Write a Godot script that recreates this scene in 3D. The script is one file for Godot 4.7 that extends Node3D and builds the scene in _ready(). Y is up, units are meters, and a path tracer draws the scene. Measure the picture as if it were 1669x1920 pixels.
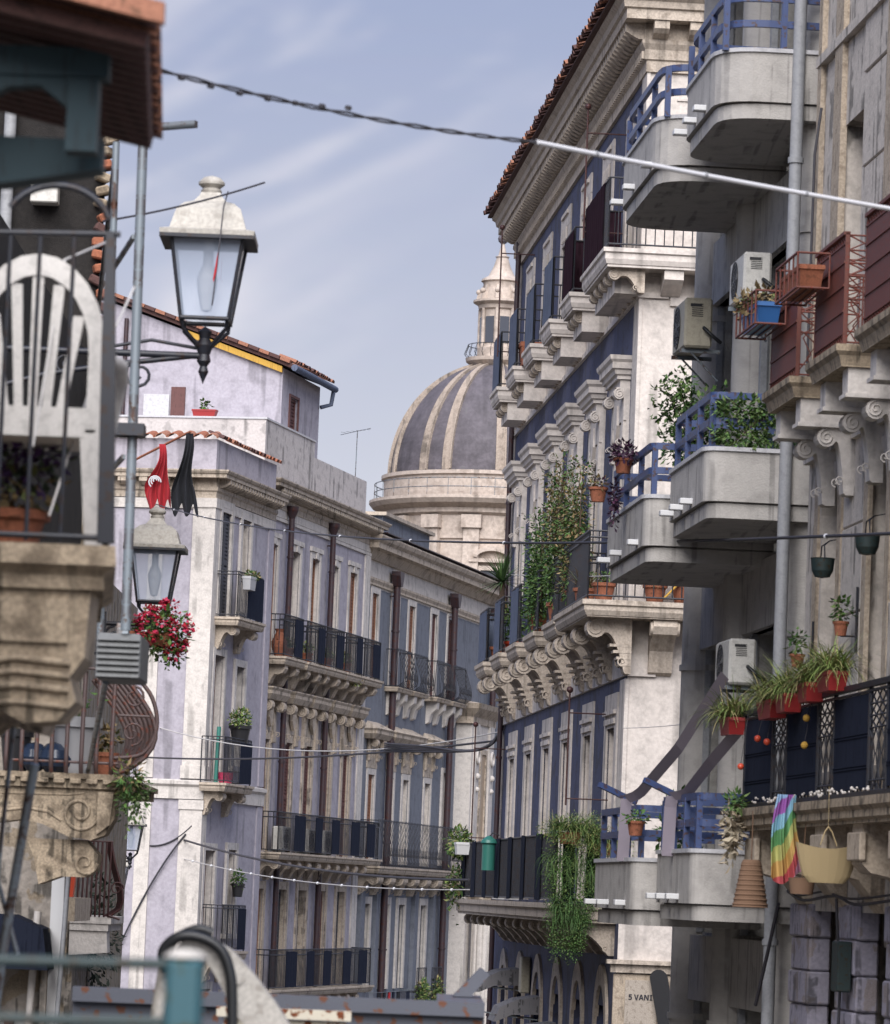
extends Node3D
# A narrow old street: palazzi on both sides, a church dome beyond. Units are metres, the eye is at (0, 5, 0) and looks along -Z.
var M := {}
var rng := RandomNumberGenerator.new()
var used := {}
var EYE := Vector3(0, 5, 0)

# ---------------------------------------------------------------- mesh builder
class MB:
	var v := PackedVector3Array()
	var n := PackedVector3Array()
	var c := PackedColorArray()
	var tint := Color(1, 1, 1)
	var colored := false
	func tri(a: Vector3, b: Vector3, d: Vector3):
		var m := (d - a).cross(b - a).normalized()
		v.append(a); v.append(b); v.append(d)
		n.append(m); n.append(m); n.append(m)
		if colored:
			c.append(tint); c.append(tint); c.append(tint)
	func quad(a: Vector3, b: Vector3, d: Vector3, e: Vector3):
		tri(a, b, d); tri(a, d, e)
	func squad(a: Vector3, b: Vector3, d: Vector3, e: Vector3, na: Vector3, nb: Vector3, nd: Vector3, ne: Vector3):
		v.append(a); v.append(b); v.append(d); v.append(a); v.append(d); v.append(e)
		n.append(na); n.append(nb); n.append(nd); n.append(na); n.append(nd); n.append(ne)
		if colored:
			for i in 6: c.append(tint)
	func box(x0: float, x1: float, y0: float, y1: float, z0: float, z1: float):
		var p := [Vector3(x0, y0, z0), Vector3(x1, y0, z0), Vector3(x1, y1, z0), Vector3(x0, y1, z0), Vector3(x0, y0, z1), Vector3(x1, y0, z1), Vector3(x1, y1, z1), Vector3(x0, y1, z1)]
		quad(p[0], p[1], p[2], p[3]); quad(p[5], p[4], p[7], p[6]); quad(p[4], p[0], p[3], p[7])
		quad(p[1], p[5], p[6], p[2]); quad(p[3], p[2], p[6], p[7]); quad(p[4], p[5], p[1], p[0])
	func cbox(x0: float, x1: float, y0: float, y1: float, z0: float, z1: float, k: float):
		# a box whose edges along y and x are cut
		var poly: Array = [Vector2(x0 + k, z0), Vector2(x1 - k, z0), Vector2(x1, z0 + k), Vector2(x1, z1 - k), Vector2(x1 - k, z1), Vector2(x0 + k, z1), Vector2(x0, z1 - k), Vector2(x0, z0 + k)]
		prism(poly, 1, y0 + k, y1 - k)
		var inn: Array = []
		for q in poly: inn.append(Vector2(clampf(q.x, x0 + k, x1 - k), clampf(q.y, z0 + k, z1 - k)))
		for s in 2:
			var ya := y1 - k if s == 0 else y0 + k
			var yb := y1 if s == 0 else y0
			for i in 8:
				var j := (i + 1) % 8
				quad(Vector3(poly[i].x, ya, poly[i].y), Vector3(poly[j].x, ya, poly[j].y), Vector3(inn[j].x, yb, inn[j].y), Vector3(inn[i].x, yb, inn[i].y))
			quad(Vector3(x0 + k, yb, z0 + k), Vector3(x1 - k, yb, z0 + k), Vector3(x1 - k, yb, z1 - k), Vector3(x0 + k, yb, z1 - k))
	func at3(q: Vector2, axis: int, t: float) -> Vector3:
		# axis 0: polygon (z, y) along x; 1: polygon (x, z) along y; 2: polygon (x, y) along z
		if axis == 0: return Vector3(t, q.y, q.x)
		if axis == 1: return Vector3(q.x, t, q.y)
		return Vector3(q.x, q.y, t)
	func prism(poly: Array, axis: int, t0: float, t1: float, caps := true):
		var k := poly.size()
		for i in k:
			var j := (i + 1) % k
			quad(at3(poly[i], axis, t0), at3(poly[j], axis, t0), at3(poly[j], axis, t1), at3(poly[i], axis, t1))
		if caps:
			var ix := Geometry2D.triangulate_polygon(PackedVector2Array(poly))
			for i in range(0, ix.size(), 3):
				tri(at3(poly[ix[i]], axis, t0), at3(poly[ix[i + 1]], axis, t0), at3(poly[ix[i + 2]], axis, t0))
				tri(at3(poly[ix[i]], axis, t1), at3(poly[ix[i + 1]], axis, t1), at3(poly[ix[i + 2]], axis, t1))
	func sweep(path: Array, prof: Array):
		# profile (outward, y) carried along a path of (x, z) with mitred corners; closed profile, capped ends
		var rings: Array = []
		for i in path.size():
			var a: Vector2 = (path[i] - path[i - 1]).normalized() if i > 0 else (path[1] - path[0]).normalized()
			var b: Vector2 = (path[i + 1] - path[i]).normalized() if i < path.size() - 1 else a
			var na := Vector2(-a.y, a.x)
			var nb := Vector2(-b.y, b.x)
			var m := (na + nb).normalized()
			m /= maxf(0.25, m.dot(na))
			var r: Array = []
			for q in prof: r.append(Vector3(path[i].x + m.x * q.x, q.y, path[i].y + m.y * q.x))
			rings.append(r)
		var k := prof.size()
		for i in rings.size() - 1:
			for j in k:
				var l := (j + 1) % k
				quad(rings[i][j], rings[i][l], rings[i + 1][l], rings[i + 1][j])
		var ix := Geometry2D.triangulate_polygon(PackedVector2Array(prof))
		for e in [rings[0], rings[-1]]:
			for i in range(0, ix.size(), 3): tri(e[ix[i]], e[ix[i + 1]], e[ix[i + 2]])
	func tube(pts: Array, r: float, seg := 6, r2 := -1.0, cap := true):
		if r2 < 0: r2 = r
		var rings: Array = []
		var nor: Array = []
		var side := Vector3.ZERO
		for i in pts.size():
			var d: Vector3 = ((pts[i + 1] if i < pts.size() - 1 else pts[i]) - (pts[i - 1] if i > 0 else pts[i])).normalized()
			if i == 0:
				side = d.cross(Vector3.UP if absf(d.y) < 0.9 else Vector3.RIGHT).normalized()
			else:
				side = (side - d * side.dot(d)).normalized()
			var up := side.cross(d)
			var rr := lerpf(r, r2, i / float(maxi(1, pts.size() - 1)))
			var ring: Array = []
			var rn: Array = []
			for j in seg:
				var t := TAU * (j + 0.5) / seg
				var o := side * cos(t) + up * sin(t)
				ring.append(pts[i] + o * rr); rn.append(o)
			rings.append(ring); nor.append(rn)
		for i in rings.size() - 1:
			for j in seg:
				var l := (j + 1) % seg
				squad(rings[i][j], rings[i][l], rings[i + 1][l], rings[i + 1][j], nor[i][j], nor[i][l], nor[i + 1][l], nor[i + 1][j])
		if cap:
			for e in [rings[0], rings[-1]]:
				for j in range(1, seg - 1): tri(e[0], e[j], e[j + 1])
	func bar(a: Vector3, b: Vector3, r: float):
		tube([a, b], r, 4)
	func lathe(prof: Array, seg := 16, at := Vector3.ZERO, from := 0.0, span := TAU):
		# profile (radius, y)
		for i in prof.size() - 1:
			var p: Vector2 = prof[i]
			var q: Vector2 = prof[i + 1]
			var t := (q - p)
			var nn := Vector2(t.y, -t.x).normalized()
			for j in seg:
				var a := from + span * j / seg
				var b := from + span * (j + 1) / seg
				var ca := Vector3(cos(a), 0, sin(a))
				var cb := Vector3(cos(b), 0, sin(b))
				squad(at + ca * p.x + Vector3(0, p.y, 0), at + cb * p.x + Vector3(0, p.y, 0), at + cb * q.x + Vector3(0, q.y, 0), at + ca * q.x + Vector3(0, q.y, 0),
					ca * nn.x + Vector3(0, nn.y, 0), cb * nn.x + Vector3(0, nn.y, 0), cb * nn.x + Vector3(0, nn.y, 0), ca * nn.x + Vector3(0, nn.y, 0))
	func ball(p: Vector3, r: float, seg := 10):
		var pr: Array = []
		for i in 7: pr.append(Vector2(maxf(0.0005, r * sin(PI * i / 6.0)), -r * cos(PI * i / 6.0)))
		lathe(pr, seg, p)
	func spiral(p: Vector3, r: float, turns: float, thick: float, axis: int, dir := 1.0, start := 0.0):
		var pts: Array = []
		var k := int(12 * turns)
		for i in k + 1:
			var t := i / float(k)
			var a := start + dir * TAU * turns * t
			var q := Vector2(cos(a), sin(a)) * r * (1.0 - 0.82 * t)
			pts.append(p + (Vector3(0, q.y, q.x) if axis == 0 else Vector3(q.x, q.y, 0)))
		tube(pts, thick, 5, thick * 0.6)
	func leaf(p: Vector3, d: Vector3, l: float, w: float, up: Vector3, col: Color):
		tint = col
		var s := d.cross(up).normalized() * w
		var m := p + d * l * 0.5
		var dip := up * l * 0.12
		tri(p, m + s - dip, p + d * l); tri(p, p + d * l, m - s - dip)
	func blade(p: Vector3, d: Vector3, l: float, w: float, droop: float, col: Color, k := 4):
		tint = col
		var side := d.cross(Vector3.UP)
		side = (side if side.length() > 0.05 else Vector3.RIGHT).normalized()
		var prev := p
		var pw := w
		var dd := d
		for i in k:
			dd = (dd + Vector3(0, -droop, 0)).normalized()
			var q := prev + dd * l / k
			var qw := w * (1.0 - (i + 1) / float(k)) + 0.001
			quad(prev - side * pw, prev + side * pw, q + side * qw, q - side * qw)
			prev = q; pw = qw
	func mesh() -> ArrayMesh:
		var a := []
		a.resize(Mesh.ARRAY_MAX)
		a[Mesh.ARRAY_VERTEX] = v
		a[Mesh.ARRAY_NORMAL] = n
		if colored: a[Mesh.ARRAY_COLOR] = c
		var m := ArrayMesh.new()
		if v.size() > 0: m.add_surface_from_arrays(Mesh.PRIMITIVE_TRIANGLES, a)
		return m

func mb(col := false) -> MB:
	var m := MB.new()
	m.colored = col
	return m

# ---------------------------------------------------------------- objects
func numbered(called: String) -> String:
	var k: int = used.get(called, 0)
	used[called] = k + 1
	return called if k == 0 else "%s_%03d" % [called, k]

func tag(o: Node3D, label: String, category: String, group := "", kind := "") -> Node3D:
	if label: o.set_meta("label", label)
	if category: o.set_meta("category", category)
	if group: o.set_meta("group", group)
	if kind or category: o.set_meta("kind", kind if kind else "thing")
	return o

func thing(called: String, label: String, category: String, xf: Transform3D, group := "") -> Node3D:
	var o := Node3D.new()
	o.name = numbered(called)
	add_child(o)
	o.transform = xf
	tag(o, label, category, group)
	return o

func part(parent: Node3D, called: String, m, mat: Material, label := "") -> MeshInstance3D:
	var o := MeshInstance3D.new()
	o.name = called
	o.mesh = m.mesh() if m is MB else m
	o.material_override = mat
	parent.add_child(o, true)
	if label: o.set_meta("label", label)
	return o

func single(called: String, m, mat: Material, label: String, category: String, xf := Transform3D.IDENTITY, group := "", kind := "") -> MeshInstance3D:
	var o := MeshInstance3D.new()
	o.name = numbered(called)
	o.mesh = m.mesh() if m is MB else m
	o.material_override = mat
	add_child(o)
	o.transform = xf
	tag(o, label, category, group, kind)
	return o

func copy_of(o: Node3D, label: String, xf: Transform3D, group := "") -> Node3D:
	var r: Node3D = o.duplicate()
	r.name = numbered(String(o.name).rstrip("0123456789").trim_suffix("_") if String(o.name).contains("_0") else String(o.name))
	add_child(r)
	r.transform = xf
	if label: r.set_meta("label", label)
	if group: r.set_meta("group", group)
	return r

# A wall frame: x runs along the wall, y up, z out into the street.
func wall_frame(o: Vector3, yaw_deg: float, right_side: bool) -> Transform3D:
	var a := deg_to_rad(yaw_deg)
	var rec := Vector3(sin(a), 0, -cos(a))
	var nn := rec.cross(Vector3.UP)
	if right_side: return Transform3D(Basis(-rec, Vector3.UP, -nn), o)
	return Transform3D(Basis(rec, Vector3.UP, nn), o)

func on(w: Transform3D, x: float, y: float, z: float) -> Transform3D:
	return Transform3D(w.basis, w * Vector3(x, y, z))

# ---------------------------------------------------------------- materials
func lin(r: float, g: float, b: float) -> Color:
	return Color(r, g, b).linear_to_srgb()

func noise_bytes(freq: float, oct: int, seed_: int, w := 512, h := 512, kind := FastNoiseLite.TYPE_SIMPLEX_SMOOTH) -> PackedByteArray:
	var f := FastNoiseLite.new()
	f.seed = seed_
	f.noise_type = kind
	f.frequency = freq
	f.fractal_octaves = oct
	var im := f.get_seamless_image(w, h)
	im.convert(Image.FORMAT_L8)
	if w != 512 or h != 512: im.resize(512, 512, Image.INTERPOLATE_CUBIC)
	return im.get_data()

func tex(fn: Callable, a: PackedByteArray, b: PackedByteArray, d: PackedByteArray) -> ImageTexture:
	var out := PackedByteArray()
	out.resize(512 * 512 * 3)
	for i in 512 * 512:
		var q: Color = fn.call(a[i] / 255.0, b[i] / 255.0, d[i] / 255.0)
		out[i * 3] = clampi(int(q.r * 255), 0, 255)
		out[i * 3 + 1] = clampi(int(q.g * 255), 0, 255)
		out[i * 3 + 2] = clampi(int(q.b * 255), 0, 255)
	var im := Image.create_from_data(512, 512, false, Image.FORMAT_RGB8, out)
	im.generate_mipmaps()
	return ImageTexture.create_from_image(im)

func bump(a: PackedByteArray, strength: float) -> ImageTexture:
	var im := Image.create_from_data(512, 512, false, Image.FORMAT_L8, a)
	im.convert(Image.FORMAT_RGB8)
	im.bump_map_to_normal_map(strength)
	return ImageTexture.create_from_image(im)

func mat(key: String, col: Color, rough: float, t: Texture2D = null, scale := 1.0, nm: Texture2D = null, ns := 0.6, metal := 0.0, over: Texture2D = null, over_scale := 0.2) -> StandardMaterial3D:
	var m := StandardMaterial3D.new()
	m.resource_name = key
	m.albedo_color = col
	m.roughness = rough
	m.metallic = metal
	if t or nm:
		m.uv1_triplanar = true
		m.uv1_world_triplanar = true
		m.uv1_scale = Vector3.ONE * scale
	if t: m.albedo_texture = t
	if nm:
		m.normal_enabled = true
		m.normal_texture = nm
		m.normal_scale = ns
	if over:
		m.detail_enabled = true
		m.detail_albedo = over
		m.detail_blend_mode = BaseMaterial3D.BLEND_MODE_MUL
		m.detail_uv_layer = BaseMaterial3D.DETAIL_UV_2
		m.uv2_triplanar = true
		m.uv2_world_triplanar = true
		m.uv2_scale = Vector3.ONE * over_scale
	M[key] = m
	return m

func make_materials():
	var fine := noise_bytes(0.05, 5, 1)
	var blot := noise_bytes(0.012, 5, 2)
	var patch := noise_bytes(0.006, 4, 3)
	var streak := noise_bytes(0.03, 4, 4, 512, 24)
	var cell := noise_bytes(0.03, 3, 5, 512, 512, FastNoiseLite.TYPE_CELLULAR)
	var ff := noise_bytes(0.18, 3, 6)
	var T := {}
	T.plaster = tex(func(a, b, d): var s = 0.90 + 0.11 * a - 0.09 * smoothstep(0.40, 0.90, b) - 0.04 * d; return Color(s, s * 0.995, s * 0.99), fine, blot, ff)
	T.worn = tex(func(a, b, d): var k = smoothstep(0.60, 0.66, b + 0.12 * (a - 0.5)); var s = 0.84 + 0.16 * a; return Color(s, s, s).lerp(Color(0.98, 0.93, 0.84) * (0.72 + 0.25 * d), k * 0.8), fine, patch, ff)
	T.streak = tex(func(a, b, d): var k = smoothstep(0.52, 0.78, a) * smoothstep(0.35, 0.62, b); var s = 1.0 - 0.20 * k - 0.05 * d; return Color(s, s * 0.985, s * 0.965), streak, patch, fine)
	T.grime = tex(func(a, b, d): var k = smoothstep(0.50, 0.72, a) * smoothstep(0.40, 0.60, b); var s = 1.0 - 0.38 * k; return Color(s, s * 0.975, s * 0.94), streak, blot, fine)
	T.stone = tex(func(a, b, d): var s = 0.80 + 0.22 * a; var k = smoothstep(0.52, 0.85, b); return Color(s, s * 0.975, s * 0.94).lerp(Color(0.50, 0.46, 0.42), k * 0.36) * (0.92 + 0.10 * d), fine, blot, ff)
	T.pit = tex(func(a, b, d): var s = 0.72 + 0.32 * a; var k = smoothstep(0.40, 0.95, b); return Color(s, s * 0.97, s * 0.92).lerp(Color(0.36, 0.33, 0.30), k * 0.5) * (0.86 + 0.18 * d), fine, patch, ff)
	T.rust = tex(func(a, b, d): var k = smoothstep(0.52, 0.62, a + 0.25 * (d - 0.5)); return Color(0.94, 0.93, 0.90).lerp(Color(0.52, 0.27, 0.12) * (0.6 + 0.7 * b), k), blot, fine, ff)
	T.iron = tex(func(a, b, d): var k = smoothstep(0.62, 0.72, a); return Color(0.85, 0.86, 0.9).lerp(Color(1.0, 0.62, 0.42), k) * (0.8 + 0.25 * d), blot, fine, ff)
	T.concrete = tex(func(a, b, d): var s = 0.88 + 0.12 * a - 0.16 * smoothstep(0.55, 0.8, b) + 0.06 * d; return Color(s, s, s * 0.99), fine, blot, ff)
	T.lead = tex(func(a, b, d): var s = 0.74 + 0.34 * a; return Color(s, s * 0.97, s * 1.01) * (0.84 + 0.25 * b), blot, fine, ff)
	T.clay = tex(func(a, b, d): var s = 0.75 + 0.35 * a; return Color(s, s * 0.95, s * 0.9).lerp(Color(0.55, 0.55, 0.5), smoothstep(0.6, 0.75, b) * 0.6), fine, blot, ff)
	T.weave = tex(func(a, b, d): var s = 0.7 + 0.4 * a; return Color(s, s, s), ff, fine, blot)
	var nf := bump(fine, 4.0)
	var ns_ := bump(ff, 3.0)
	# palazzo with blue stripes
	mat("cream", lin(0.69, 0.655, 0.635), 0.9, T.plaster, 0.5, nf, 0.25, 0, T.streak, 0.16)
	mat("blue_paint", lin(0.060, 0.073, 0.155), 0.85, T.worn, 0.45, nf, 0.3, 0, T.streak, 0.22)
	mat("palazzo_stone", lin(0.62, 0.58, 0.545), 0.9, T.stone, 0.8, nf, 0.4, 0, T.streak, 0.3)
	mat("slate_sheet", lin(0.11, 0.135, 0.20), 0.9, T.streak, 0.9).metallic_specular = 0.2
	mat("brown_sheet", lin(0.030, 0.016, 0.024), 0.95, T.streak, 0.8).metallic_specular = 0.1
	# lavender houses
	mat("lavender", lin(0.435, 0.425, 0.505), 0.92, T.plaster, 0.35, nf, 0.2, 0, T.streak, 0.14)
	mat("white_stone", lin(0.68, 0.66, 0.645), 0.9, T.plaster, 0.6, nf, 0.35, 0, T.streak, 0.25)
	mat("stained_stone", lin(0.58, 0.55, 0.52), 0.92, T.stone, 0.7, nf, 0.5, 0, T.grime, 0.35)
	mat("steel_blue", lin(0.185, 0.21, 0.265), 0.9, T.plaster, 0.4, nf, 0.25, 0, T.streak, 0.2)
	mat("terrace_plaster", lin(0.52, 0.51, 0.54), 0.95, T.concrete, 0.4, nf, 0.3, 0, T.grime, 0.12)
	# grey concrete block
	mat("concrete", lin(0.52, 0.515, 0.51), 0.9, T.plaster, 0.5, ns_, 0.25, 0, T.streak, 0.5)
	mat("coping", lin(0.55, 0.55, 0.57), 0.8, T.plaster, 1.5)
	mat("grey_wall", lin(0.38, 0.38, 0.37), 0.9, T.plaster, 0.9, nf, 0.2, 0, T.streak, 0.4)
	mat("blue_rail", lin(0.075, 0.115, 0.255), 0.45, T.iron, 2.0)
	# old stone front
	mat("beige_wall", lin(0.60, 0.585, 0.575), 0.92, T.plaster, 0.7, nf, 0.3, 0, T.grime, 0.4)
	mat("ochre_stone", lin(0.57, 0.515, 0.45), 0.92, T.stone, 1.2, nf, 0.5, 0, T.streak, 0.7)
	mat("lilac_block", lin(0.36, 0.36, 0.47), 0.85, T.worn, 0.8, nf, 0.4, 0, T.grime, 0.6)
	mat("red_iron", lin(0.20, 0.058, 0.036), 0.6, T.iron, 3.0, ns_, 0.2)
	mat("black_iron", lin(0.020, 0.022, 0.030), 0.5, T.iron, 2.0)
	mat("dark_sheet", lin(0.020, 0.025, 0.043), 0.9, T.streak, 1.5).metallic_specular = 0.15
	mat("brown_iron", lin(0.085, 0.030, 0.026), 0.55, T.iron, 3.0)
	mat("strap_iron", lin(0.15, 0.095, 0.08), 0.5, T.iron, 2.0)
	mat("awning_cloth", lin(0.17, 0.175, 0.20), 0.9, T.grime, 1.0)
	mat("brown_pipe", lin(0.060, 0.032, 0.035), 0.5, T.iron, 1.0)
	mat("grey_pipe", lin(0.33, 0.34, 0.36), 0.6, T.plaster, 1.2)
	mat("zinc_pole", lin(0.20, 0.235, 0.28), 0.45, T.rust, 0.6, null, 0, 0.3)
	# weathered near things
	mat("near_stone", lin(0.50, 0.455, 0.395), 0.95, T.pit, 1.6, ns_, 0.9, 0, T.grime, 0.8)
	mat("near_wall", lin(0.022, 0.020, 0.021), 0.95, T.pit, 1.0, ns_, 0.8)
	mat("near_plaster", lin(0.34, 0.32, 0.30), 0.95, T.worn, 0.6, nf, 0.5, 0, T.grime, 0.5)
	mat("terracotta", lin(0.33, 0.13, 0.078), 0.9, T.clay, 2.0, nf, 0.4)
	mat("roof_tile", lin(0.34, 0.17, 0.12), 0.92, T.clay, 3.0, nf, 0.5)
	mat("dark_tile", lin(0.10, 0.055, 0.055), 0.92, T.clay, 3.0, nf, 0.5)
	mat("teal_wood", lin(0.013, 0.038, 0.052), 0.7, T.streak, 3.0)
	mat("teal_metal", lin(0.035, 0.125, 0.14), 0.55, T.iron, 3.0)
	mat("green_metal", lin(0.03, 0.055, 0.05), 0.55, T.iron, 3.0)
	mat("white_plastic", lin(0.62, 0.60, 0.575), 0.45, T.plaster, 3.0)
	mat("grey_slats", lin(0.14, 0.145, 0.145), 0.6, T.plaster, 2.0)
	mat("white_metal", lin(0.58, 0.58, 0.57), 0.5, T.stone, 2.0)
	mat("lamp_cap", lin(0.50, 0.495, 0.475), 0.6, T.stone, 1.3)
	mat("rust_beam", lin(0.62, 0.58, 0.50), 0.8, T.rust, 2.2)
	mat("grey_beam", lin(0.14, 0.145, 0.16), 0.7, T.iron, 2.0)
	mat("rubber", lin(0.012, 0.013, 0.015), 0.45)
	mat("cable", lin(0.035, 0.033, 0.04), 0.6)
	mat("pale_cable", lin(0.50, 0.48, 0.46), 0.6)
	mat("white_pipe", lin(0.66, 0.66, 0.68), 0.4)
	mat("shutter_dark", lin(0.055, 0.058, 0.075), 0.7, T.streak, 2.0)
	mat("shutter_red", lin(0.11, 0.045, 0.042), 0.7, T.streak, 2.0)
	mat("wood_door", lin(0.22, 0.095, 0.05), 0.65, T.streak, 2.0)
	mat("wood_pale", lin(0.40, 0.31, 0.22), 0.7, T.streak, 2.0)
	mat("lantern_glass", lin(0.06, 0.065, 0.08), 0.1)
	mat("pvc", lin(0.60, 0.60, 0.60), 0.45)
	mat("ac_white", lin(0.62, 0.61, 0.57), 0.5, T.plaster, 2.0)
	mat("ac_cream", lin(0.47, 0.43, 0.33), 0.55, T.plaster, 2.0)
	mat("green_plastic", lin(0.03, 0.15, 0.12), 0.4)
	mat("red_plastic", lin(0.28, 0.022, 0.022), 0.45)
	mat("orange_plastic", lin(0.55, 0.07, 0.03), 0.45)
	mat("pink_plastic", lin(0.5, 0.05, 0.12), 0.4)
	mat("blue_plastic", lin(0.03, 0.12, 0.33), 0.4)
	mat("bag_plastic", lin(0.02, 0.032, 0.06), 0.25)
	mat("grey_plastic", lin(0.33, 0.33, 0.34), 0.5)
	mat("black_plastic", lin(0.02, 0.02, 0.022), 0.4)
	mat("yellow_board", lin(0.50, 0.30, 0.05), 0.8, T.streak, 1.0)
	mat("straw", lin(0.42, 0.32, 0.17), 0.9, T.weave, 6.0, ns_, 1.0)
	mat("wicker", lin(0.24, 0.14, 0.085), 0.9, T.weave, 8.0, ns_, 1.0)
	mat("dome_lead", lin(0.125, 0.122, 0.135), 0.75, T.lead, 0.12, nf, 0.3, 0, T.streak, 0.05)
	mat("dome_stone", lin(0.62, 0.575, 0.565), 0.92, T.stone, 0.12, nf, 0.3, 0, T.streak, 0.06)
	mat("dome_rib", lin(0.42, 0.39, 0.38), 0.92, T.stone, 0.25, nf, 0.3, 0, T.grime, 0.1)
	mat("asphalt", lin(0.05, 0.05, 0.052), 0.95, T.concrete, 0.6)
	mat("paving", lin(0.12, 0.115, 0.11), 0.9, T.stone, 1.0)
	mat("earth", lin(0.12, 0.10, 0.08), 0.95, T.stone, 0.1)
	mat("soil", lin(0.04, 0.028, 0.02), 1.0)
	mat("red_cloth", lin(0.42, 0.022, 0.032), 0.95, T.weave, 4.0)
	mat("black_cloth", lin(0.010, 0.011, 0.016), 0.95, T.weave, 4.0)
	mat("white_cloth", lin(0.6, 0.6, 0.62), 0.95, T.weave, 4.0)
	mat("mat_cloth", lin(0.40, 0.35, 0.41), 0.95, T.weave, 8.0)
	mat("paper", lin(0.50, 0.46, 0.42), 0.9, T.stone, 2.0)
	mat("ink", lin(0.02, 0.02, 0.03), 0.8)
	mat("verdigris", lin(0.10, 0.20, 0.15), 0.8)
	mat("bark", lin(0.10, 0.07, 0.05), 0.95, T.streak, 6.0)
	for k in ["leaves", "print"]:
		var m := mat(k, Color(1, 1, 1), 0.75)
		m.vertex_color_use_as_albedo = true
		if k == "leaves": m.backlight = Color(0.25, 0.3, 0.15)
		m.cull_mode = BaseMaterial3D.CULL_DISABLED
	var g := mat("glass", Color(0.10, 0.12, 0.15, 0.72), 0.06)
	g.transparency = BaseMaterial3D.TRANSPARENCY_ALPHA
	g.metallic_specular = 0.6
	var lg := mat("lamp_glass", Color(0.72, 0.77, 0.85, 0.42), 0.22)
	lg.transparency = BaseMaterial3D.TRANSPARENCY_ALPHA
	var st: StandardMaterial3D = M.streak if M.has("streak") else null

# ---------------------------------------------------------------- sky
func make_sky() -> Sky:
	# clear blue air paling towards the horizon with thin wind-drawn cirrus
	var w := 2048
	var h := 1024
	var a := FastNoiseLite.new(); a.seed = 11; a.noise_type = FastNoiseLite.TYPE_SIMPLEX_SMOOTH; a.frequency = 1.0; a.fractal_octaves = 5; a.fractal_gain = 0.55
	var b := FastNoiseLite.new(); b.seed = 23; b.noise_type = FastNoiseLite.TYPE_SIMPLEX_SMOOTH; b.frequency = 1.0; b.fractal_octaves = 3
	var data := PackedByteArray()
	data.resize(w * h * 2 * 3)
	var zen := Color(0.070, 0.165, 0.45)
	var hor := Color(0.90, 0.885, 0.87)
	var white := Color(0.80, 0.78, 0.84)
	for j in h * 2:
		var el := PI * (0.5 - (j + 0.5) / (h * 2.0))
		var y := sin(el)
		var ce := cos(el)
		var base := zen.lerp(hor, pow(clampf(1.0 - y, 0, 1), 4.5)) if y > 0 else Color(0.22, 0.21, 0.20)
		for i in w:
			var c := base
			if y > 0.0:
				var az := TAU * (i + 0.5) / w
				var x := sin(az) * ce
				var z := -cos(az) * ce
				var u := x * 0.88 + y * 0.47
				var v := -x * 0.47 + y * 0.88
				var s := b.get_noise_3d(u * 5.0 + 3.1, v * 11.0, z * 5.0)
				var n := a.get_noise_3d(u * 7.0 + s * 0.8, v * 44.0 + s * 1.3, z * 7.0)
				var f := a.get_noise_3d(u * 22.0 + 7.0, v * 120.0 + s * 2.0, z * 22.0)
				var cover := smoothstep(-0.25, 0.50, s)
				var k := clampf(cover * (0.26 + 1.5 * n + 0.75 * f), 0.0, 0.85)
				c = base.lerp(white, k)
			var q := c.linear_to_srgb()
			var o := (j * w + i) * 3
			data[o] = int(clampf(q.r, 0, 1) * 255); data[o + 1] = int(clampf(q.g, 0, 1) * 255); data[o + 2] = int(clampf(q.b, 0, 1) * 255)
	var im := Image.create_from_data(w, h * 2, false, Image.FORMAT_RGB8, data)
	var pm := PanoramaSkyMaterial.new()
	pm.panorama = ImageTexture.create_from_image(im)
	pm.energy_multiplier = 0.235
	var sk := Sky.new()
	sk.sky_material = pm
	return sk

func setting():
	# ground: flat land to the horizon and the street that slopes down from the eye
	var m := mb()
	m.quad(Vector3(-3000, -0.45, 3000), Vector3(-3000, -0.45, -3000), Vector3(3000, -0.45, -3000), Vector3(3000, -0.45, 3000))
	single("ground", m, M.earth, "", "", Transform3D.IDENTITY, "", "structure")
	m = mb()
	m.quad(Vector3(-30, 3.3, 30), Vector3(-30, 3.3, 0), Vector3(30, 3.3, 0), Vector3(30, 3.3, 30))
	m.quad(Vector3(-30, 3.3, 0), Vector3(-30, 0.0, -60), Vector3(30, 0.0, -60), Vector3(30, 3.3, 0))
	m.quad(Vector3(-30, 0.0, -60), Vector3(-30, -0.2, -200), Vector3(40, -0.2, -200), Vector3(30, 0.0, -60))
	single("street", m, M.paving, "", "", Transform3D.IDENTITY, "", "structure")

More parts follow.
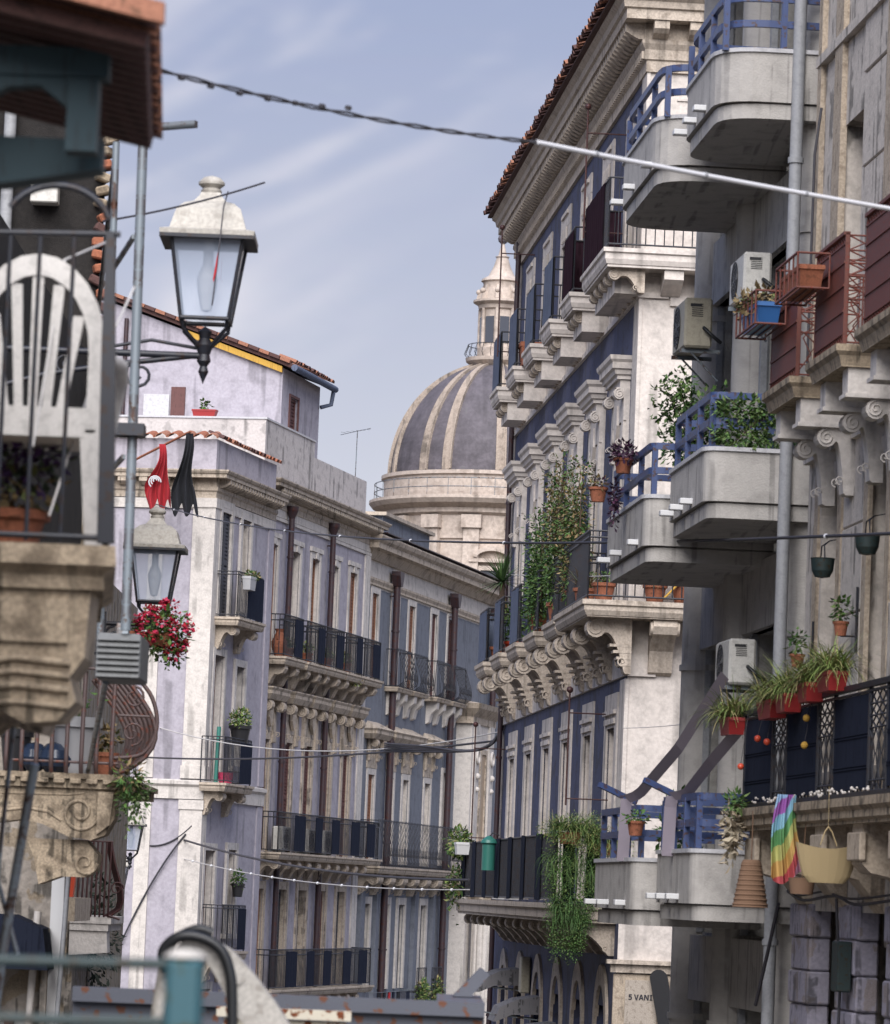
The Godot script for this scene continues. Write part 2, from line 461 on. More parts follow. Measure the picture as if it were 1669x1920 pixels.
func _ready():
	rng.seed = 7
	# camera: long lens, turned up 5.1 degrees and rolled 2.3 degrees
	var cam := Camera3D.new()
	cam.name = "camera"
	add_child(cam)
	cam.position = EYE
	cam.basis = Basis(Vector3.RIGHT, deg_to_rad(5.14)) * Basis(Vector3.BACK, deg_to_rad(2.3))
	var ca := CameraAttributesPhysical.new()
	ca.frustum_focal_length = 145.83
	ca.frustum_focus_distance = 70.0
	ca.frustum_near = 0.5
	ca.frustum_far = 6000.0
	ca.exposure_aperture = 9.5
	cam.attributes = ca
	cam.fov = 13.687
	cam.near = 0.5
	cam.far = 6000.0
	cam.current = true
	# air and light
	var env := Environment.new()
	env.background_mode = Environment.BG_SKY
	env.sky = make_sky()
	env.tonemap_mode = Environment.TONE_MAPPER_LINEAR
	env.tonemap_exposure = 4.5
	env.sdfgi_enabled = true
	env.ssao_enabled = true
	env.ssil_enabled = true
	var we := WorldEnvironment.new()
	we.name = "world_environment"
	we.environment = env
	add_child(we)
	var sun := DirectionalLight3D.new()
	sun.name = "sun"
	sun.light_energy = 0.5
	sun.light_angular_distance = 60.0
	sun.light_color = Color(1.0, 0.985, 0.975)
	sun.shadow_enabled = true
	add_child(sun)
	sun.basis = Basis(Vector3.UP, deg_to_rad(-3)) * Basis(Vector3.RIGHT, deg_to_rad(-42))
	make_materials()
	setting()
	blue_palazzo()
	grey_block()
	old_stone_front()
	corner_house()
	lavender_house()
	steel_blue_house()
	church_dome()
	near_house()
	dark_wall_house()
	overhead_wires()
	small_hangings()
	foreground()
	balcony_plants()
	print("built")

# ---------------------------------------------------------------- building components (all in wall frames)
func holed(m: MB, x0: float, x1: float, y0: float, y1: float, z: float, holes: Array, rev: float):
	# a wall face with rectangular openings [x0, x1, y0, y1] and their reveals
	var xs: Array = [x0, x1]
	var ys: Array = [y0, y1]
	for h in holes:
		xs.append(h[0]); xs.append(h[1]); ys.append(h[2]); ys.append(h[3])
	xs.sort(); ys.sort()
	for i in xs.size() - 1:
		if xs[i + 1] - xs[i] < 0.001 or xs[i] < x0 - 0.001 or xs[i + 1] > x1 + 0.001: continue
		for j in ys.size() - 1:
			if ys[j + 1] - ys[j] < 0.001 or ys[j] < y0 - 0.001 or ys[j + 1] > y1 + 0.001: continue
			var cx: float = (xs[i] + xs[i + 1]) / 2
			var cy: float = (ys[j] + ys[j + 1]) / 2
			var inside := false
			for h in holes:
				if cx > h[0] and cx < h[1] and cy > h[2] and cy < h[3]: inside = true
			if not inside: m.quad(Vector3(xs[i], ys[j], z), Vector3(xs[i], ys[j + 1], z), Vector3(xs[i + 1], ys[j + 1], z), Vector3(xs[i + 1], ys[j], z))
	for h in holes:
		var a := [Vector3(h[0], h[2], z), Vector3(h[1], h[2], z), Vector3(h[1], h[3], z), Vector3(h[0], h[3], z)]
		for k in 4:
			var p: Vector3 = a[k]
			var q: Vector3 = a[(k + 1) % 4]
			m.quad(p, q, q - Vector3(0, 0, rev), p - Vector3(0, 0, rev))

func body(m: MB, x0: float, x1: float, y0: float, y1: float, zf: float, depth: float):
	# sides, back and top of a building; the street face is built apart
	m.quad(Vector3(x0, y0, zf), Vector3(x0, y1, zf), Vector3(x0, y1, zf - depth), Vector3(x0, y0, zf - depth))
	m.quad(Vector3(x1, y0, zf), Vector3(x1, y0, zf - depth), Vector3(x1, y1, zf - depth), Vector3(x1, y1, zf))
	m.quad(Vector3(x0, y0, zf - depth), Vector3(x0, y1, zf - depth), Vector3(x1, y1, zf - depth), Vector3(x1, y0, zf - depth))
	m.quad(Vector3(x0, y1, zf), Vector3(x1, y1, zf), Vector3(x1, y1, zf - depth), Vector3(x0, y1, zf - depth))

func surround(m: MB, x0: float, x1: float, y0: float, y1: float, w: float, z0: float, z1: float, sill := false):
	m.box(x0 - w, x0, y0, y1 + w, z0, z1)
	m.box(x1, x1 + w, y0, y1 + w, z0, z1)
	m.box(x0 + 0.002, x1 - 0.002, y1, y1 + w, z0, z1 - 0.004)
	if sill: m.box(x0 - w - 0.05, x1 + w + 0.05, y0 - 0.12, y0 - 0.003, z0, z1 + 0.06)

func louvres(m: MB, x0: float, x1: float, y0: float, y1: float, z: float, fr := 0.07, step := 0.09):
	m.box(x0, x0 + fr, y0, y1, z, z + 0.04); m.box(x1 - fr, x1, y0, y1, z, z + 0.04)
	for y in [y0, (y0 + y1) / 2 - fr / 2, y1 - fr]: m.box(x0 + fr, x1 - fr, y, y + fr, z, z + 0.038)
	var y := y0 + fr
	while y < y1 - fr:
		m.quad(Vector3(x0 + fr, y, z + 0.032), Vector3(x1 - fr, y, z + 0.032), Vector3(x1 - fr, y + step * 0.9, z + 0.006), Vector3(x0 + fr, y + step * 0.9, z + 0.006))
		y += step
	m.quad(Vector3(x0, y0, z - 0.01), Vector3(x1, y0, z - 0.01), Vector3(x1, y1, z - 0.01), Vector3(x0, y1, z - 0.01))

func window_in(b: Node3D, x0: float, x1: float, y0: float, y1: float, rev: float, kind: String, frame_mat: Material, fw := 0.16, proud := 0.06, sill := false) -> Node3D:
	# a window or balcony door set back in an opening of the wall
	var w := Node3D.new()
	w.name = "window"
	b.add_child(w, true)
	if fw > 0:
		var f := mb()
		surround(f, x0, x1, y0, y1, fw, -0.02, proud, sill)
		for q in [[x0 + 0.001, x0 + 0.02], [x1 - 0.02, x1 - 0.001]]: f.box(q[0], q[1], y0, y1, -rev + 0.04, -0.021)
		part(w, "frame", f, frame_mat)
	var xm := (x0 + x1) / 2
	if kind == "glass":
		var s := mb()
		for p in [[x0, x0 + 0.07, y0, y1], [x1 - 0.07, x1, y0, y1], [xm - 0.05, xm + 0.05, y0, y1]]: s.box(p[0], p[1], p[2], p[3], -rev, -rev + 0.05)
		for y in [y0, lerpf(y0, y1, 0.35), y1 - 0.08]:
			s.box(x0 + 0.07, xm - 0.05, y, y + 0.08, -rev, -rev + 0.046); s.box(xm + 0.05, x1 - 0.07, y, y + 0.08, -rev, -rev + 0.046)
		part(w, "sash", s, M.wood_pale)
		var g := mb()
		g.quad(Vector3(x0, y0, -rev + 0.01), Vector3(x0, y1, -rev + 0.01), Vector3(x1, y1, -rev + 0.01), Vector3(x1, y0, -rev + 0.01))
		part(w, "pane", g, M.glass)
		var k := mb()
		k.box(x0, x1, y0, y1, -rev - 1.2, -rev - 0.6)
		part(w, "curtain", k, M.white_cloth)
	else:
		var ms: Material = {"dark": M.shutter_dark, "red": M.shutter_red, "wood": M.wood_door, "pale": M.wood_pale}[kind]
		for h in [[x0, xm - 0.008], [xm + 0.008, x1]]:
			var s := mb()
			louvres(s, h[0], h[1], y0, y1, -rev)
			part(w, "shutter", s, ms)
	return w

func railing(m: MB, pts: Array, y: float, h: float, step: float, r := 0.011, rails: Array = [0.0, 1.0]):
	# straight bars between rails along a path of (x, z)
	for i in pts.size() - 1:
		var a: Vector2 = pts[i]
		var b: Vector2 = pts[i + 1]
		for t in rails: m.bar(Vector3(a.x, y + 0.06 + t * (h - 0.06), a.y), Vector3(b.x, y + 0.06 + t * (h - 0.06), b.y), r * 1.5)
		var k := maxi(1, int(a.distance_to(b) / step))
		for j in k + 1:
			var p := a.lerp(b, j / float(k))
			m.bar(Vector3(p.x, y + (0.0 if j == 0 or j == k else 0.06), p.y), Vector3(p.x, y + h, p.y), r * (1.4 if j == 0 or j == k else 1.0))

func belly_railing(m: MB, pts: Array, y: float, h: float, step: float, bulge: float, r := 0.012):
	# bars that swell outwards near the foot
	var prof: Array = []
	for i in 9:
		var t := i / 8.0
		prof.append(Vector2(bulge * sin(PI * pow(t, 0.55)) * (1.0 - 0.35 * t), t * h))
	for i in pts.size() - 1:
		var a: Vector2 = pts[i]
		var b: Vector2 = pts[i + 1]
		var d := (b - a).normalized()
		var o := Vector2(-d.y, d.x)
		for t in [0.03, 0.97]: m.bar(Vector3(a.x, y + t * h, a.y), Vector3(b.x, y + t * h, b.y), r * 1.4)
		var k := maxi(1, int(a.distance_to(b) / step))
		for j in k + 1:
			var p := a.lerp(b, j / float(k))
			var q: Array = []
			for s in prof: q.append(Vector3(p.x + o.x * s.x, y + s.y, p.y + o.y * s.x))
			m.tube(q, r, 4)
			if j < k:
				var e := a.lerp(b, (j + 0.5) / k) + o * bulge * 0.9
				m.tube([Vector3(e.x, y + 0.22 * h, e.y), Vector3(e.x + d.x * 0.03, y + 0.3 * h, e.y + d.y * 0.03), Vector3(e.x - d.x * 0.03, y + 0.4 * h, e.y - d.y * 0.03)], r * 0.9, 4)

func sheet(m: MB, x0: float, x1: float, y0: float, y1: float, z: float):
	# a hung fabric or metal screen with shallow upright folds and an uneven hem
	var k := maxi(4, int((x1 - x0) / 0.09))
	var ph := rng.randf() * TAU
	var prev: Array = []
	for i in k + 1:
		var x := lerpf(x0, x1, i / float(k))
		var dz := 0.007 * sin(i * 2.1 + ph) + rng.randf_range(-0.003, 0.003)
		var c := [Vector3(x, y0 + rng.randf_range(-0.008, 0.008), z + dz), Vector3(x, y1 + 0.006 * sin(i * 0.9 + ph), z + dz * 0.3)]
		if i > 0:
			m.quad(prev[0], prev[1], c[1], c[0])
			m.quad(prev[0] - Vector3(0, 0, 0.006), prev[1] - Vector3(0, 0, 0.006), c[1] - Vector3(0, 0, 0.006), c[0] - Vector3(0, 0, 0.006))
		prev = c

func scroll_bracket(m: MB, x0: float, x1: float, top: float, depth: float, height: float, r: float):
	# a console: flat top, a round volute at the outer end, an S-shaped underside running down to the wall
	var p: Array = [Vector2(0, top), Vector2(depth, top)]
	for i in 9:
		var a := lerpf(PI * 0.35, -PI * 0.85, i / 8.0)
		p.append(Vector2(depth - r * 0.75 + cos(a) * r, top - r + sin(a) * r))
	for i in range(1, 8):
		var t := i / 7.0
		p.append(Vector2(lerpf(depth - r * 1.7, 0.10, t), top - r * 1.4 - (height - r * 1.6) * (t * t * 0.72 + 0.28 * t) + 0.05 * sin(t * PI)))
	p.append(Vector2(0.08, top - height)); p.append(Vector2(0, top - height))
	m.prism(p, 0, x0, x1)
	for x in [x0 - 0.004, x1 + 0.004]:
		m.spiral(Vector3(x, top - r, depth - r * 0.75), r * 0.84, 1.6, r * 0.11, 0, -1.0, PI * 0.5)
		m.spiral(Vector3(x, top - height * 0.78, 0.13), r * 0.5, 1.2, r * 0.09, 0, 1.0, -PI * 0.5)

func slab(m: MB, x0: float, x1: float, top: float, d: float, th := 0.22, lip := 0.06):
	# a moulded balcony slab
	m.box(x0, x1, top - th, top - 0.002, 0, d)
	m.sweep(path_out(x0, x1, d), [Vector2(-0.02, top), Vector2(lip, top), Vector2(lip, top - th * 0.28), Vector2(lip * 0.55, top - th * 0.34), Vector2(lip * 0.55, top - th * 0.62), Vector2(0.012, top - th * 0.98), Vector2(-0.02, top - th * 0.98)])

func path_out(x0: float, x1: float, d: float) -> Array:
	return [Vector2(x0, 0), Vector2(x0, d), Vector2(x1, d), Vector2(x1, 0)]

func pipe_run(m: MB, x: float, z: float, y0: float, y1: float, r: float, step := 2.4):
	m.tube([Vector3(x, y0, z), Vector3(x, y1, z)], r, 10)
	var y := y0 + 0.6
	while y < y1 - 0.2:
		m.lathe([Vector2(r, y), Vector2(r * 1.25, y), Vector2(r * 1.25, y + 0.05), Vector2(r, y + 0.05)], 10, Vector3(x, 0, z))
		y += step
	m.box(x - r * 0.3, x + r * 0.3, y1 - 0.4, y1 - 0.36, 0, z)

func modillions(parent: Node3D, called: String, mt: Material, xs: Array, w: float, y0: float, y1: float, z0: float, z1: float):
	var m := mb()
	m.prism([Vector2(z0, y1), Vector2(z1, y1), Vector2(z1, lerpf(y0, y1, 0.45)), Vector2(lerpf(z0, z1, 0.75), y0 + (y1 - y0) * 0.28), Vector2(lerpf(z0, z1, 0.3), y0), Vector2(z0, y0)], 0, -w / 2, w / 2)
	var shared := m.mesh()
	for x in xs:
		var o := part(parent, called, shared, mt)
		o.position.x = x

func roof_tiles(parent: Node3D, x0: float, x1: float, y: float, z: float, pitch: float, length: float, mt: Array, step := 0.21, axis_turn := 0.0):
	# the row of curved tiles at the eaves, each one its own piece
	var m := mb()
	var k := 5
	for i in k:
		var a := PI * i / k
		var b := PI * (i + 1) / k
		for s in [1.0, 0.84]:
			var p := Vector3(cos(a) * step * 0.46 * s, sin(a) * step * 0.36 * s, 0)
			var q := Vector3(cos(b) * step * 0.46 * s, sin(b) * step * 0.36 * s, 0)
			m.quad(p, q, q * 0.86 + Vector3(0, 0, -length), p * 0.86 + Vector3(0, 0, -length))
		var p1 := Vector3(cos(a), sin(a) * 0.78, 0) * step * 0.46
		var q1 := Vector3(cos(b), sin(b) * 0.78, 0) * step * 0.46
		m.quad(p1, q1, q1 * 0.84, p1 * 0.84)
	var shared := m.mesh()
	var x := x0
	var i := 0
	while x <= x1:
		var o := part(parent, "tile", shared, mt[rng.randi() % mt.size()])
		o.transform = Transform3D(Basis(Vector3.UP, axis_turn + rng.randf_range(-0.05, 0.05)) * Basis(Vector3.RIGHT, pitch), Vector3(x, y + rng.randf_range(-0.012, 0.012), z + rng.randf_range(-0.03, 0.03)))
		x += step
		i += 1

# ---------------------------------------------------------------- plants
func leafy(m: MB, at: Vector3, rad: Vector3, count: int, size: float, cols: Array, hang := 0.0):
	for i in count:
		var u := Vector3(rng.randfn(), rng.randfn(), rng.randfn())
		u = u.normalized() * pow(rng.randf(), 0.45)
		var p := at + u * rad
		if hang > 0: p.y -= absf(rng.randfn()) * hang
		var d := (u + Vector3(rng.randf_range(-0.8, 0.8), rng.randf_range(-0.9, 0.5), rng.randf_range(-0.8, 0.8))).normalized()
		var up := Vector3(rng.randf_range(-0.6, 0.6), 1, rng.randf_range(-0.6, 0.6)).normalized()
		var c: Color = cols[rng.randi() % cols.size()]
		c = c * rng.randf_range(0.7, 1.3)
		m.leaf(p, d, size * rng.randf_range(0.6, 1.3), size * rng.randf_range(0.2, 0.34), up, c)

func grassy(m: MB, at: Vector3, spread: Vector3, count: int, length: float, width: float, droop: float, cols: Array):
	for i in count:
		var p := at + Vector3(rng.randf_range(-1, 1) * spread.x, rng.randf_range(0, 1) * spread.y, rng.randf_range(-1, 1) * spread.z)
		var a := rng.randf() * TAU
		var d := Vector3(cos(a) * rng.randf_range(0.3, 1.0), rng.randf_range(0.4, 1.2), sin(a) * rng.randf_range(0.3, 1.0)).normalized()
		var c: Color = cols[rng.randi() % cols.size()]
		m.blade(p, d, length * rng.randf_range(0.6, 1.25), width, droop * rng.randf_range(0.5, 1.5), c * rng.randf_range(0.7, 1.3))

func pot_shape(m: MB, r: float, h: float):
	m.lathe([Vector2(0.001, 0), Vector2(r * 0.68, 0), Vector2(r * 0.92, h * 0.82), Vector2(r * 1.06, h * 0.82), Vector2(r * 1.08, h), Vector2(r * 0.92, h), Vector2(r * 0.88, h * 0.86), Vector2(0.001, h * 0.86)], 14)

func trough_shape(m: MB, l: float, w: float, h: float):
	var k := 0.86
	for s in [[l, w, 0.0, h * 0.8], [l * 1.03, w * 1.08, h * 0.8, h]]:
		var kk: float = k if s[2] == 0.0 else 1.0
		var a := [Vector3(-s[0] / 2 * kk, s[2], -s[1] / 2 * kk), Vector3(s[0] / 2 * kk, s[2], -s[1] / 2 * kk), Vector3(s[0] / 2 * kk, s[2], s[1] / 2 * kk), Vector3(-s[0] / 2 * kk, s[2], s[1] / 2 * kk)]
		var b := [Vector3(-s[0] / 2, s[3], -s[1] / 2), Vector3(s[0] / 2, s[3], -s[1] / 2), Vector3(s[0] / 2, s[3], s[1] / 2), Vector3(-s[0] / 2, s[3], s[1] / 2)]
		for i in 4: m.quad(a[i], a[(i + 1) % 4], b[(i + 1) % 4], b[i])
		m.quad(a[0], a[1], a[2], a[3])
	m.quad(Vector3(-l / 2, h * 0.9, -w / 2), Vector3(l / 2, h * 0.9, -w / 2), Vector3(l / 2, h * 0.9, w / 2), Vector3(-l / 2, h * 0.9, w / 2))

var GREEN := [Color(0.05, 0.11, 0.025), Color(0.07, 0.14, 0.03), Color(0.035, 0.08, 0.02), Color(0.10, 0.15, 0.04)]
var DRY := [Color(0.20, 0.14, 0.06), Color(0.14, 0.10, 0.045), Color(0.10, 0.12, 0.04), Color(0.26, 0.19, 0.09)]
var PURPLE := [Color(0.035, 0.010, 0.03), Color(0.05, 0.012, 0.035), Color(0.022, 0.008, 0.022)]
var LIME := [Color(0.16, 0.22, 0.05), Color(0.11, 0.17, 0.04), Color(0.20, 0.22, 0.07), Color(0.24, 0.20, 0.09)]

func potted(called: String, label: String, xf: Transform3D, r: float, h: float, pot_mat: Material, grow: Callable, trough := 0.0, group := "") -> Node3D:
	var t := thing(called, label, "plant", xf, group)
	var p := mb()
	if trough > 0: trough_shape(p, trough, r * 2, h)
	else: pot_shape(p, r, h)
	part(t, "pot", p, pot_mat)
	var l := mb(true)
	grow.call(l, h)
	part(t, "foliage", l, M.leaves)
	return t

func ac_unit(label: String, xf: Transform3D, w: float, h: float, d: float, mt: Material) -> Node3D:
	# outdoor cooling unit: its back is to the wall (z = 0), the fan looks out along z, service side towards +x
	var t := thing("air_conditioner", label, "air conditioner", xf, "cooling units hung on the facades")
	var m := mb()
	m.cbox(-w / 2, w / 2, 0, h, 0.08, 0.08 + d, 0.02)
	part(t, "casing", m, mt)
	m = mb()
	for i in 5: m.tube(ring_pts(Vector3(-w * 0.12, h * 0.5, 0.085 + d), h * 0.42 * (i + 1) / 5.0, 20), 0.006, 4)
	for i in 6:
		var a := PI * i / 6.0
		var o := Vector3(cos(a), sin(a), 0) * h * 0.42
		m.bar(Vector3(-w * 0.12, h * 0.5, 0.087 + d) - o, Vector3(-w * 0.12, h * 0.5, 0.087 + d) + o, 0.005)
	part(t, "fan_grille", m, M.black_plastic)
	m = mb()
	for i in 7: m.box(w / 2 - 0.001, w / 2 + 0.004, h * 0.62 + i * h * 0.04, h * 0.62 + i * h * 0.04 + h * 0.016, 0.08 + d * 0.35, 0.08 + d * 0.75)
	m.box(w / 2 - 0.001, w / 2 + 0.006, h * 0.82, h * 0.88, 0.08 + d * 0.4, 0.08 + d * 0.8)
	part(t, "side_vent", m, M.black_plastic)
	m = mb()
	m.tube([Vector3(w / 2, h * 0.4, 0.08 + d * 0.3), Vector3(w / 2 + 0.07, h * 0.36, 0.08 + d * 0.3), Vector3(w / 2 + 0.09, h * 0.2, 0.08), Vector3(w / 2 + 0.05, h * 0.1, 0.0)], 0.018, 6)
	part(t, "hose", m, M.rubber)
	for x in [-w * 0.36, w * 0.36]:
		m = mb()
		m.box(x - 0.02, x + 0.02, -0.04, -0.004, -0.02, 0.1 + d)
		m.bar(Vector3(x, -0.03, d), Vector3(x, -0.3, 0), 0.012)
		part(t, "bracket", m, M.zinc_pole)
	return t

func ring_pts(p: Vector3, r: float, k: int) -> Array:
	var o: Array = []
	for i in k + 1: o.append(p + Vector3(cos(TAU * i / k), sin(TAU * i / k), 0) * r)
	return o

func smooth(p: Array, k := 5) -> Array:
	# a rounded line through the given points
	var o: Array = []
	for i in p.size() - 1:
		var a: Vector3 = p[maxi(i - 1, 0)]
		var b: Vector3 = p[i]
		var c: Vector3 = p[i + 1]
		var d: Vector3 = p[mini(i + 2, p.size() - 1)]
		for j in k: o.append(b.cubic_interpolate(c, a, d, j / float(k)))
	o.append(p[-1])
	return o

# ---------------------------------------------------------------- the palazzo with blue stripes
func blue_palazzo():
	var w := wall_frame(Vector3(2.703, 0, -61), -4.2, true)
	var b := thing("blue_palazzo", "tall palazzo with blue and cream striped walls, scrolled balconies and tiled eaves", "building", w)
	var c: Array = []
	for i in 6: c.append(-1.68 - 3.15 * i)
	var g: Array = []
	var f1: Array = []
	var f2: Array = []
	var f3: Array = []
	for x in c:
		g.append([x - 0.62, x + 0.62, -0.2, 3.5])
		f1.append([x - 0.5, x + 0.5, 5.0, 7.55])
		f2.append([x - 0.5, x + 0.5, 9.27, 11.75])
		f3.append([x - 0.5, x + 0.5, 14.33, 16.15])
	for band in [[-0.4, 8.24, "blue_paint", g + f1], [8.24, 9.3, "cream", f2], [9.3, 13.7, "blue_paint", f2], [13.7, 14.35, "cream", f3], [14.35, 17.0, "blue_paint", f3], [17.0, 18.0, "cream", []]]:
		var m := mb()
		var hs: Array = []
		for h in band[3]:
			if h[3] > band[0] and h[2] < band[1]: hs.append([h[0], h[1], maxf(h[2], band[0]), minf(h[3], band[1])])
		holed(m, -20.0, 0.0, band[0], band[1], 0.0, hs, 0.26)
		part(b, "wall", m, M[band[2]])
	var m := mb()
	body(m, -20.0, -0.002, -0.4, 18.0, -0.002, 9.0)
	part(b, "end_wall", m, M.cream)
	# corner strips and mouldings
	m = mb()
	m.box(-0.58, 0.022, 8.6, 17.0, -0.02, 0.03)
	part(b, "corner_strip", m, M.cream)
	m = mb(); m.box(-0.60, 0.03, 5.2, 8.2, -0.02, 0.035)
	part(b, "corner_strip", m, M.cream)
	m = mb(); m.box(-20.02, -19.4, 5.2, 17.0, -0.02, 0.03)
	part(b, "corner_strip", m, M.cream)
	var around: Array = [Vector2(-20, -2), Vector2(-20, 0), Vector2(0, 0), Vector2(0, -9)]
	m = mb()
	for q in [[8.24, 8.55, 0.05], [13.7, 13.78, 0.05], [14.02, 14.2, 0.035], [9.12, 9.2, 0.06]]:
		m.sweep([Vector2(-20, -2), Vector2(-20, 0), Vector2(0, 0), Vector2(0, -0.4)], [Vector2(-0.02, q[0]), Vector2(q[2], q[0]), Vector2(q[2], q[1]), Vector2(-0.02, q[1])])
		part(b, "string_course", m, M.cream)
		m = mb()
	for q in [[9.95, 9.0, 0.03], [12.3, 12.33, 0.02], [16.6, 16.63, 0.02], [13.6, 13.75, 0.05]]:
		m.box(0.0, q[2], minf(q[0], q[1]), maxf(q[0], q[1]), -9, -0.42)
		part(b, "string_course", m, M.cream)
		m = mb()
	# cornice
	var cn := Node3D.new(); cn.name = "cornice"; b.add_child(cn, true)
	m = mb()
	m.sweep(around, [Vector2(-0.02, 17.0), Vector2(0.05, 17.0), Vector2(0.05, 17.16), Vector2(0.08, 17.18), Vector2(0.08, 17.32), Vector2(0.13, 17.40), Vector2(0.13, 17.46), Vector2(-0.02, 17.46)])
	m.sweep(around, [Vector2(-0.02, 17.70), Vector2(0.40, 17.70), Vector2(0.40, 17.84), Vector2(0.44, 17.86), Vector2(0.46, 17.95), Vector2(0.52, 18.0), Vector2(0.52, 18.05), Vector2(-0.02, 18.05)])
	m.sweep(around, [Vector2(-0.02, 17.461), Vector2(0.10, 17.461), Vector2(0.10, 17.70), Vector2(-0.02, 17.70)])
	part(cn, "moulding", m, M.palazzo_stone)
	var xs: Array = []
	for i in 72: xs.append(-19.9 + i * 0.28)
	modillions(cn, "modillion", M.palazzo_stone, xs, 0.15, 17.47, 17.70, 0.10, 0.37)
	var dm := mb()
	dm.box(-0.045, 0.045, 17.19, 17.30, 0.078, 0.125)
	var ds := dm.mesh()
	for i in 118: part(cn, "dentil", ds, M.palazzo_stone).position.x = -19.9 + i * 0.17
	m = mb()
	m.prism([Vector2(0.0, 17.70), Vector2(0.37, 17.70), Vector2(0.37, 17.58), Vector2(0.3, 17.52), Vector2(0.12, 17.46), Vector2(0.0, 17.46)], 2, -0.11, 0.11)
	var big := m.mesh()
	for i in 12: part(cn, "modillion", big, M.palazzo_stone).position.z = -0.12 - i * 0.52
	# roof
	var rf := Node3D.new(); rf.name = "roof"; b.add_child(rf, true)
	m = mb()
	m.prism([Vector2(0.60, 18.052), Vector2(0.60, 18.09), Vector2(-4.5, 19.7), Vector2(-9.2, 18.2), Vector2(-9.2, 18.052)], 0, -20.6, 0.55)
	part(rf, "roof_deck", m, M.dark_tile)
	roof_tiles(rf, -20.5, 0.6, 18.10, 0.68, 0.30, 0.5, [M.roof_tile, M.dark_tile, M.dark_tile], 0.21)
	# windows of the three storeys
	for i in 6:
		var x: float = c[i]
		var wn := window_in(b, x - 0.5, x + 0.5, 5.0, 7.55, 0.25, ["pale", "pale", "pale", "pale", "dark", "pale"][i], M.cream, 0.29, 0.03)
		m = mb()
		m.box(x - 0.78, x + 0.78, 7.841, 8.05, -0.01, 0.028); m.box(x - 0.62, x + 0.62, 7.60, 7.68, 0.03, 0.06); m.box(x - 0.70, x + 0.70, 7.74, 7.80, 0.03, 0.075)
		part(wn, "hood", m, M.cream)
		wn = window_in(b, x - 0.5, x + 0.5, 9.27, 11.75, 0.25, ["dark", "pale", "pale", "dark", "pale", "pale"][i], M.cream, 0.27, 0.045)
		m = mb()
		m.box(x - 0.76, x + 0.76, 12.021, 12.5, -0.02, 0.09)
		for s in [-1, 1]:
			scroll_bracket(m, x + s * 0.64 - 0.10, x + s * 0.64 + 0.10, 12.5, 0.22, 1.0, 0.085)
		m.box(x - 0.46, x + 0.46, 11.78, 12.0, 0.03, 0.07); m.prism([Vector2(x - 0.14, 12.3), Vector2(x + 0.14, 12.3), Vector2(x + 0.2, 12.0), Vector2(x, 11.7), Vector2(x - 0.2, 12.0)], 2, 0.06, 0.12)
		m.sweep(path_out(x - 0.78, x + 0.78, 0.2), [Vector2(-0.2, 12.62), Vector2(0.0, 12.62), Vector2(0.0, 12.67), Vector2(0.035, 12.69), Vector2(0.05, 12.75), Vector2(0.085, 12.77), Vector2(0.085, 12.86), Vector2(0.12, 12.90), Vector2(0.13, 12.96), Vector2(-0.2, 12.965)])
		m.box(x - 0.74, x + 0.74, 12.5, 12.95, 0.0, 0.15)
		part(wn, "hood", m, M.cream)
		wn = window_in(b, x - 0.5, x + 0.5, 14.33, 16.15, 0.25, ["wood", "pale", "pale", "dark", "dark", "pale"][i], M.cream, 0.26, 0.03)
		m = mb()
		m.box(x - 0.76, x + 0.76, 16.421, 16.74, -0.02, 0.028)
		for q in 5: m.box(x - 0.34 + q * 0.17 - 0.04, x - 0.34 + q * 0.17 + 0.04, 16.20, 16.40, 0.03, 0.06)
		m.box(x - 0.5, x + 0.5, 16.62, 16.68, 0.028, 0.06)
		part(wn, "hood", m, M.cream)
		# ground-floor doorway with a round arch
		var dr := Node3D.new(); dr.name = "doorway"; b.add_child(dr, true)
		m = mb()
		var po: Array = []
		for q in 13: po.append(Vector2(x - 0.86 * cos(PI * q / 12.0), 3.15 + 0.95 * sin(PI * q / 12.0)))
		po.append(Vector2(x + 0.86, -0.3)); po.append(Vector2(x + 0.66, -0.3))
		for q in 13: po.append(Vector2(x + 0.66 * cos(PI * q / 12.0), 3.1 + 0.7 * sin(PI * q / 12.0)))
		po.append(Vector2(x - 0.66, -0.3)); po.append(Vector2(x - 0.86, -0.3))
		m.prism(po, 2, -0.02, 0.045)
		part(dr, "arch", m, M.palazzo_stone)
		m = mb()
		louvres(m, x - 0.62, x + 0.62, -0.3, 3.45, -0.24, 0.1, 0.12)
		part(dr, "door", m, M.shutter_dark if i != 1 else M.wood_door)
	# upper balconies
	for i in 6:
		var x: float = c[i]
		var bl := Node3D.new(); bl.name = "balcony"; b.add_child(bl, true)
		m = mb()
		var mr := mb()
		var front: Array
		if i == 0:
			front = [Vector2(-2.5, 0), Vector2(-2.5, 0.56), Vector2(0.5, 0.56), Vector2(0.5, -3.2)]
			m.box(-2.5, 0.5, 14.06, 14.326, 0.0, 0.56); m.box(0.0, 0.5, 14.06, 14.326, -3.2, 0.0)
		else:
			front = path_out(x - 0.72, x + 0.66, 0.56)
			m.box(x - 0.72, x + 0.66, 14.06, 14.326, 0.0, 0.56)
		m.sweep(front, [Vector2(-0.02, 14.33), Vector2(0.07, 14.33), Vector2(0.07, 14.27), Vector2(0.04, 14.25), Vector2(0.04, 14.17), Vector2(0.015, 14.10), Vector2(-0.02, 14.10)])
		part(bl, "slab", m, M.cream)
		var far: float = front[0].x
		var near: float = front[2].x
		m = mb()
		m.box(far + 0.08, near - (0.06 if i else 0.42), 13.74, 14.06, 0.0, 0.40)
		part(bl, "soffit_block", m, M.cream)
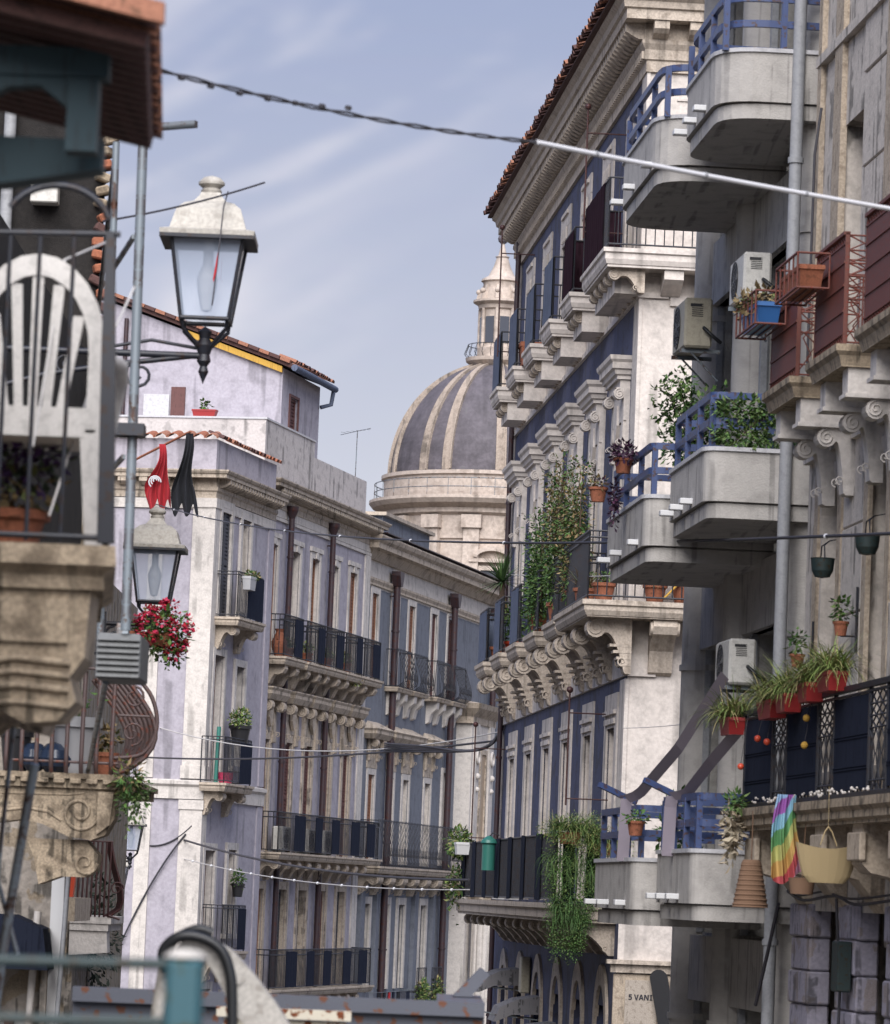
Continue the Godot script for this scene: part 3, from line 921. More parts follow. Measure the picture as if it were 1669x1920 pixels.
		for s in ([0.12, 0.5, 0.88] if i else [0.08, 0.3, 0.52, 0.74, 0.96]):
			var bx := lerpf(far + 0.1, near - 0.1, s)
			m = mb()
			scroll_bracket(m, bx - 0.09, bx + 0.09, 14.06, 0.5, 0.34, 0.085)
			part(bl, "corbel", m, M.palazzo_stone)
		if i == 0:
			for s in 3:
				m = mb()
				m.prism([Vector2(0.0, 14.06), Vector2(0.46, 14.06), Vector2(0.46, 13.92), Vector2(0.36, 13.86), Vector2(0.1, 13.74), Vector2(0.0, 13.72)], 2, -0.55 - s * 0.9, -0.27 - s * 0.9)
				part(bl, "corbel", m, M.cream)
		railing(mr, front.slice(0, 3) + [front[3]], 14.33, 1.02, 0.13)
		part(bl, "railing", mr, M.black_iron)
		m = mb()
		sheet(m, far, near - (0.0 if i else 0.5), 14.40, 15.36 - 0.05 * (i % 2), 0.585)
		if i == 1 or i == 0: m.box(far - 0.014, far - 0.004, 14.40, 15.36, 0.05, 0.575)
		part(bl, "screen", m, M.brown_sheet if i < 2 else M.slate_sheet)
	# balconies of the main floor on large scrolls
	for i in 6:
		var x: float = c[i]
		var bl := Node3D.new(); bl.name = "balcony"; b.add_child(bl, true)
		m = mb()
		var front: Array
		if i == 0:
			front = [Vector2(-3.3, 0), Vector2(-3.3, 0.68), Vector2(0.62, 0.68), Vector2(0.62, -3.2)]
			m.box(-3.3, 0.62, 9.03, 9.262, 0.0, 0.68); m.box(0.0, 0.62, 9.03, 9.262, -3.2, 0.0)
		else:
			front = path_out(x - 0.86, x + 0.8, 0.62)
			m.box(x - 0.86, x + 0.8, 9.03, 9.262, 0.0, 0.62)
		m.sweep(front, [Vector2(-0.02, 9.27), Vector2(0.08, 9.27), Vector2(0.08, 9.20), Vector2(0.05, 9.18), Vector2(0.05, 9.12), Vector2(0.015, 9.05), Vector2(-0.02, 9.05)])
		part(bl, "slab", m, M.palazzo_stone)
		var fx: Array = [-3.0, -1.7, 0.2] if i == 0 else [x - 0.6, x + 0.55]
		for q in fx:
			m = mb()
			scroll_bracket(m, q - 0.16, q + 0.16, 9.03, 0.62, 0.78, 0.14)
			for s in 4: m.box(q - 0.165, q + 0.165, 8.36 + s * 0.09, 8.40 + s * 0.09, 0.0, 0.16 + s * 0.05)
			part(bl, "corbel", m, M.palazzo_stone)
		if i == 0:
			for s in 3:
				m = mb()
				m.prism([Vector2(0, 9.03), Vector2(0.56, 9.03), Vector2(0.60, 8.93), Vector2(0.55, 8.82), Vector2(0.42, 8.78), Vector2(0.2, 8.6), Vector2(0.1, 8.3), Vector2(0, 8.25)], 2, -0.62 - s * 1.15, -0.28 - s * 1.15)
				m.tube([Vector3(0.47, 8.91, -0.66 - s * 1.15), Vector3(0.47, 8.91, -0.24 - s * 1.15)], 0.11, 12)
				part(bl, "corbel", m, M.palazzo_stone)
		var mr := mb()
		railing(mr, front, 9.27, 0.98, 0.13, 0.012, [0.0, 0.9, 1.0])
		part(bl, "railing", mr, M.black_iron)
		if i >= 3:
			m = mb()
			sheet(m, x - 0.85, x + [0.5, 0.3, 0.62][i - 3], 9.32, 10.22, 0.64)
			if i == 5: m.box(x - 0.875, x - 0.865, 9.32, 10.22, 0.05, 0.63)
			part(bl, "screen", m, M.slate_sheet)
	# long balcony of the first floor
	var lb := Node3D.new(); lb.name = "balcony"; b.add_child(lb, true)
	m = mb()
	m.box(-17.2, -0.3, 4.70, 4.955, 0.0, 0.92)
	m.sweep(path_out(-17.2, -0.3, 0.92), [Vector2(-0.02, 4.96), Vector2(0.07, 4.96), Vector2(0.07, 4.89), Vector2(0.03, 4.86), Vector2(0.03, 4.75), Vector2(-0.02, 4.74)])
	part(lb, "slab", m, M.palazzo_stone)
	for i in 13:
		m = mb()
		scroll_bracket(m, -16.9 + i * 1.36 - 0.15, -16.9 + i * 1.36 + 0.15, 4.70, 0.80, 0.46, 0.09)
		part(lb, "corbel", m, M.palazzo_stone)
	m = mb()
	railing(m, path_out(-17.15, -0.35, 0.88), 4.96, 1.0, 0.14, 0.012, [0.0, 1.0])
	part(lb, "railing", m, M.black_iron)
	for i in 7:
		m = mb()
		sheet(m, -17.1 + i * 2.3, -16.2 + i * 2.3 - 0.15 * (i % 3), 5.0, 5.98, 0.906)
		if i == 0: m.box(-17.172, -17.16, 5.0, 5.98, 0.1, 0.9)
		part(lb, "screen", m, M.dark_sheet)
	for i in 3:
		m = mb()
		m.box(-0.336, -0.324, 5.0, 5.98, 0.62 - i * 0.34, 0.80 - i * 0.34)
		part(lb, "screen", m, M.dark_sheet)
	# gilt drain along the far edge and iron flag poles
	m = mb()
	pipe_run(m, -19.2, 0.1, -0.2, 17.4, 0.05)
	part(b, "drainpipe", m, M.brown_pipe)
	for q in [[-16.9, 14.9, 17.3], [-2.4, 14.9, 16.9], [-1.9, 6.4, 8.1], [-18.5, 6.0, 8.2]]:
		m = mb()
		m.bar(Vector3(q[0], q[1], 0.62), Vector3(q[0], q[2], 0.62), 0.018)
		m.ball(Vector3(q[0], q[2], 0.62), 0.05, 8)
		m.bar(Vector3(q[0], lerpf(q[1], q[2], 0.8), 0.62), Vector3(q[0], lerpf(q[1], q[2], 0.8), 0.0), 0.014)
		m.bar(Vector3(q[0], q[1] + 0.1, 0.62), Vector3(q[0], q[1] + 0.1, 0.0), 0.014)
		part(b, "flag_pole", m, M.brown_iron)
	# things on the end wall: tall shuttered recess, poster
	m = mb()
	m.box(0.0, 0.03, 5.1, 8.1, -1.55, -0.98)
	part(b, "blind_window", m, M.shutter_dark)
	m = mb()
	m.box(0.0, 0.10, 4.02, 4.14, -9, 0.1)
	part(b, "string_course", m, M.palazzo_stone)
	m = mb(); m.box(0.0, 0.16, 4.141, 4.2, -9, 0.16)
	part(b, "string_course", m, M.palazzo_stone)
	m = mb()
	m.box(0.002, 0.06, -0.4, 4.0, -9, 0.05)
	part(b, "stone_pier", m, M.ochre_stone)
	var sg := thing("sale_poster", "pale paper poster with black 5 VANI lettering on cream corner pier", "poster", on(w, 0.066, 3.30, -0.12))
	m = mb()
	m.box(0.0, 0.008, 0.0, 0.62, -0.46, 0.0)
	part(sg, "sheet", m, M.paper)
	m = mb()
	m.box(0.0, 0.008, -0.72, -0.01, -0.48, 0.02)
	part(sg, "blank_sheet", m, M.white_cloth)
	var tm := TextMesh.new()
	var sf := SystemFont.new()
	sf.font_names = PackedStringArray(["Droid Sans"])
	sf.font_weight = 700
	tm.font = sf
	tm.text = "5 VANI"
	tm.font_size = 24
	tm.pixel_size = 0.0045
	tm.depth = 0.006
	var tl := part(sg, "lettering", tm, M.ink)
	tl.transform = Transform3D(Basis(Vector3.UP, PI / 2), Vector3(0.013, 0.38, -0.22))
	var bo := mb()
	var pl: Array = []
	for i in 17: pl.append(Vector2(cos(TAU * i / 16.0 + 0.0) * 0.13, sin(TAU * i / 16.0) * (0.13) + (0.34 if sin(TAU * i / 16.0) > 0 else -0.34)))
	pl.pop_back()
	bo.prism(pl, 0, -0.02, 0.02)
	single("oval_sign", bo, M.black_plastic, "dark elongated oval board leaning beside the 5 VANI poster", "sign", on(w, 0.12, 3.62, -0.66) * Transform3D(Basis(Vector3.RIGHT, 0.22), Vector3.ZERO))
	# awnings and a sign along the ground floor
	for q in [[-14.6, 3.5, 1.5, "dusty grey awning over the far palazzo doorway"], [-11.0, 3.1, 1.2, "lower dusty grey awning between palazzo doorways"], [-8.4, 2.75, 1.0, "short faded awning near the oval arches"]]:
		var t := thing("shop_awning", q[3], "awning", on(w, q[0], q[1], 0.0), "awnings along the palazzo")
		m = mb()
		m.prism([Vector2(0.02, 0.30), Vector2(0.4, 0.24), Vector2(0.7, 0.1), Vector2(0.8, -0.14), Vector2(0.76, -0.14), Vector2(0.5, -0.02), Vector2(0.02, 0.0)], 0, -q[2] / 2, q[2] / 2)
		part(t, "canopy", m, M.awning_cloth)
		for x in [-q[2] / 2 + 0.05, q[2] / 2 - 0.05]:
			m = mb(); m.bar(Vector3(x, -0.1, 0.0), Vector3(x, -0.02, 0.87), 0.015)
			part(t, "strut", m, M.zinc_pole)
	m = mb(); m.cbox(-0.2, 0.2, 0.0, 0.62, 0.0, 0.16, 0.02)
	single("utility_box", m, M.ac_cream, "yellow-green utility box on the blue ground floor wall", "box", on(w, -12.6, 3.4, 0.02))

# ---------------------------------------------------------------- the grey concrete block
func round_path(q: Array, r: float, k := 5) -> Array:
	# rounds the inner corners of a path of (x, z)
	var o: Array = [q[0]]
	for i in range(1, q.size() - 1):
		var a: Vector2 = (q[i - 1] - q[i]).normalized()
		var b: Vector2 = (q[i + 1] - q[i]).normalized()
		var rr := minf(r, minf(q[i].distance_to(q[i - 1]), q[i].distance_to(q[i + 1])) * 0.45)
		for j in k + 1:
			var t := j / float(k)
			o.append((q[i] + a * rr).lerp(q[i], t).lerp(q[i].lerp(q[i] + b * rr, t), t))
	o.append(q[-1])
	return o

func grey_block():
	var w := wall_frame(Vector3(2.951, 0, -36), -5.0, true)
	var b := thing("grey_apartment_block", "grey modern apartment block with stepped concrete balconies and blue rails", "building", w)
	var m := mb()
	var holes: Array = []
	for f in 5:
		var y0 := 1.35 + f * 3.4
		holes.append([-5.75, -4.0, y0, y0 + 2.75]); holes.append([-3.0, -1.75, y0, y0 + 2.75]); holes.append([-1.4, -0.42, y0 + 0.0, y0 + 2.75])
	holed(m, -6.2, 0.3, -0.4, 18.5, -0.22, holes, 0.55)
	part(b, "wall", m, M.grey_wall)
	m = mb()
	body(m, -6.2, 0.3, -0.4, 18.5, -0.222, 8)
	part(b, "end_wall", m, M.grey_wall)
	for x in [-6.0, -3.45, -0.12]:
		m = mb()
		m.tube([Vector3(x, -0.4, -0.2), Vector3(x, 18.4, -0.2)], 0.24, 14)
		for y in [3.9, 7.3, 10.75, 14.1]: m.lathe([Vector2(0.24, y), Vector2(0.262, y), Vector2(0.262, y + 0.06), Vector2(0.24, y + 0.06)], 14, Vector3(x, 0, -0.2))
		part(b, "pilaster", m, M.concrete)
	for f in 5:
		var y := 4.3 + f * 3.4
		m = mb()
		m.box(-6.15, -3.68, y - 0.2, y + 0.42, -0.221, -0.1)
		part(b, "lintel_beam", m, M.concrete)
		m = mb(); m.box(-3.22, -0.36, y - 0.2, y + 0.42, -0.221, -0.1)
		part(b, "lintel_beam", m, M.concrete)
	for h in holes:
		var wn := Node3D.new(); wn.name = "window"; b.add_child(wn, true)
		m = mb()
		surround(m, h[0], h[1], h[2], h[3], 0.09, -0.24, -0.16)
		part(wn, "frame", m, M.grey_pipe)
		m = mb()
		var xm: float = (h[0] + h[1]) / 2
		for x in [h[0], xm - 0.04, h[1] - 0.08]: m.box(x, x + 0.08, h[2], h[3], -0.72, -0.68)
		m.box(h[0], h[1], h[3] - 0.3, h[3], -0.74, -0.5)
		part(wn, "shutter_box", m, M.grey_plastic)
		m = mb()
		m.quad(Vector3(h[0], h[2], -0.71), Vector3(h[0], h[3], -0.71), Vector3(h[1], h[3], -0.71), Vector3(h[1], h[2], -0.71))
		part(wn, "pane", m, M.glass)
	# stepped balconies
	var tops := [5.48, 8.86, 12.28, 15.7]
	for k in 4:
		for unit in 2:
			var top: float = tops[k] - (0.0 if unit == 0 else [0.07, 0.2, 0.16, 0.18][k])
			var bl := Node3D.new(); bl.name = "balcony"; b.add_child(bl, true)
			var base: Array = [Vector2(-2.10, -0.2), Vector2(-2.10, 0.78), Vector2(0.22, 0.80), Vector2(0.22, -0.2)] if unit == 0 else [Vector2(-5.1, -0.2), Vector2(-5.1, 0.95), Vector2(-2.14, 0.98), Vector2(-2.14, -0.2)]
			var path := round_path(base, 0.42 if k == 2 else 0.16, 6)
			m = mb()
			m.sweep(path, [Vector2(-0.10, top - 0.03), Vector2(0, top - 0.03), Vector2(0, top - 0.46), Vector2(-0.10, top - 0.46)])
			part(bl, "parapet", m, M.concrete)
			m = mb()
			m.sweep(path, [Vector2(-0.125, top), Vector2(0.02, top), Vector2(0.02, top - 0.035), Vector2(-0.125, top - 0.035)])
			part(bl, "coping", m, M.coping)
			m = mb()
			var mid: float = (base[1].x + base[2].x) / 2
			var inner: Array = []
			for q in path: inner.append(Vector2(mid + (q.x - mid) * 0.975, q.y - 0.035 if q.y > 0.3 else q.y))
			m.prism(inner, 1, top - 0.60, top - 0.475)
			part(bl, "slab", m, M.concrete)
			m = mb()
			m.prism(inner.map(func(q): return Vector2(mid + (q.x - mid) * 0.97, q.y - 0.03)), 1, top - 0.478, top - 0.455)
			part(bl, "bed_joint", m, M.concrete)
			for x in ([-1.75, -1.15, -0.55] if unit == 0 else [-4.75, -3.85, -2.6]):
				m = mb()
				var z := 0.96 if unit else 0.79
				m.cbox(x - 0.055, x + 0.055, top - 0.43, top - 0.38, z - 0.05, z + 0.11, 0.006)
				part(bl, "drain_spout", m, M.pvc)
			m = mb()
			for h in [0.22, 0.44]:
				m.sweep(path, [Vector2(-0.075, top + h - 0.03), Vector2(-0.035, top + h - 0.03), Vector2(-0.035, top + h + 0.03), Vector2(-0.075, top + h + 0.03)])
			part(bl, "rail", m, M.blue_rail)
			for q in ([[-2.04, 0.72], [-1.3, 0.74], [-0.55, 0.745], [0.12, 0.74], [0.165, 0.25]] if unit == 0 else [[-5.0, 0.88], [-4.1, 0.9], [-3.1, 0.9], [-2.22, 0.9], [-2.195, 0.45]]):
				m = mb()
				m.box(q[0] - 0.028, q[0] + 0.028, top - 0.02, top + 0.44, q[1] - 0.03, q[1] + 0.02)
				part(bl, "post", m, M.blue_rail)
	# gutter pipe beside the older house
	m = mb()
	pipe_run(m, 0.24, 0.12, -0.3, 18.0, 0.055, 2.2)
	part(b, "drainpipe", m, M.grey_pipe)
	ac_unit("white cooling unit on the grey wall near the upper red balconies", on(w, -1.45, 10.33, 0.0), 0.78, 0.40, 0.25, M.ac_white)
	ac_unit("yellowed cream cooling unit beside the cream palazzo end wall", on(w, -4.85, 10.31, 0.0), 0.78, 0.48, 0.27, M.ac_cream)
	ac_unit("grimy white cooling unit above the grassy red troughs", on(w, -1.6, 6.94, 0.0), 0.78, 0.40, 0.24, M.ac_white)
	# long narrow woven mats slung from the blue rails
	for q in [[Vector3(-0.1, 6.95, 0.52), Vector3(-1.2, 6.35, 0.74), Vector3(-2.45, 5.97, 0.90), Vector3(-2.6, 5.94, 0.985), Vector3(-2.62, 5.38, 1.0)], [Vector3(1.0, 6.45, 0.56), Vector3(0.2, 6.2, 0.66), Vector3(-0.75, 5.95, 0.72), Vector3(-0.88, 5.93, 0.83), Vector3(-0.9, 5.42, 0.84)]]:
		m = mb()
		var cv := Curve3D.new()
		for p in q: cv.add_point(p)
		var pts := []
		for i in 25: pts.append(cv.sample_baked(cv.get_baked_length() * i / 24.0))
		for i in 24:
			var d: Vector3 = (pts[i + 1] - pts[i]).normalized()
			var s: Vector3 = Vector3(0.03, 0, 0.055) if absf(d.y) > 0.8 else Vector3(0.02, 0.03, 0.035)
			var up: Vector3 = Vector3(0, 0.004, 0.006)
			m.quad(pts[i] - s, pts[i] + s, pts[i + 1] + s, pts[i + 1] - s)
			m.quad(pts[i] - s + up, pts[i] + s + up, pts[i + 1] + s + up, pts[i + 1] - s + up)
		single("woven_mat", m, M.mat_cloth, "narrow woven runner slung from the cooling unit over the blue rail" if q[0].x < 0 else "narrow woven runner slung from the dark balcony end over the blue rail", "mat", w, "woven runners on the grey block")
	for q in [[-3.3, 0.5], [-1.3, 0.4]]:
		m = mb()
		m.box(-0.03, 0.03, -0.025, 0.025, -0.2, 0.2)
		single("blue_plank", m, M.blue_rail, "blue timber poking out over the feathery ferns" if q[0] < -2 else "blue timber poking out beside the woven runner", "timber", on(w, q[0], 6.0, 0.98 if q[0] < -2 else 0.84) * Transform3D(Basis(Vector3.UP, 0.25) * Basis(Vector3.RIGHT, -0.38), Vector3.ZERO), "blue timbers on the lowest balcony")

# ---------------------------------------------------------------- the old stone front with red balconies
func lattice(m: MB, x0: float, x1: float, y0: float, y1: float, z: float, across: bool, r := 0.009):
	# ornamental ironwork in a panel; across: the panel stands at right angles to the wall (x is then the fixed place, x0..x1 run along z)
	var pt := func(u: float, v: float) -> Vector3: return Vector3(z, v, u) if across else Vector3(u, v, z)
	var wd := x1 - x0
	var ht := y1 - y0
	for v in [y0, y0 + ht * 0.10, y0 + ht * 0.62, y0 + ht * 0.74, y0 + ht * 0.86, y1]: m.bar(pt.call(x0, v), pt.call(x1, v), r)
	for u in [x0, x1]: m.bar(pt.call(u, y0), pt.call(u, y1), r * 1.5)
	var k := maxi(2, int(wd / 0.2))
	for i in k:
		var a := x0 + wd * i / k
		var c := x0 + wd * (i + 1) / k
		var mid := (a + c) / 2
		for q in [[0.62, 0.74], [0.74, 0.86], [0.86, 1.0]]:
			m.bar(pt.call(a, y0 + ht * q[0]), pt.call(c, y0 + ht * q[1]), r * 0.8)
			m.bar(pt.call(c, y0 + ht * q[0]), pt.call(a, y0 + ht * q[1]), r * 0.8)
		m.bar(pt.call(mid, y0), pt.call(mid, y0 + ht * 0.62), r * 0.8)
		for s in [a, c]:
			m.tube([pt.call(s, y0 + ht * 0.04), pt.call(lerpf(s, mid, 0.8), y0 + ht * 0.2), pt.call(lerpf(s, mid, 0.25), y0 + ht * 0.36), pt.call(lerpf(s, mid, 0.9), y0 + ht * 0.5), pt.call(s, y0 + ht * 0.62)], r * 0.8, 4)

func old_stone_front():
	var w := wall_frame(Vector3(2.969, 0, -35.4), -5.0, true)
	var b := thing("old_stone_house", "weathered beige stone house with red iron balconies and ochre pilasters", "building", w)
	var m := mb()
	var holes: Array = []
	for k in 6:
		var x := 1.02 + k * 2.0
		holes.append([x, x + 0.78, 6.1, 8.55]); holes.append([x + 0.45, x + 1.25, 9.2, 11.3])
	holed(m, 0.32, 13.0, 5.0, 18.5, 0.0, holes, 0.28)
	part(b, "wall", m, M.beige_wall)
	m = mb()
	body(m, 0.32, 13.0, -0.4, 18.5, -0.002, 7)
	part(b, "end_wall", m, M.beige_wall)
	# ashlar courses between the pilasters, each a slab of its own
	for k in 6:
		var x := 2.03 + k * 2.0
		for q in [[5.95, 6.62], [6.63, 7.29], [7.305, 7.98], [7.995, 8.7]]:
			m = mb()
			m.cbox(x, x + 0.86, q[0], q[1], -0.01, 0.018 + rng.randf() * 0.01, 0.008)
			part(b, "ashlar_slab", m, M.beige_wall)
		for q in [[9.3, 10.05], [10.065, 10.8], [10.815, 11.55], [11.565, 12.0], [12.02, 12.9], [12.915, 13.9]]:
			m = mb()
			m.cbox(x + 0.34, x + 1.28 if q[0] > 11.4 else x + 1.28, q[0], q[1], -0.01, 0.016 + rng.randf() * 0.012, 0.008)
			part(b, "ashlar_slab", m, M.beige_wall)
	for x in [0.36, 1.16, 3.4, 5.4, 7.4]:
		m = mb()
		m.box(x, x + (0.16 if x < 1 else 0.34), 9.2, 18.0, -0.01, 0.045)
		m.box(x - 0.03, x + (0.19 if x < 1 else 0.37), 9.2, 9.5, -0.01, 0.06)
		part(b, "pilaster", m, M.ochre_stone)
	for x in [0.78, 1.82, 2.93, 3.83, 4.93, 5.83, 6.93]:
		m = mb()
		m.box(x, x + 0.17, 5.9, 8.7, -0.01, 0.03)
		part(b, "jamb", m, M.ochre_stone)
	m = mb()
	m.box(0.34, 13.0, 11.98, 12.06, -0.01, 0.06)
	part(b, "string_course", m, M.beige_wall)
	m = mb(); m.box(0.34, 13.0, 8.66, 8.72, -0.01, 0.06)
	part(b, "string_course", m, M.beige_wall)
	m = mb(); m.box(0.34, 13.0, 13.95, 14.1, -0.01, 0.12)
	part(b, "string_course", m, M.beige_wall)
	for h in holes:
		window_in(b, h[0], h[1], h[2], h[3], 0.26, "glass" if h[2] < 7 else "dark", M.ochre_stone, 0.0)
		if h[2] < 7:
			m = mb()
			var po: Array = [Vector2(h[0] - 0.02, h[3] + 0.02), Vector2(h[1] + 0.02, h[3] + 0.02)]
			for i in 11: po.append(Vector2((h[0] + h[1]) / 2 + cos(PI * i / 10.0) * 0.41, h[3] - 0.52 + sin(PI * i / 10.0) * 0.5))
			m.prism(po, 2, -0.12, 0.02)
			part(b, "arch_head", m, M.beige_wall)
	# red balconies
	for k in 5:
		var x0 := 1.30 + k * 2.0
		var x1 := x0 + 1.2
		var bl := Node3D.new(); bl.name = "balcony"; b.add_child(bl, true)
		m = mb()
		m.box(x0, x1, 8.96, 9.10, 0.0, 0.52)
		m.sweep(path_out(x0, x1, 0.52), [Vector2(-0.02, 9.12), Vector2(0.05, 9.12), Vector2(0.05, 9.07), Vector2(0.02, 9.04), Vector2(0.0, 8.97), Vector2(-0.02, 8.97)])
		part(bl, "slab", m, M.near_stone)
		for x in [x0 + 0.03, x1 - 0.25]:
			m = mb()
			m.box(x, x + 0.22, 8.77, 8.96, 0.0, 0.46)
			m.box(x - 0.02, x + 0.24, 8.74, 8.77, 0.0, 0.48)
			scroll_bracket(m, x + 0.02, x + 0.20, 8.74, 0.30, 0.52, 0.075)
			part(bl, "corbel", m, M.white_stone)
		m = mb()
		m.box(x0 + 0.01, x1 - 0.01, 9.2, 9.86, 0.50, 0.512)
		for y in [9.36, 9.55, 9.72]: m.box(x0 + 0.01, x1 - 0.01, y, y + 0.02, 0.512, 0.522)
		part(bl, "front_sheet", m, M.red_iron)
		m = mb()
		for i in 13:
			var x := x0 + 0.05 + i * 0.09
			for y in [9.12, 9.87]: m.tube(ring_pts(Vector3(x, y + 0.04, 0.506), 0.033, 8), 0.007, 4)
		m.box(x0, x1, 9.93, 9.955, 0.48, 0.53); m.box(x0, x1, 9.86, 9.872, 0.494, 0.52); m.box(x0, x1, 9.195, 9.207, 0.494, 0.52)
		for x in [x0, x1 - 0.025]: m.box(x, x + 0.025, 9.1, 9.95, 0.485, 0.515)
		lattice(m, 0.02, 0.49, 9.14, 9.93, x1 - 0.012, true)
		lattice(m, 0.02, 0.49, 9.14, 9.93, x0 + 0.012, true)
		part(bl, "ironwork", m, M.red_iron)
	# long dark balcony of the first floor
	var lb := Node3D.new(); lb.name = "balcony"; b.add_child(lb, true)
	m = mb()
	m.box(0.42, 12, 5.62, 5.77, 0.0, 0.50)
	m.sweep(path_out(0.42, 12.0, 0.50), [Vector2(-0.02, 5.80), Vector2(0.06, 5.80), Vector2(0.06, 5.74), Vector2(0.03, 5.71), Vector2(0.03, 5.66), Vector2(-0.02, 5.63)])
	part(lb, "slab", m, M.near_stone)
	for i in 8:
		m = mb()
		m.prism([Vector2(0, 5.62), Vector2(0.46, 5.62), Vector2(0.46, 5.34), Vector2(0.40, 5.28), Vector2(0.2, 5.24), Vector2(0, 5.0)], 0, 0.7 + i * 1.5, 1.1 + i * 1.5)
		m.cbox(0.66 + i * 1.5, 1.14 + i * 1.5, 5.36, 5.56, 0.44, 0.49, 0.01)
		part(lb, "corbel", m, M.ochre_stone)
	for k in 6:
		m = mb()
		var x := 0.52 + k * 2.0
		m.box(x, x + 1.30, 5.86, 6.52, 0.475, 0.487)
		for y in [6.0, 6.02, 6.22, 6.24]: m.box(x, x + 1.3, y, y + 0.008, 0.487, 0.494)
		part(lb, "screen", m, M.dark_sheet)
	m = mb()
	m.box(0.44, 12, 6.56, 6.60, 0.46, 0.51); m.box(0.44, 12, 5.81, 5.84, 0.465, 0.5); m.box(0.44, 12, 6.525, 6.54, 0.47, 0.495)
	for k in 6:
		lattice(m, 1.86 + k * 2.0, 2.50 + k * 2.0, 5.84, 6.54, 0.482, false, 0.008)
		for x in [0.5 + k * 2.0, 1.84 + k * 2.0]: m.box(x, x + 0.025, 5.8, 6.58, 0.466, 0.496)
	for i in 80: m.tube(ring_pts(Vector3(0.52 + i * 0.14, 5.86, 0.48), 0.03, 6), 0.006, 4)
	railing(m, [Vector2(0.46, 0.0), Vector2(0.46, 0.48)], 5.8, 0.78, 0.1)
	part(lb, "ironwork", m, M.black_iron)
	# lilac-washed block piers of the ground floor
	for k in 5:
		var x := 0.36 + k * 2.0
		for j in 20:
			m = mb()
			var y := -0.3 + j * 0.268
			m.cbox(x, x + 0.86 + (0.03 if j % 2 else 0.0), y, y + 0.262, -0.14, 0.03 + (0.02 if (j + k) % 2 else 0.0), 0.014)
			part(b, "block", m, M.lilac_block)
		m = mb()
		m.box(x + 0.92, x + 1.36, -0.3, 4.0, -0.6, -0.55)
		part(b, "door_panel", m, M.near_plaster)
		m = mb()
		m.box(x + 0.95, x + 1.98, 4.75, 5.1, -0.33, -0.16)
		part(b, "door_lintel", m, M.near_plaster)
		m = mb()
		m.box(x + 1.40, x + 1.44, -0.3, 4.6, -0.32, -0.1)
		part(b, "door_post", m, M.shutter_dark)
	for q in [[2.0, 6.3, "red"], [1.55, 6.34, "red"], [0.75, 6.14, "red"], [3.75, 6.42, "yellow"], [3.7, 6.22, "yellow"]]:
		var ot := thing("hanging_ornament", "little round %s ornament hung on a thread from the dark railing" % q[2], "ornament", on(w, q[0], q[1], 0.56), "ornaments on the dark railing")
		m = mb(); m.ball(Vector3.ZERO, 0.028, 10)
		part(ot, "ball", m, M.orange_plastic if q[2] == "red" else M.yellow_board)
		m = mb(); m.tube([Vector3(0, 0.02, 0), Vector3(0, 6.57 - q[1], -0.05)], 0.003, 4)
		part(ot, "thread", m, M.cable)
	m = mb()
	m.tube(smooth([Vector3(0.5, 5.15, 0.1), Vector3(1.4, 5.08, 0.12), Vector3(2.6, 5.12, 0.1), Vector3(3.6, 5.06, 0.12), Vector3(5.0, 5.1, 0.1)]), 0.012, 6)
	part(b, "cable_run", m, M.cable)
	m = mb()
	m.tube(smooth([Vector3(0.5, 5.18, 0.1), Vector3(1.2, 5.12, 0.12), Vector3(2.2, 5.15, 0.1), Vector3(3.4, 5.1, 0.12), Vector3(5.0, 5.14, 0.1)]), 0.009, 6)
	part(b, "cable_run", m, M.cable)
	m = mb()
	m.tube([Vector3(0.2, 5.05, 0.12), Vector3(0.05, 4.7, 0.16), Vector3(-0.3, 4.2, 0.2)], 0.016, 6)
	part(b, "cable_run", m, M.cable)
	m = mb()
	m.tube([Vector3(2.7, 5.1, 0.1), Vector3(2.75, 4.4, 0.06), Vector3(2.7, 3.6, 0.06)], 0.012, 6)
	part(b, "cable_run", m, M.cable)
	m = mb()
	m.cbox(2.9, 3.16, 4.4, 4.78, 0.05, 0.16, 0.01)
	part(b, "meter_box", m, M.green_metal)
	for q in [[0.62, 9.0], [0.66, 13.0]]:
		m = mb(); m.tube([Vector3(q[0], q[1], 0.05), Vector3(q[0], q[1] + 0.5, 0.10), Vector3(q[0] + 0.03, q[1] + 2.2, 0.10), Vector3(q[0], q[1] + 2.6, 0.05)], 0.012, 6)
		part(b, "wall_cable", m, M.cable)
	# things on and under its balconies
	for q in [[0.25, 6.44, 0.5, "next to the grey block"], [2.2, 6.5, 0.62, "longest of the row"], [2.95, 6.52, 0.42, "third along the rail"], [3.9, 6.56, 0.4, "just above the rainbow cloth"], [4.75, 6.6, 0.5, "highest on the rail"]]:
		potted("grassy_trough", "red plastic trough of pale spidery grass, %s" % q[3], on(w, q[0], q[1] - 0.03, 0.56), 0.07, 0.14, M.red_plastic, func(l, h): grassy(l, Vector3(0, h, 0), Vector3(q[2] * 0.55, 0.03, 0.08), 420, 0.34, 0.006, 0.34, LIME), q[2], "red troughs along the dark railing")
	# rainbow cloth with folds
	var cl := mb(true)
	var cols := [Color(0.30, 0.45, 0.62), Color(0.30, 0.10, 0.36), Color(0.22, 0.42, 0.52), Color(0.10, 0.26, 0.10), Color(0.40, 0.40, 0.14), Color(0.46, 0.28, 0.09), Color(0.38, 0.06, 0.07), Color(0.40, 0.20, 0.28)]
	var nx := 60
	var ny := 90
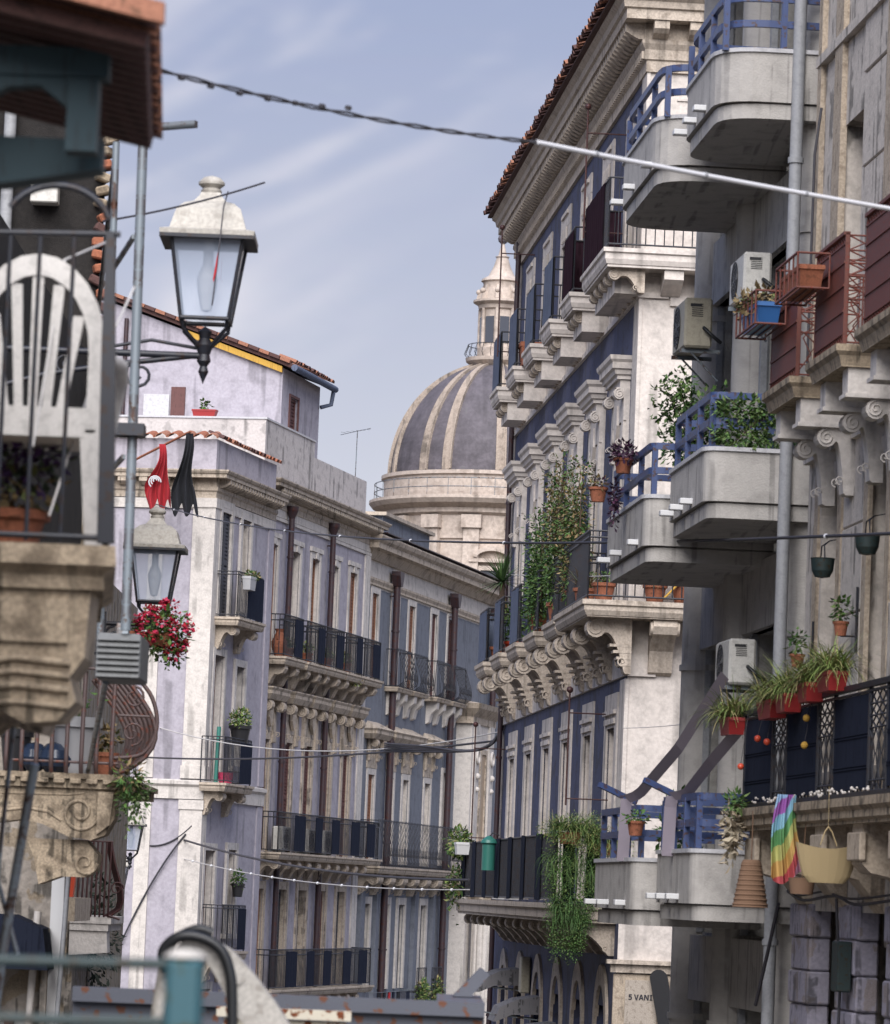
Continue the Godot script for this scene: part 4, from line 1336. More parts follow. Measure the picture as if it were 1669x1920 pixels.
	var P := func(i: int, j: int) -> Vector3:
		var u := i / float(nx)
		var t := j / float(ny)
		return Vector3(0.03 * sin(u * 17.0 + t * 2.5) * (0.4 + t) + 0.012 * sin(u * 41.0), -0.62 * t - 0.05 * sin(u * 5.0) * t, lerpf(0.10, -0.14, u) * lerpf(0.6, 1.1, t) + 0.02 * sin(t * 4.0))
	for i in nx:
		for j in ny:
			var u := i / float(nx)
			var t := j / float(ny)
			cl.tint = cols[clampi(int((t * 0.78 + u * 0.3 + 0.03 * sin(u * 9.0)) * 7.4), 0, 7)]
			cl.quad(P.call(i, j), P.call(i + 1, j), P.call(i + 1, j + 1), P.call(i, j + 1))
	single("rainbow_cloth", cl, M.print, "rainbow coloured cloth hanging in folds from the dark stone balcony", "flag", on(w, 3.3, 5.86, 0.62))
	m = mb()
	m.lathe([Vector2(0.05, 0.33), Vector2(0.06, 0.31), Vector2(0.105, 0.0), Vector2(0.112, -0.01), Vector2(0.10, 0.01), Vector2(0.05, 0.31)], 18)
	for i in 9: m.lathe([Vector2(0.060 + i * 0.0055, 0.30 - i * 0.035), Vector2(0.066 + i * 0.0055, 0.29 - i * 0.035), Vector2(0.062 + i * 0.0055, 0.28 - i * 0.035)], 18)
	m.bar(Vector3(0, 0.32, 0), Vector3(0, 0.68, 0), 0.004)
	single("wicker_cone", m, M.wicker, "brown wicker cone hanging under the dark balcony corner", "basket", on(w, 1.45, 5.02, 0.56) * Transform3D(Basis().scaled(Vector3(1.3, 1.1, 1.3)), Vector3.ZERO))
	m = mb()
	m.lathe([Vector2(0.001, 0.0), Vector2(0.085, 0.0), Vector2(0.10, 0.10), Vector2(0.105, 0.12), Vector2(0.09, 0.12), Vector2(0.08, 0.02)], 16)
	m.bar(Vector3(0.0, 0.12, 0), Vector3(0, 0.6, -0.02), 0.004)
	single("round_basket", m, M.wicker, "small round orange-brown basket below the rainbow cloth", "basket", on(w, 3.55, 5.12, 0.52))
	var t := thing("straw_bag", "wide pale straw bag hung on a cord under the dark balcony", "bag", on(w, 5.0, 5.20, 0.60) * Transform3D(Basis(Vector3.UP, PI / 2) * Basis.from_scale(Vector3(0.5, 1.1, 1.0)), Vector3.ZERO))
	m = mb()
	for i in 20:
		for j in 6:
			var f := func(a: float, v: float) -> Vector3: return Vector3(cos(a) * lerpf(0.26, 0.46, sqrt(v)), v * 0.24 + 0.02 * cos(2 * a) * v, sin(a) * lerpf(0.05, 0.10, v))
			m.quad(f.call(TAU * i / 20.0, j / 6.0), f.call(TAU * (i + 1) / 20.0, j / 6.0), f.call(TAU * (i + 1) / 20.0, (j + 1) / 6.0), f.call(TAU * i / 20.0, (j + 1) / 6.0))
	part(t, "woven_body", m, M.straw)
	m = mb()
	m.tube([Vector3(-0.12, 0.24, 0.05), Vector3(-0.05, 0.33, 0.03), Vector3(0, 0.36, 0.02), Vector3(0.05, 0.33, 0.03), Vector3(0.12, 0.24, 0.05)], 0.008, 6)
	m.bar(Vector3(0, 0.36, 0.02), Vector3(0, 0.62, 0.0), 0.005)
	part(t, "handle", m, M.straw)
	# baskets of iron fixed to the red railing with boxes inside
	for q in [[3.05, 9.60, "terracotta box in a red iron cradle on the middle balcony railing", M.terracotta, false], [1.15, 9.58, "blue box of dried plants in a red cradle on the first red railing", M.blue_plastic, true]]:
		t = thing("railing_planter", q[2], "planter", on(w, q[0], q[1], 0.54), "cradles on the red railings")
		m = mb()
		for y in [0.0, 0.26]:
			for s in [[Vector3(0, y, 0), Vector3(0, y, 0.24)], [Vector3(0, y, 0.24), Vector3(0.95, y, 0.24)], [Vector3(0.95, y, 0.24), Vector3(0.95, y, 0)]]: m.bar(s[0], s[1], 0.011)
		for i in 6: m.bar(Vector3(0.19 * i, 0, 0.24), Vector3(0.19 * i, 0.26, 0.24), 0.009)
		for x in [0.0, 0.95]: m.bar(Vector3(x, 0.0, 0.0), Vector3(x, 0.26, 0.0), 0.009)
		for i in 4: m.bar(Vector3(0, 0.003, 0.06 * i + 0.02), Vector3(0.95, 0.003, 0.06 * i + 0.02), 0.007)
		part(t, "cradle", m, M.red_iron)
		m = mb()
		trough_shape(m, 0.84, 0.18, 0.17)
		part(t, "box", m, q[3]).position = Vector3(0.47, 0.012, 0.12)
		if q[4]:
			var l := mb(true)
			leafy(l, Vector3(0.4, 0.22, 0.16), Vector3(0.5, 0.13, 0.14), 260, 0.07, DRY)
			part(t, "foliage", l, M.leaves)
	# blue flower box, hanging buckets and wall pots
	for q in [[1.75, 7.62, "dark round bucket hung on the wall over a narrow ochre jamb"], [3.62, 7.66, "dark round bucket hung higher beside the second tall window"]]:
		t = thing("hanging_bucket", q[2], "bucket", on(w, q[0], q[1], 0.12), "buckets hung between the windows")
		m = mb()
		m.lathe([Vector2(0.001, 0), Vector2(0.06, 0.01), Vector2(0.085, 0.06), Vector2(0.095, 0.15), Vector2(0.10, 0.16), Vector2(0.085, 0.15)], 14)
		part(t, "pail", m, M.green_metal)
		m = mb()
		m.tube([Vector3(-0.095, 0.15, 0), Vector3(-0.06, 0.26, 0), Vector3(0, 0.30, -0.05), Vector3(0.06, 0.26, 0), Vector3(0.095, 0.15, 0)], 0.006, 5)
		m.bar(Vector3(0, 0.30, -0.05), Vector3(0, 0.32, -0.14), 0.006)
		part(t, "handle", m, M.black_iron)
	for q in [[0.95, 6.95, "small painted pot on an iron ring beside the grey downpipe"], [2.85, 7.1, "small painted pot on an iron ring between two tall windows"]]:
		potted("wall_pot", q[2], on(w, q[0], q[1], 0.16), 0.06, 0.11, M.terracotta, func(l, h): leafy(l, Vector3(0, h + 0.1, 0), Vector3(0.09, 0.1, 0.07), 70, 0.06, GREEN), 0.0, "little pots on iron rings")
		m = mb()
		m.bar(Vector3(0, -0.12, -0.12), Vector3(0, 0.38, -0.12), 0.012)
		m.bar(Vector3(0, 0.0, -0.12), Vector3(0, 0.0, 0.0), 0.01)
		single("pot_bracket", m, M.black_iron, "thin iron bracket carrying a %s" % ["little painted pot beside the grey downpipe", "little painted pot between the tall windows"][0 if q[0] < 1 else 1], "bracket", on(w, q[0], q[1], 0.16))
	# weeds and bunches on the ledge
	t = thing("trailing_vine", "dry cream coloured trailing plant at the end of the dark balcony", "plant", on(w, 0.55, 5.8, 0.58))
	var vl := mb(true)
	leafy(vl, Vector3(0.1, 0.05, 0), Vector3(0.35, 0.10, 0.05), 120, 0.07, GREEN)
	leafy(vl, Vector3(0.1, -0.1, 0.02), Vector3(0.3, 0.16, 0.04), 200, 0.09, [Color(0.42, 0.36, 0.26), Color(0.33, 0.27, 0.19)], 0.1)
	part(t, "foliage", vl, M.leaves)
	m = mb()
	for i in 60: m.ball(Vector3(rng.randf_range(-2.6, 2.6), rng.randf_range(0, 0.04), rng.randf_range(-0.02, 0.05)), rng.randf_range(0.006, 0.014), 6)
	single("pebble_row", m, M.white_stone, "row of pale pebbles along the edge of the dark balcony", "pebbles", on(w, 3.6, 5.83, 0.53), "", "stuff")

# ---------------------------------------------------------------- the pale corner house and its neighbours on the other side
func cornice_on(b: Node3D, path: Array, y: float, d: float, mt: Material, xs: Array, zs: Array = []):
	var cn := Node3D.new(); cn.name = "cornice"; b.add_child(cn, true)
	var m := mb()
	m.sweep(path, [Vector2(-0.02, y - 0.62), Vector2(0.05, y - 0.62), Vector2(0.05, y - 0.48), Vector2(0.09, y - 0.44), Vector2(0.09, y - 0.36), Vector2(-0.02, y - 0.36)])
	m.sweep(path, [Vector2(-0.02, y - 0.16), Vector2(d * 0.85, y - 0.16), Vector2(d * 0.85, y - 0.08), Vector2(d * 0.93, y - 0.06), Vector2(d, y - 0.01), Vector2(d, y + 0.02), Vector2(-0.02, y + 0.07)])
	m.sweep(path, [Vector2(-0.02, y - 0.36), Vector2(0.07, y - 0.36), Vector2(0.07, y - 0.16), Vector2(-0.02, y - 0.16)])
	part(cn, "moulding", m, mt)
	modillions(cn, "modillion", mt, xs, 0.15, y - 0.355, y - 0.16, 0.07, d * 0.8)
	if zs.size():
		m = mb()
		m.prism([Vector2(-0.07, y - 0.16), Vector2(-d * 0.8, y - 0.16), Vector2(-d * 0.8, y - 0.27), Vector2(-0.2, y - 0.34), Vector2(-0.07, y - 0.355)], 2, -0.10, 0.10)
		var sm := m.mesh()
		for z in zs: part(cn, "modillion", sm, mt).position.z = z

func steps(a: float, b: float, s: float) -> Array:
	var o: Array = []
	while a <= b:
		o.append(a)
		a += s
	return o

func corner_house():
	var w := wall_frame(Vector3(-5.425, 0, -100), 12.0, false)
	var b := thing("corner_house", "pale lavender corner house with white pilasters and a small dark balcony", "building", w)
	var m := mb()
	var holes := [[0.62, 1.5, 11.37, 13.95], [2.55, 3.35, 11.6, 13.85], [0.5, 1.4, 7.45, 10.45], [2.55, 3.35, 7.9, 10.3], [0.4, 1.3, 3.6, 5.85], [2.55, 3.3, 3.9, 5.9], [0.4, 1.4, -0.2, 2.6], [2.5, 3.5, -0.2, 2.4]]
	holed(m, 0.0, 5.75, -0.4, 15.5, 0.0, holes, 0.28)
	part(b, "wall", m, M.lavender)
	m = mb()
	body(m, 0.0, 5.75, -0.4, 15.5, -0.002, 9.0)
	part(b, "end_wall", m, M.lavender)
	var kinds := ["dark", "pale", "red", "dark", "red", "pale", "dark", "dark"]
	for i in 8:
		var h: Array = holes[i]
		window_in(b, h[0], h[1], h[2], h[3], 0.2 if i else 0.05, kinds[i], M.white_stone, 0.17, 0.06, h[2] > 3.7 and i % 2 == 1)
	# pilasters at the corner and on the end wall
	for q in [[7.5, 14.1], [-0.3, 7.0]]:
		m = mb()
		m.box(-0.045, 0.40, q[0], q[1], -0.5, 0.045); m.box(-0.075, 0.43, q[1] - 0.22, q[1], -0.53, 0.075); m.box(-0.07, 0.425, q[0], q[0] + 0.3, -0.525, 0.07)
		part(b, "pilaster", m, M.white_stone)
		for z in [[-1.55, -1.2], [-4.0, -3.4], [-6.0, -5.4]]:
			m = mb()
			m.box(-0.04, 0.02, q[0], q[1], z[0], z[1])
			part(b, "pilaster", m, M.white_stone)
		m = mb()
		m.box(5.2, 5.7, q[0], q[1], -0.02, 0.035)
		part(b, "pilaster", m, M.lavender)
	m = mb()
	var around: Array = [Vector2(0, -8.5), Vector2(0, 0), Vector2(5.75, 0)]
	m.sweep(around, [Vector2(-0.02, 7.02), Vector2(0.06, 7.02), Vector2(0.06, 7.3), Vector2(0.12, 7.36), Vector2(0.12, 7.44), Vector2(-0.02, 7.48)])
	part(b, "string_course", m, M.white_stone)
	m = mb()
	m.sweep(around, [Vector2(-0.02, 13.85), Vector2(0.05, 13.85), Vector2(0.05, 14.08), Vector2(-0.02, 14.08)])
	part(b, "string_course", m, M.white_stone)
	cornice_on(b, around, 14.72, 0.42, M.stained_stone, steps(0.2, 5.6, 0.26), steps(-7.4, -0.4, 0.52))
	m = mb()
	m.sweep(around, [Vector2(-0.2, 14.79), Vector2(-0.05, 14.79), Vector2(-0.05, 15.5), Vector2(-0.2, 15.5)])
	part(b, "parapet", m, M.lavender)
	var rf := Node3D.new(); rf.name = "parapet_tiles"; b.add_child(rf, true)
	roof_tiles(rf, 0.1, 5.6, 15.52, 0.14, 0.35, 0.42, [M.roof_tile, M.terracotta, M.dark_tile], 0.22)
	var tm := mb()
	for i in 7:
		var a := PI * i / 7.0
		var c := PI * (i + 1) / 7.0
		for s in [1.0, 0.86]:
			tm.quad(Vector3(-0.18, sin(a) * 0.11 * s, cos(a) * 0.15 * s), Vector3(-0.18, sin(c) * 0.11 * s, cos(c) * 0.15 * s), Vector3(0.28, sin(c) * 0.10 * s + 0.12, cos(c) * 0.13 * s), Vector3(0.28, sin(a) * 0.10 * s + 0.12, cos(a) * 0.13 * s))
		tm.quad(Vector3(-0.18, sin(a) * 0.11, cos(a) * 0.15), Vector3(-0.18, sin(c) * 0.11, cos(c) * 0.15), Vector3(-0.18, sin(c) * 0.095, cos(c) * 0.13), Vector3(-0.18, sin(a) * 0.095, cos(a) * 0.13))
	var tsm := tm.mesh()
	for i in 12:
		var o := part(rf, "tile", tsm, [M.roof_tile, M.terracotta][i % 2])
		o.position = Vector3(0, 15.5 + rng.randf_range(-0.01, 0.01), -0.1 - i * 0.31)
	# balconies
	for q in [[0.35, 2.75, 11.34, "dark"], [-0.2, 2.3, 7.42, "pale"], [0.3, 2.4, 3.5, "x"]]:
		var bl := Node3D.new(); bl.name = "balcony"; b.add_child(bl, true)
		m = mb()
		slab(m, q[0], q[1], q[2], 0.58, 0.2, 0.08)
		part(bl, "slab", m, M.stained_stone)
		for x in [q[0] + 0.35, q[1] - 0.3]:
			m = mb()
			scroll_bracket(m, x - 0.16, x + 0.16, q[2] - 0.2, 0.5, 0.55, 0.11)
			part(bl, "corbel", m, M.stained_stone)
		m = mb()
		railing(m, path_out(q[0] + 0.03, q[1] - 0.03, 0.56), q[2], 1.08, 0.12, 0.012, [0.0, 0.93, 1.0])
		part(bl, "railing", m, M.black_iron)
		m = mb()
		if q[2] > 11: m.box(q[0] + 0.9, q[1], q[2] + 0.04, q[2] + 1.06, 0.575, 0.585)
		else: m.box(q[0] + 1.4, q[1], q[2] + 0.04, q[2] + 1.0, 0.575, 0.585)
		part(bl, "screen", m, M.dark_sheet)
	potted("balcony_flowers", "grey planter with yellowing flowers on the corner house balcony", on(w, 0.95, 12.02, 0.68), 0.1, 0.32, M.grey_plastic, func(l, h): leafy(l, Vector3(0.3, h + 0.05, 0), Vector3(0.55, 0.1, 0.1), 200, 0.09, DRY + GREEN), 0.55)
	potted("leafy_bucket", "black bucket of leafy olive plant on the corner house middle balcony", on(w, 1.7, 8.42, 0.42), 0.26, 0.42, M.black_plastic, func(l, h): leafy(l, Vector3(0, h + 0.15, 0), Vector3(0.38, 0.26, 0.25), 420, 0.1, GREEN + LIME))
	potted("wall_plant", "small green plant in a black pot on the corner house lowest window sill", on(w, 2.9, 4.78, 0.22), 0.16, 0.32, M.black_plastic, func(l, h): leafy(l, Vector3(0, h + 0.1, 0), Vector3(0.2, 0.22, 0.16), 220, 0.09, GREEN))
	m = mb()
	m.lathe([Vector2(0.001, 0), Vector2(0.15, 0), Vector2(0.19, 0.24), Vector2(0.2, 0.25), Vector2(0.17, 0.24), Vector2(0.14, 0.03)], 14)
	single("pink_tub", m, M.pink_plastic, "pink plastic tub standing on the pale middle balcony", "tub", on(w, 0.75, 7.44, 0.36))
	m = mb()
	m.tube([Vector3(0, 0, 0), Vector3(0.02, 1.3, 0.02)], 0.05, 8)
	single("green_parasol", m, M.green_plastic, "closed green parasol leaning on the pale middle balcony", "parasol", on(w, 0.1, 7.44, 0.3))
	# flags hung on a pole from the corner
	var t := thing("flag_pole", "reddish pole with drooping red and black flags on the corner house", "flag", Transform3D(Basis(), Vector3(-6.9, 14.85, -98.6)))
	m = mb()
	m.bar(Vector3(-0.62, 0.05, -1.86), Vector3(0.95, 0.62, 0.4), 0.03)
	part(t, "pole", m, M.terracotta)
	for q in [[0.25, 0.36, -0.2, 1.55, M.red_cloth, "red_flag"], [0.88, 0.58, 0.34, 1.95, M.black_cloth, "black_flag"]]:
		m = mb()
		var n := 24
		var P := func(i: int, j: int) -> Vector3:
			var u := i / float(n)
			var v := j / float(n)
			var wd := 0.06 + 0.30 * minf(1.0, v * 1.4) + 0.05 * sin(v * 7.0 + q[0] * 9.0)
			return Vector3(q[0] + (u - 0.5) * wd * 1.5 + 0.05 * sin(v * 6.0 + q[0]), q[1] - v * q[3] * (0.82 + 0.18 * absf(sin(u * 7.0 + q[0]))), q[2] + 0.09 * sin(u * 19.0 + v * 4.0) * minf(1.0, v * 2.0))
		for i in n:
			for j in n: m.quad(P.call(i, j), P.call(i + 1, j), P.call(i + 1, j + 1), P.call(i, j + 1))
		part(t, q[5], m, q[4])
	m = mb()
	for i in 3: m.tube(ring_pts(Vector3(0.14, -0.55 + i * 0.02, -0.05), 0.14 - i * 0.05, 14).slice(0, 10), 0.018, 5)
	part(t, "white_emblem", m, M.white_cloth)
	# small boxes on the ground floor
	m = mb()
	m.box(-0.12, 0.0, 1.0, 1.5, -1.9, -1.5); m.box(-0.1, 0.0, 2.0, 2.5, -1.75, -1.3)
	part(b, "meter_box", m, M.dark_sheet)

func lavender_house():
	var w := wall_frame(Vector3(-4.323, 0, -107), 12.0, false)
	var b := thing("lavender_house", "long lavender house with rows of cream door frames and brown drainpipes", "building", w)
	var cx := [0.15, 2.55, 4.7, 6.9, 9.1]
	var holes: Array = []
	for x in cx:
		holes.append([x - 0.42, x + 0.42, 10.8, 13.65]); holes.append([x - 0.42, x + 0.42, 5.95, 8.75]); holes.append([x - 0.45, x + 0.45, 2.5, 5.0]); holes.append([x - 0.5, x + 0.5, -0.2, 1.8])
	var m := mb()
	holed(m, -0.6, 11.05, -0.4, 15.2, 0.0, holes, 0.3)
	part(b, "wall", m, M.lavender)
	m = mb(); body(m, -0.6, 11.05, -0.4, 15.2, -0.002, 9)
	part(b, "end_wall", m, M.lavender)
	for i in 5:
		var x: float = cx[i]
		var wn := window_in(b, x - 0.42, x + 0.42, 10.8, 13.65, [0.09, 0.26, 0.14, 0.26, 0.09][i], ["wood", "pale", "wood", "pale", "wood"][i], M.white_stone, 0.17, 0.035)
		m = mb(); m.box(x - 0.66, x + 0.66, 13.83, 13.95, -0.01, 0.07); m.box(x - 0.12, x + 0.12, 13.66, 13.82, 0.035, 0.07)
		part(wn, "hood", m, M.white_stone)
		wn = window_in(b, x - 0.42, x + 0.42, 5.95, 8.75, 0.10, "red", M.stained_stone, 0.20, 0.04)
		m = mb()
		m.box(x - 0.72, x + 0.72, 8.96, 9.72, -0.01, 0.05)
		for s in [-1, 1]: scroll_bracket(m, x + s * 0.62 - 0.13, x + s * 0.62 + 0.13, 9.72, 0.32, 1.05, 0.14)
		m.sweep(path_out(x - 0.85, x + 0.85, 0.3), [Vector2(-0.3, 9.72), Vector2(0.0, 9.72), Vector2(0.08, 9.86), Vector2(0.08, 9.94), Vector2(0.12, 10.0), Vector2(0.12, 10.03), Vector2(-0.3, 10.06)])
		m.prism([Vector2(x - 0.16, 9.6), Vector2(x + 0.16, 9.6), Vector2(x + 0.22, 9.3), Vector2(x, 9.05), Vector2(x - 0.22, 9.3)], 2, 0.08, 0.16)
		part(wn, "hood", m, M.stained_stone)
		wn = window_in(b, x - 0.45, x + 0.45, 2.5, 5.0, [0.1, 0.16, 0.2, 0.1, 0.16][i], ["wood", "dark", "dark", "red", "dark"][i], M.stained_stone, 0.20, 0.04)
		window_in(b, x - 0.5, x + 0.5, -0.2, 1.8, 0.28, "dark", M.stained_stone, 0.2, 0.08)
	m = mb()
	m.box(-0.55, 11.05, 14.28, 14.36, -0.01, 0.05)
	part(b, "string_course", m, M.white_stone)
	m = mb(); m.box(-0.55, 10.38, 10.3, 10.4, -0.01, 0.05)
	part(b, "string_course", m, M.white_stone)
	m = mb(); m.box(10.4, 11.02, -0.3, 14.27, -0.01, 0.045)
	part(b, "pilaster", m, M.white_stone)
	cornice_on(b, [Vector2(-0.6, -1.0), Vector2(-0.6, 0), Vector2(11.05, 0), Vector2(11.05, -1)], 15.2, 0.48, M.stained_stone, steps(-0.4, 10.9, 0.24))
	m = mb()
	m.box(-0.5, 11.0, 14.38, 14.60, -0.01, 0.03)
	part(b, "frieze", m, M.white_stone)
	for x in [1.35, 5.95]:
		var dp := Node3D.new(); dp.name = "drainpipe"; b.add_child(dp, true)
		m = mb(); pipe_run(m, x, 0.16, -0.2, 14.5, 0.075, 2.6)
		part(dp, "pipe", m, M.brown_pipe)
		m = mb(); m.lathe([Vector2(0.08, 14.42), Vector2(0.16, 14.62), Vector2(0.17, 14.72), Vector2(0.13, 14.72)], 12, Vector3(x, 0, 0.16))
		part(dp, "hopper", m, M.brown_pipe)
	# one balcony to each top-floor door
	for i in 5:
		var x: float = cx[i]
		var bl := Node3D.new(); bl.name = "balcony"; b.add_child(bl, true)
		m = mb(); slab(m, x - 1.0, x + 1.0, 10.78, 0.66, 0.2, 0.08)
		part(bl, "slab", m, M.stained_stone)
		for s in [-0.6, 0.6]:
			m = mb()
			m.prism([Vector2(0, 10.58), Vector2(0.62, 10.58), Vector2(0.64, 10.48), Vector2(0.58, 10.38), Vector2(0.46, 10.34), Vector2(0.36, 10.34), Vector2(0.30, 10.25), Vector2(0.24, 10.12), Vector2(0.12, 10.04), Vector2(0, 10.02)], 0, x + s - 0.16, x + s + 0.16)
			part(bl, "corbel", m, M.stained_stone)
		m = mb(); railing(m, path_out(x - 0.97, x + 0.97, 0.63), 10.78, 1.05, 0.12, 0.013, [0.0, 0.85, 1.0])
		part(bl, "railing", m, M.black_iron)
		m = mb(); sheet(m, x + [0.05, 0.2, 0.1, 0.3, 0.0][i], x + 0.96, 10.84, 11.78 - 0.04 * (i % 3), 0.65)
		part(bl, "screen", m, M.dark_sheet)
	# continuous balconies of the lower floors
	for q in [[5.92, 0.7, 1.0], [2.5, 0.62, 1.0]]:
		var bl := Node3D.new(); bl.name = "balcony"; b.add_child(bl, true)
		m = mb(); slab(m, -0.75, 10.6, q[0], q[1], 0.18, 0.09)
		part(bl, "slab", m, M.stained_stone)
		for x in steps(-0.4, 10.3, 1.07):
			m = mb(); scroll_bracket(m, x - 0.14, x + 0.14, q[0] - 0.18, q[1] - 0.06, 0.52, 0.12)
			part(bl, "corbel", m, M.stained_stone)
		m = mb(); railing(m, path_out(-0.72, 10.57, q[1] - 0.03), q[0], q[2], 0.13, 0.013, [0.0, 0.86, 1.0])
		part(bl, "railing", m, M.black_iron)
		for i in 5:
			m = mb(); sheet(m, 0.9 + i * 2.05 + 0.2 * (i % 2), 2.05 + i * 2.05 - 0.15 * (i % 3), q[0] + 0.05, q[0] + 0.95, q[1] - 0.01)
			part(bl, "screen", m, M.dark_sheet)
	for q in [["between the first two doors", 0.9], ["under the middle door frame", 3.6], ["beside the far drainpipe", 5.4]]:
		ac_unit("white cooling unit on the lavender house long balcony, %s" % q[0], on(w, q[1], 5.98, 0.12), 0.8, 0.6, 0.3, M.ac_white)
	# pots on the top balconies
	var t := thing("clay_jar", "tall brown clay jar with handles on the first lavender balcony", "jar", on(w, -0.45, 10.8, 0.42))
	m = mb(); m.lathe([Vector2(0.001, 0), Vector2(0.11, 0), Vector2(0.19, 0.22), Vector2(0.20, 0.36), Vector2(0.12, 0.52), Vector2(0.09, 0.6), Vector2(0.13, 0.68), Vector2(0.10, 0.68)], 14)
	part(t, "body", m, M.terracotta)
	for s in [-1, 1]:
		m = mb(); m.tube([Vector3(s * 0.09, 0.62, 0), Vector3(s * 0.2, 0.58, 0), Vector3(s * 0.2, 0.42, 0)], 0.02, 6)
		part(t, "handle", m, M.terracotta)
	var bits := ["beside the clay jar", "on the second lavender balcony", "on the third lavender balcony", "on the fourth lavender balcony"]
	for i in 4:
		potted("clay_pot", "terracotta pot with a small green plant %s" % bits[i], on(w, [0.35, 2.3, 4.5, 6.6][i], 10.79, 0.46), 0.16, 0.26, M.terracotta, func(l, h): leafy(l, Vector3(0, h + 0.12, 0), Vector3(0.17, 0.16, 0.15), 130, 0.09, GREEN + LIME), 0.0, "pots on the lavender balconies")
	var wl := mb(true)
	leafy(wl, Vector3(0, 0, 0), Vector3(0.2, 0.14, 0.2), 140, 0.07, LIME + DRY)
	single("wall_weed", wl, M.leaves, "tuft of yellow weed growing out of the lavender house corbels", "weed", on(w, 7.3, 10.62, 0.58))
	# terrace and little house above the cornice
	t = thing("terrace_wall", "bare grey plaster terrace wall above the lavender cornice", "wall", w)
	m = mb()
	m.box(0.45, 5.75, 15.2, 16.85, -5.2, -0.4)
	part(t, "high_part", m, M.terrace_plaster)
	m = mb(); m.box(5.75, 12.0, 15.2, 16.45, -0.7, -0.402)
	part(t, "low_part", m, M.terrace_plaster)
	m = mb(); m.box(0.42, 5.78, 16.852, 16.90, -5.2, -0.37)
	part(t, "coping", m, M.coping)
	t = thing("rooftop_house", "small lavender rooftop house with yellow eaves board and red shutters", "building", on(w, 4.3, 0, -1.0))
	m = mb()
	m.quad(Vector3(0, 15.2, 0), Vector3(0, 18.66, 0), Vector3(0, 20.6, -5.5), Vector3(0, 15.2, -5.5))
	m.quad(Vector3(4.2, 15.2, 0), Vector3(4.2, 18.66, 0), Vector3(4.2, 20.6, -5.5), Vector3(4.2, 15.2, -5.5))
	holed(m, 0, 4.2, 15.2, 18.66, 0.0, [[0.85, 1.75, 16.95, 18.0]], 0.15)
	m.quad(Vector3(0, 15.2, -5.5), Vector3(0, 20.6, -5.5), Vector3(4.2, 20.6, -5.5), Vector3(4.2, 15.2, -5.5))
	part(t, "wall", m, M.lavender)
	m = mb()
	m.prism([Vector2(0.32, 18.62), Vector2(0.32, 18.74), Vector2(-5.6, 20.84), Vector2(-5.6, 20.70)], 0, -0.16, 4.4)
	part(t, "roof_deck", m, M.dark_tile)
	roof_tiles(t, 0.0, 4.3, 18.78, 0.38, 0.36, 0.5, [M.roof_tile, M.dark_tile], 0.22)
	for i in 20:
		m = mb()
		m.box(-0.26, 0.06, -0.02, 0.07, -0.14, 0.14)
		var o := part(t, "verge_tile", m, [M.roof_tile, M.dark_tile][i % 2])
		o.transform = Transform3D(Basis(Vector3.RIGHT, 0.34), Vector3(0, 18.82 + i * 0.102, 0.1 - i * 0.288))
	m = mb(); m.prism([Vector2(0.0, 18.52), Vector2(0.0, 18.68), Vector2(-2.6, 19.60), Vector2(-2.6, 19.44)], 0, -0.12, -0.02)
	part(t, "eaves_board", m, M.yellow_board)
	m = mb()
	m.tube([Vector3(-0.2, 18.64, 0.36), Vector3(4.5, 18.64, 0.36)], 0.09, 8); m.tube([Vector3(4.3, 18.6, 0.36), Vector3(4.3, 18.2, 0.3), Vector3(4.1, 18.1, 0.06)], 0.06, 8)
	part(t, "gutter", m, M.slate_sheet)
	m = mb(); louvres(m, 0.85, 1.75, 16.95, 18.0, -0.1)
	part(t, "shutter", m, M.shutter_red)
	m = mb(); surround(m, 0.85, 1.75, 16.95, 18.0, 0.07, -0.02, 0.04)
	part(t, "window_frame", m, M.shutter_red)
	m = mb(); m.box(-0.06, 0.0, 16.9, 18.1, -3.0, -2.62)
	part(t, "shutter", m, M.shutter_red)
	m = mb(); m.box(-0.05, 0.0, 16.9, 17.9, -3.75, -3.05)
	part(t, "white_door", m, M.coping)
	m = mb(); m.tube([Vector3(-0.1, 16.9, -4.3), Vector3(-0.1, 19.9, -4.3)], 0.06, 8)
	part(t, "drainpipe", m, M.brown_pipe)
	potted("cactus_trough", "red trough with a small cactus on the terrace coping", on(w, 0.75, 16.90, -2.1) * Transform3D(Basis(Vector3.UP, PI / 2), Vector3.ZERO), 0.12, 0.2, M.red_plastic, func(l, h): leafy(l, Vector3(0, h + 0.12, 0), Vector3(0.12, 0.14, 0.08), 60, 0.12, GREEN), 0.62)
	t = thing("roof_antenna", "thin television antenna standing on the roofs", "antenna", on(w, 11.2, 16.45, -0.55))
	m = mb(); m.tube([Vector3(0, 0, 0), Vector3(0.03, 1.35, 0)], 0.012, 5)
	part(t, "mast", m, M.zinc_pole)
	m = mb(); m.bar(Vector3(-0.5, 1.36, 0.5), Vector3(0.55, 1.28, -0.6), 0.009)
	for i in 6: m.bar(Vector3(-0.4 + i * 0.16, 1.34, 0.35 - i * 0.18), Vector3(-0.3 + i * 0.16, 1.34, 0.45 - i * 0.18), 0.006)
	part(t, "boom", m, M.zinc_pole)

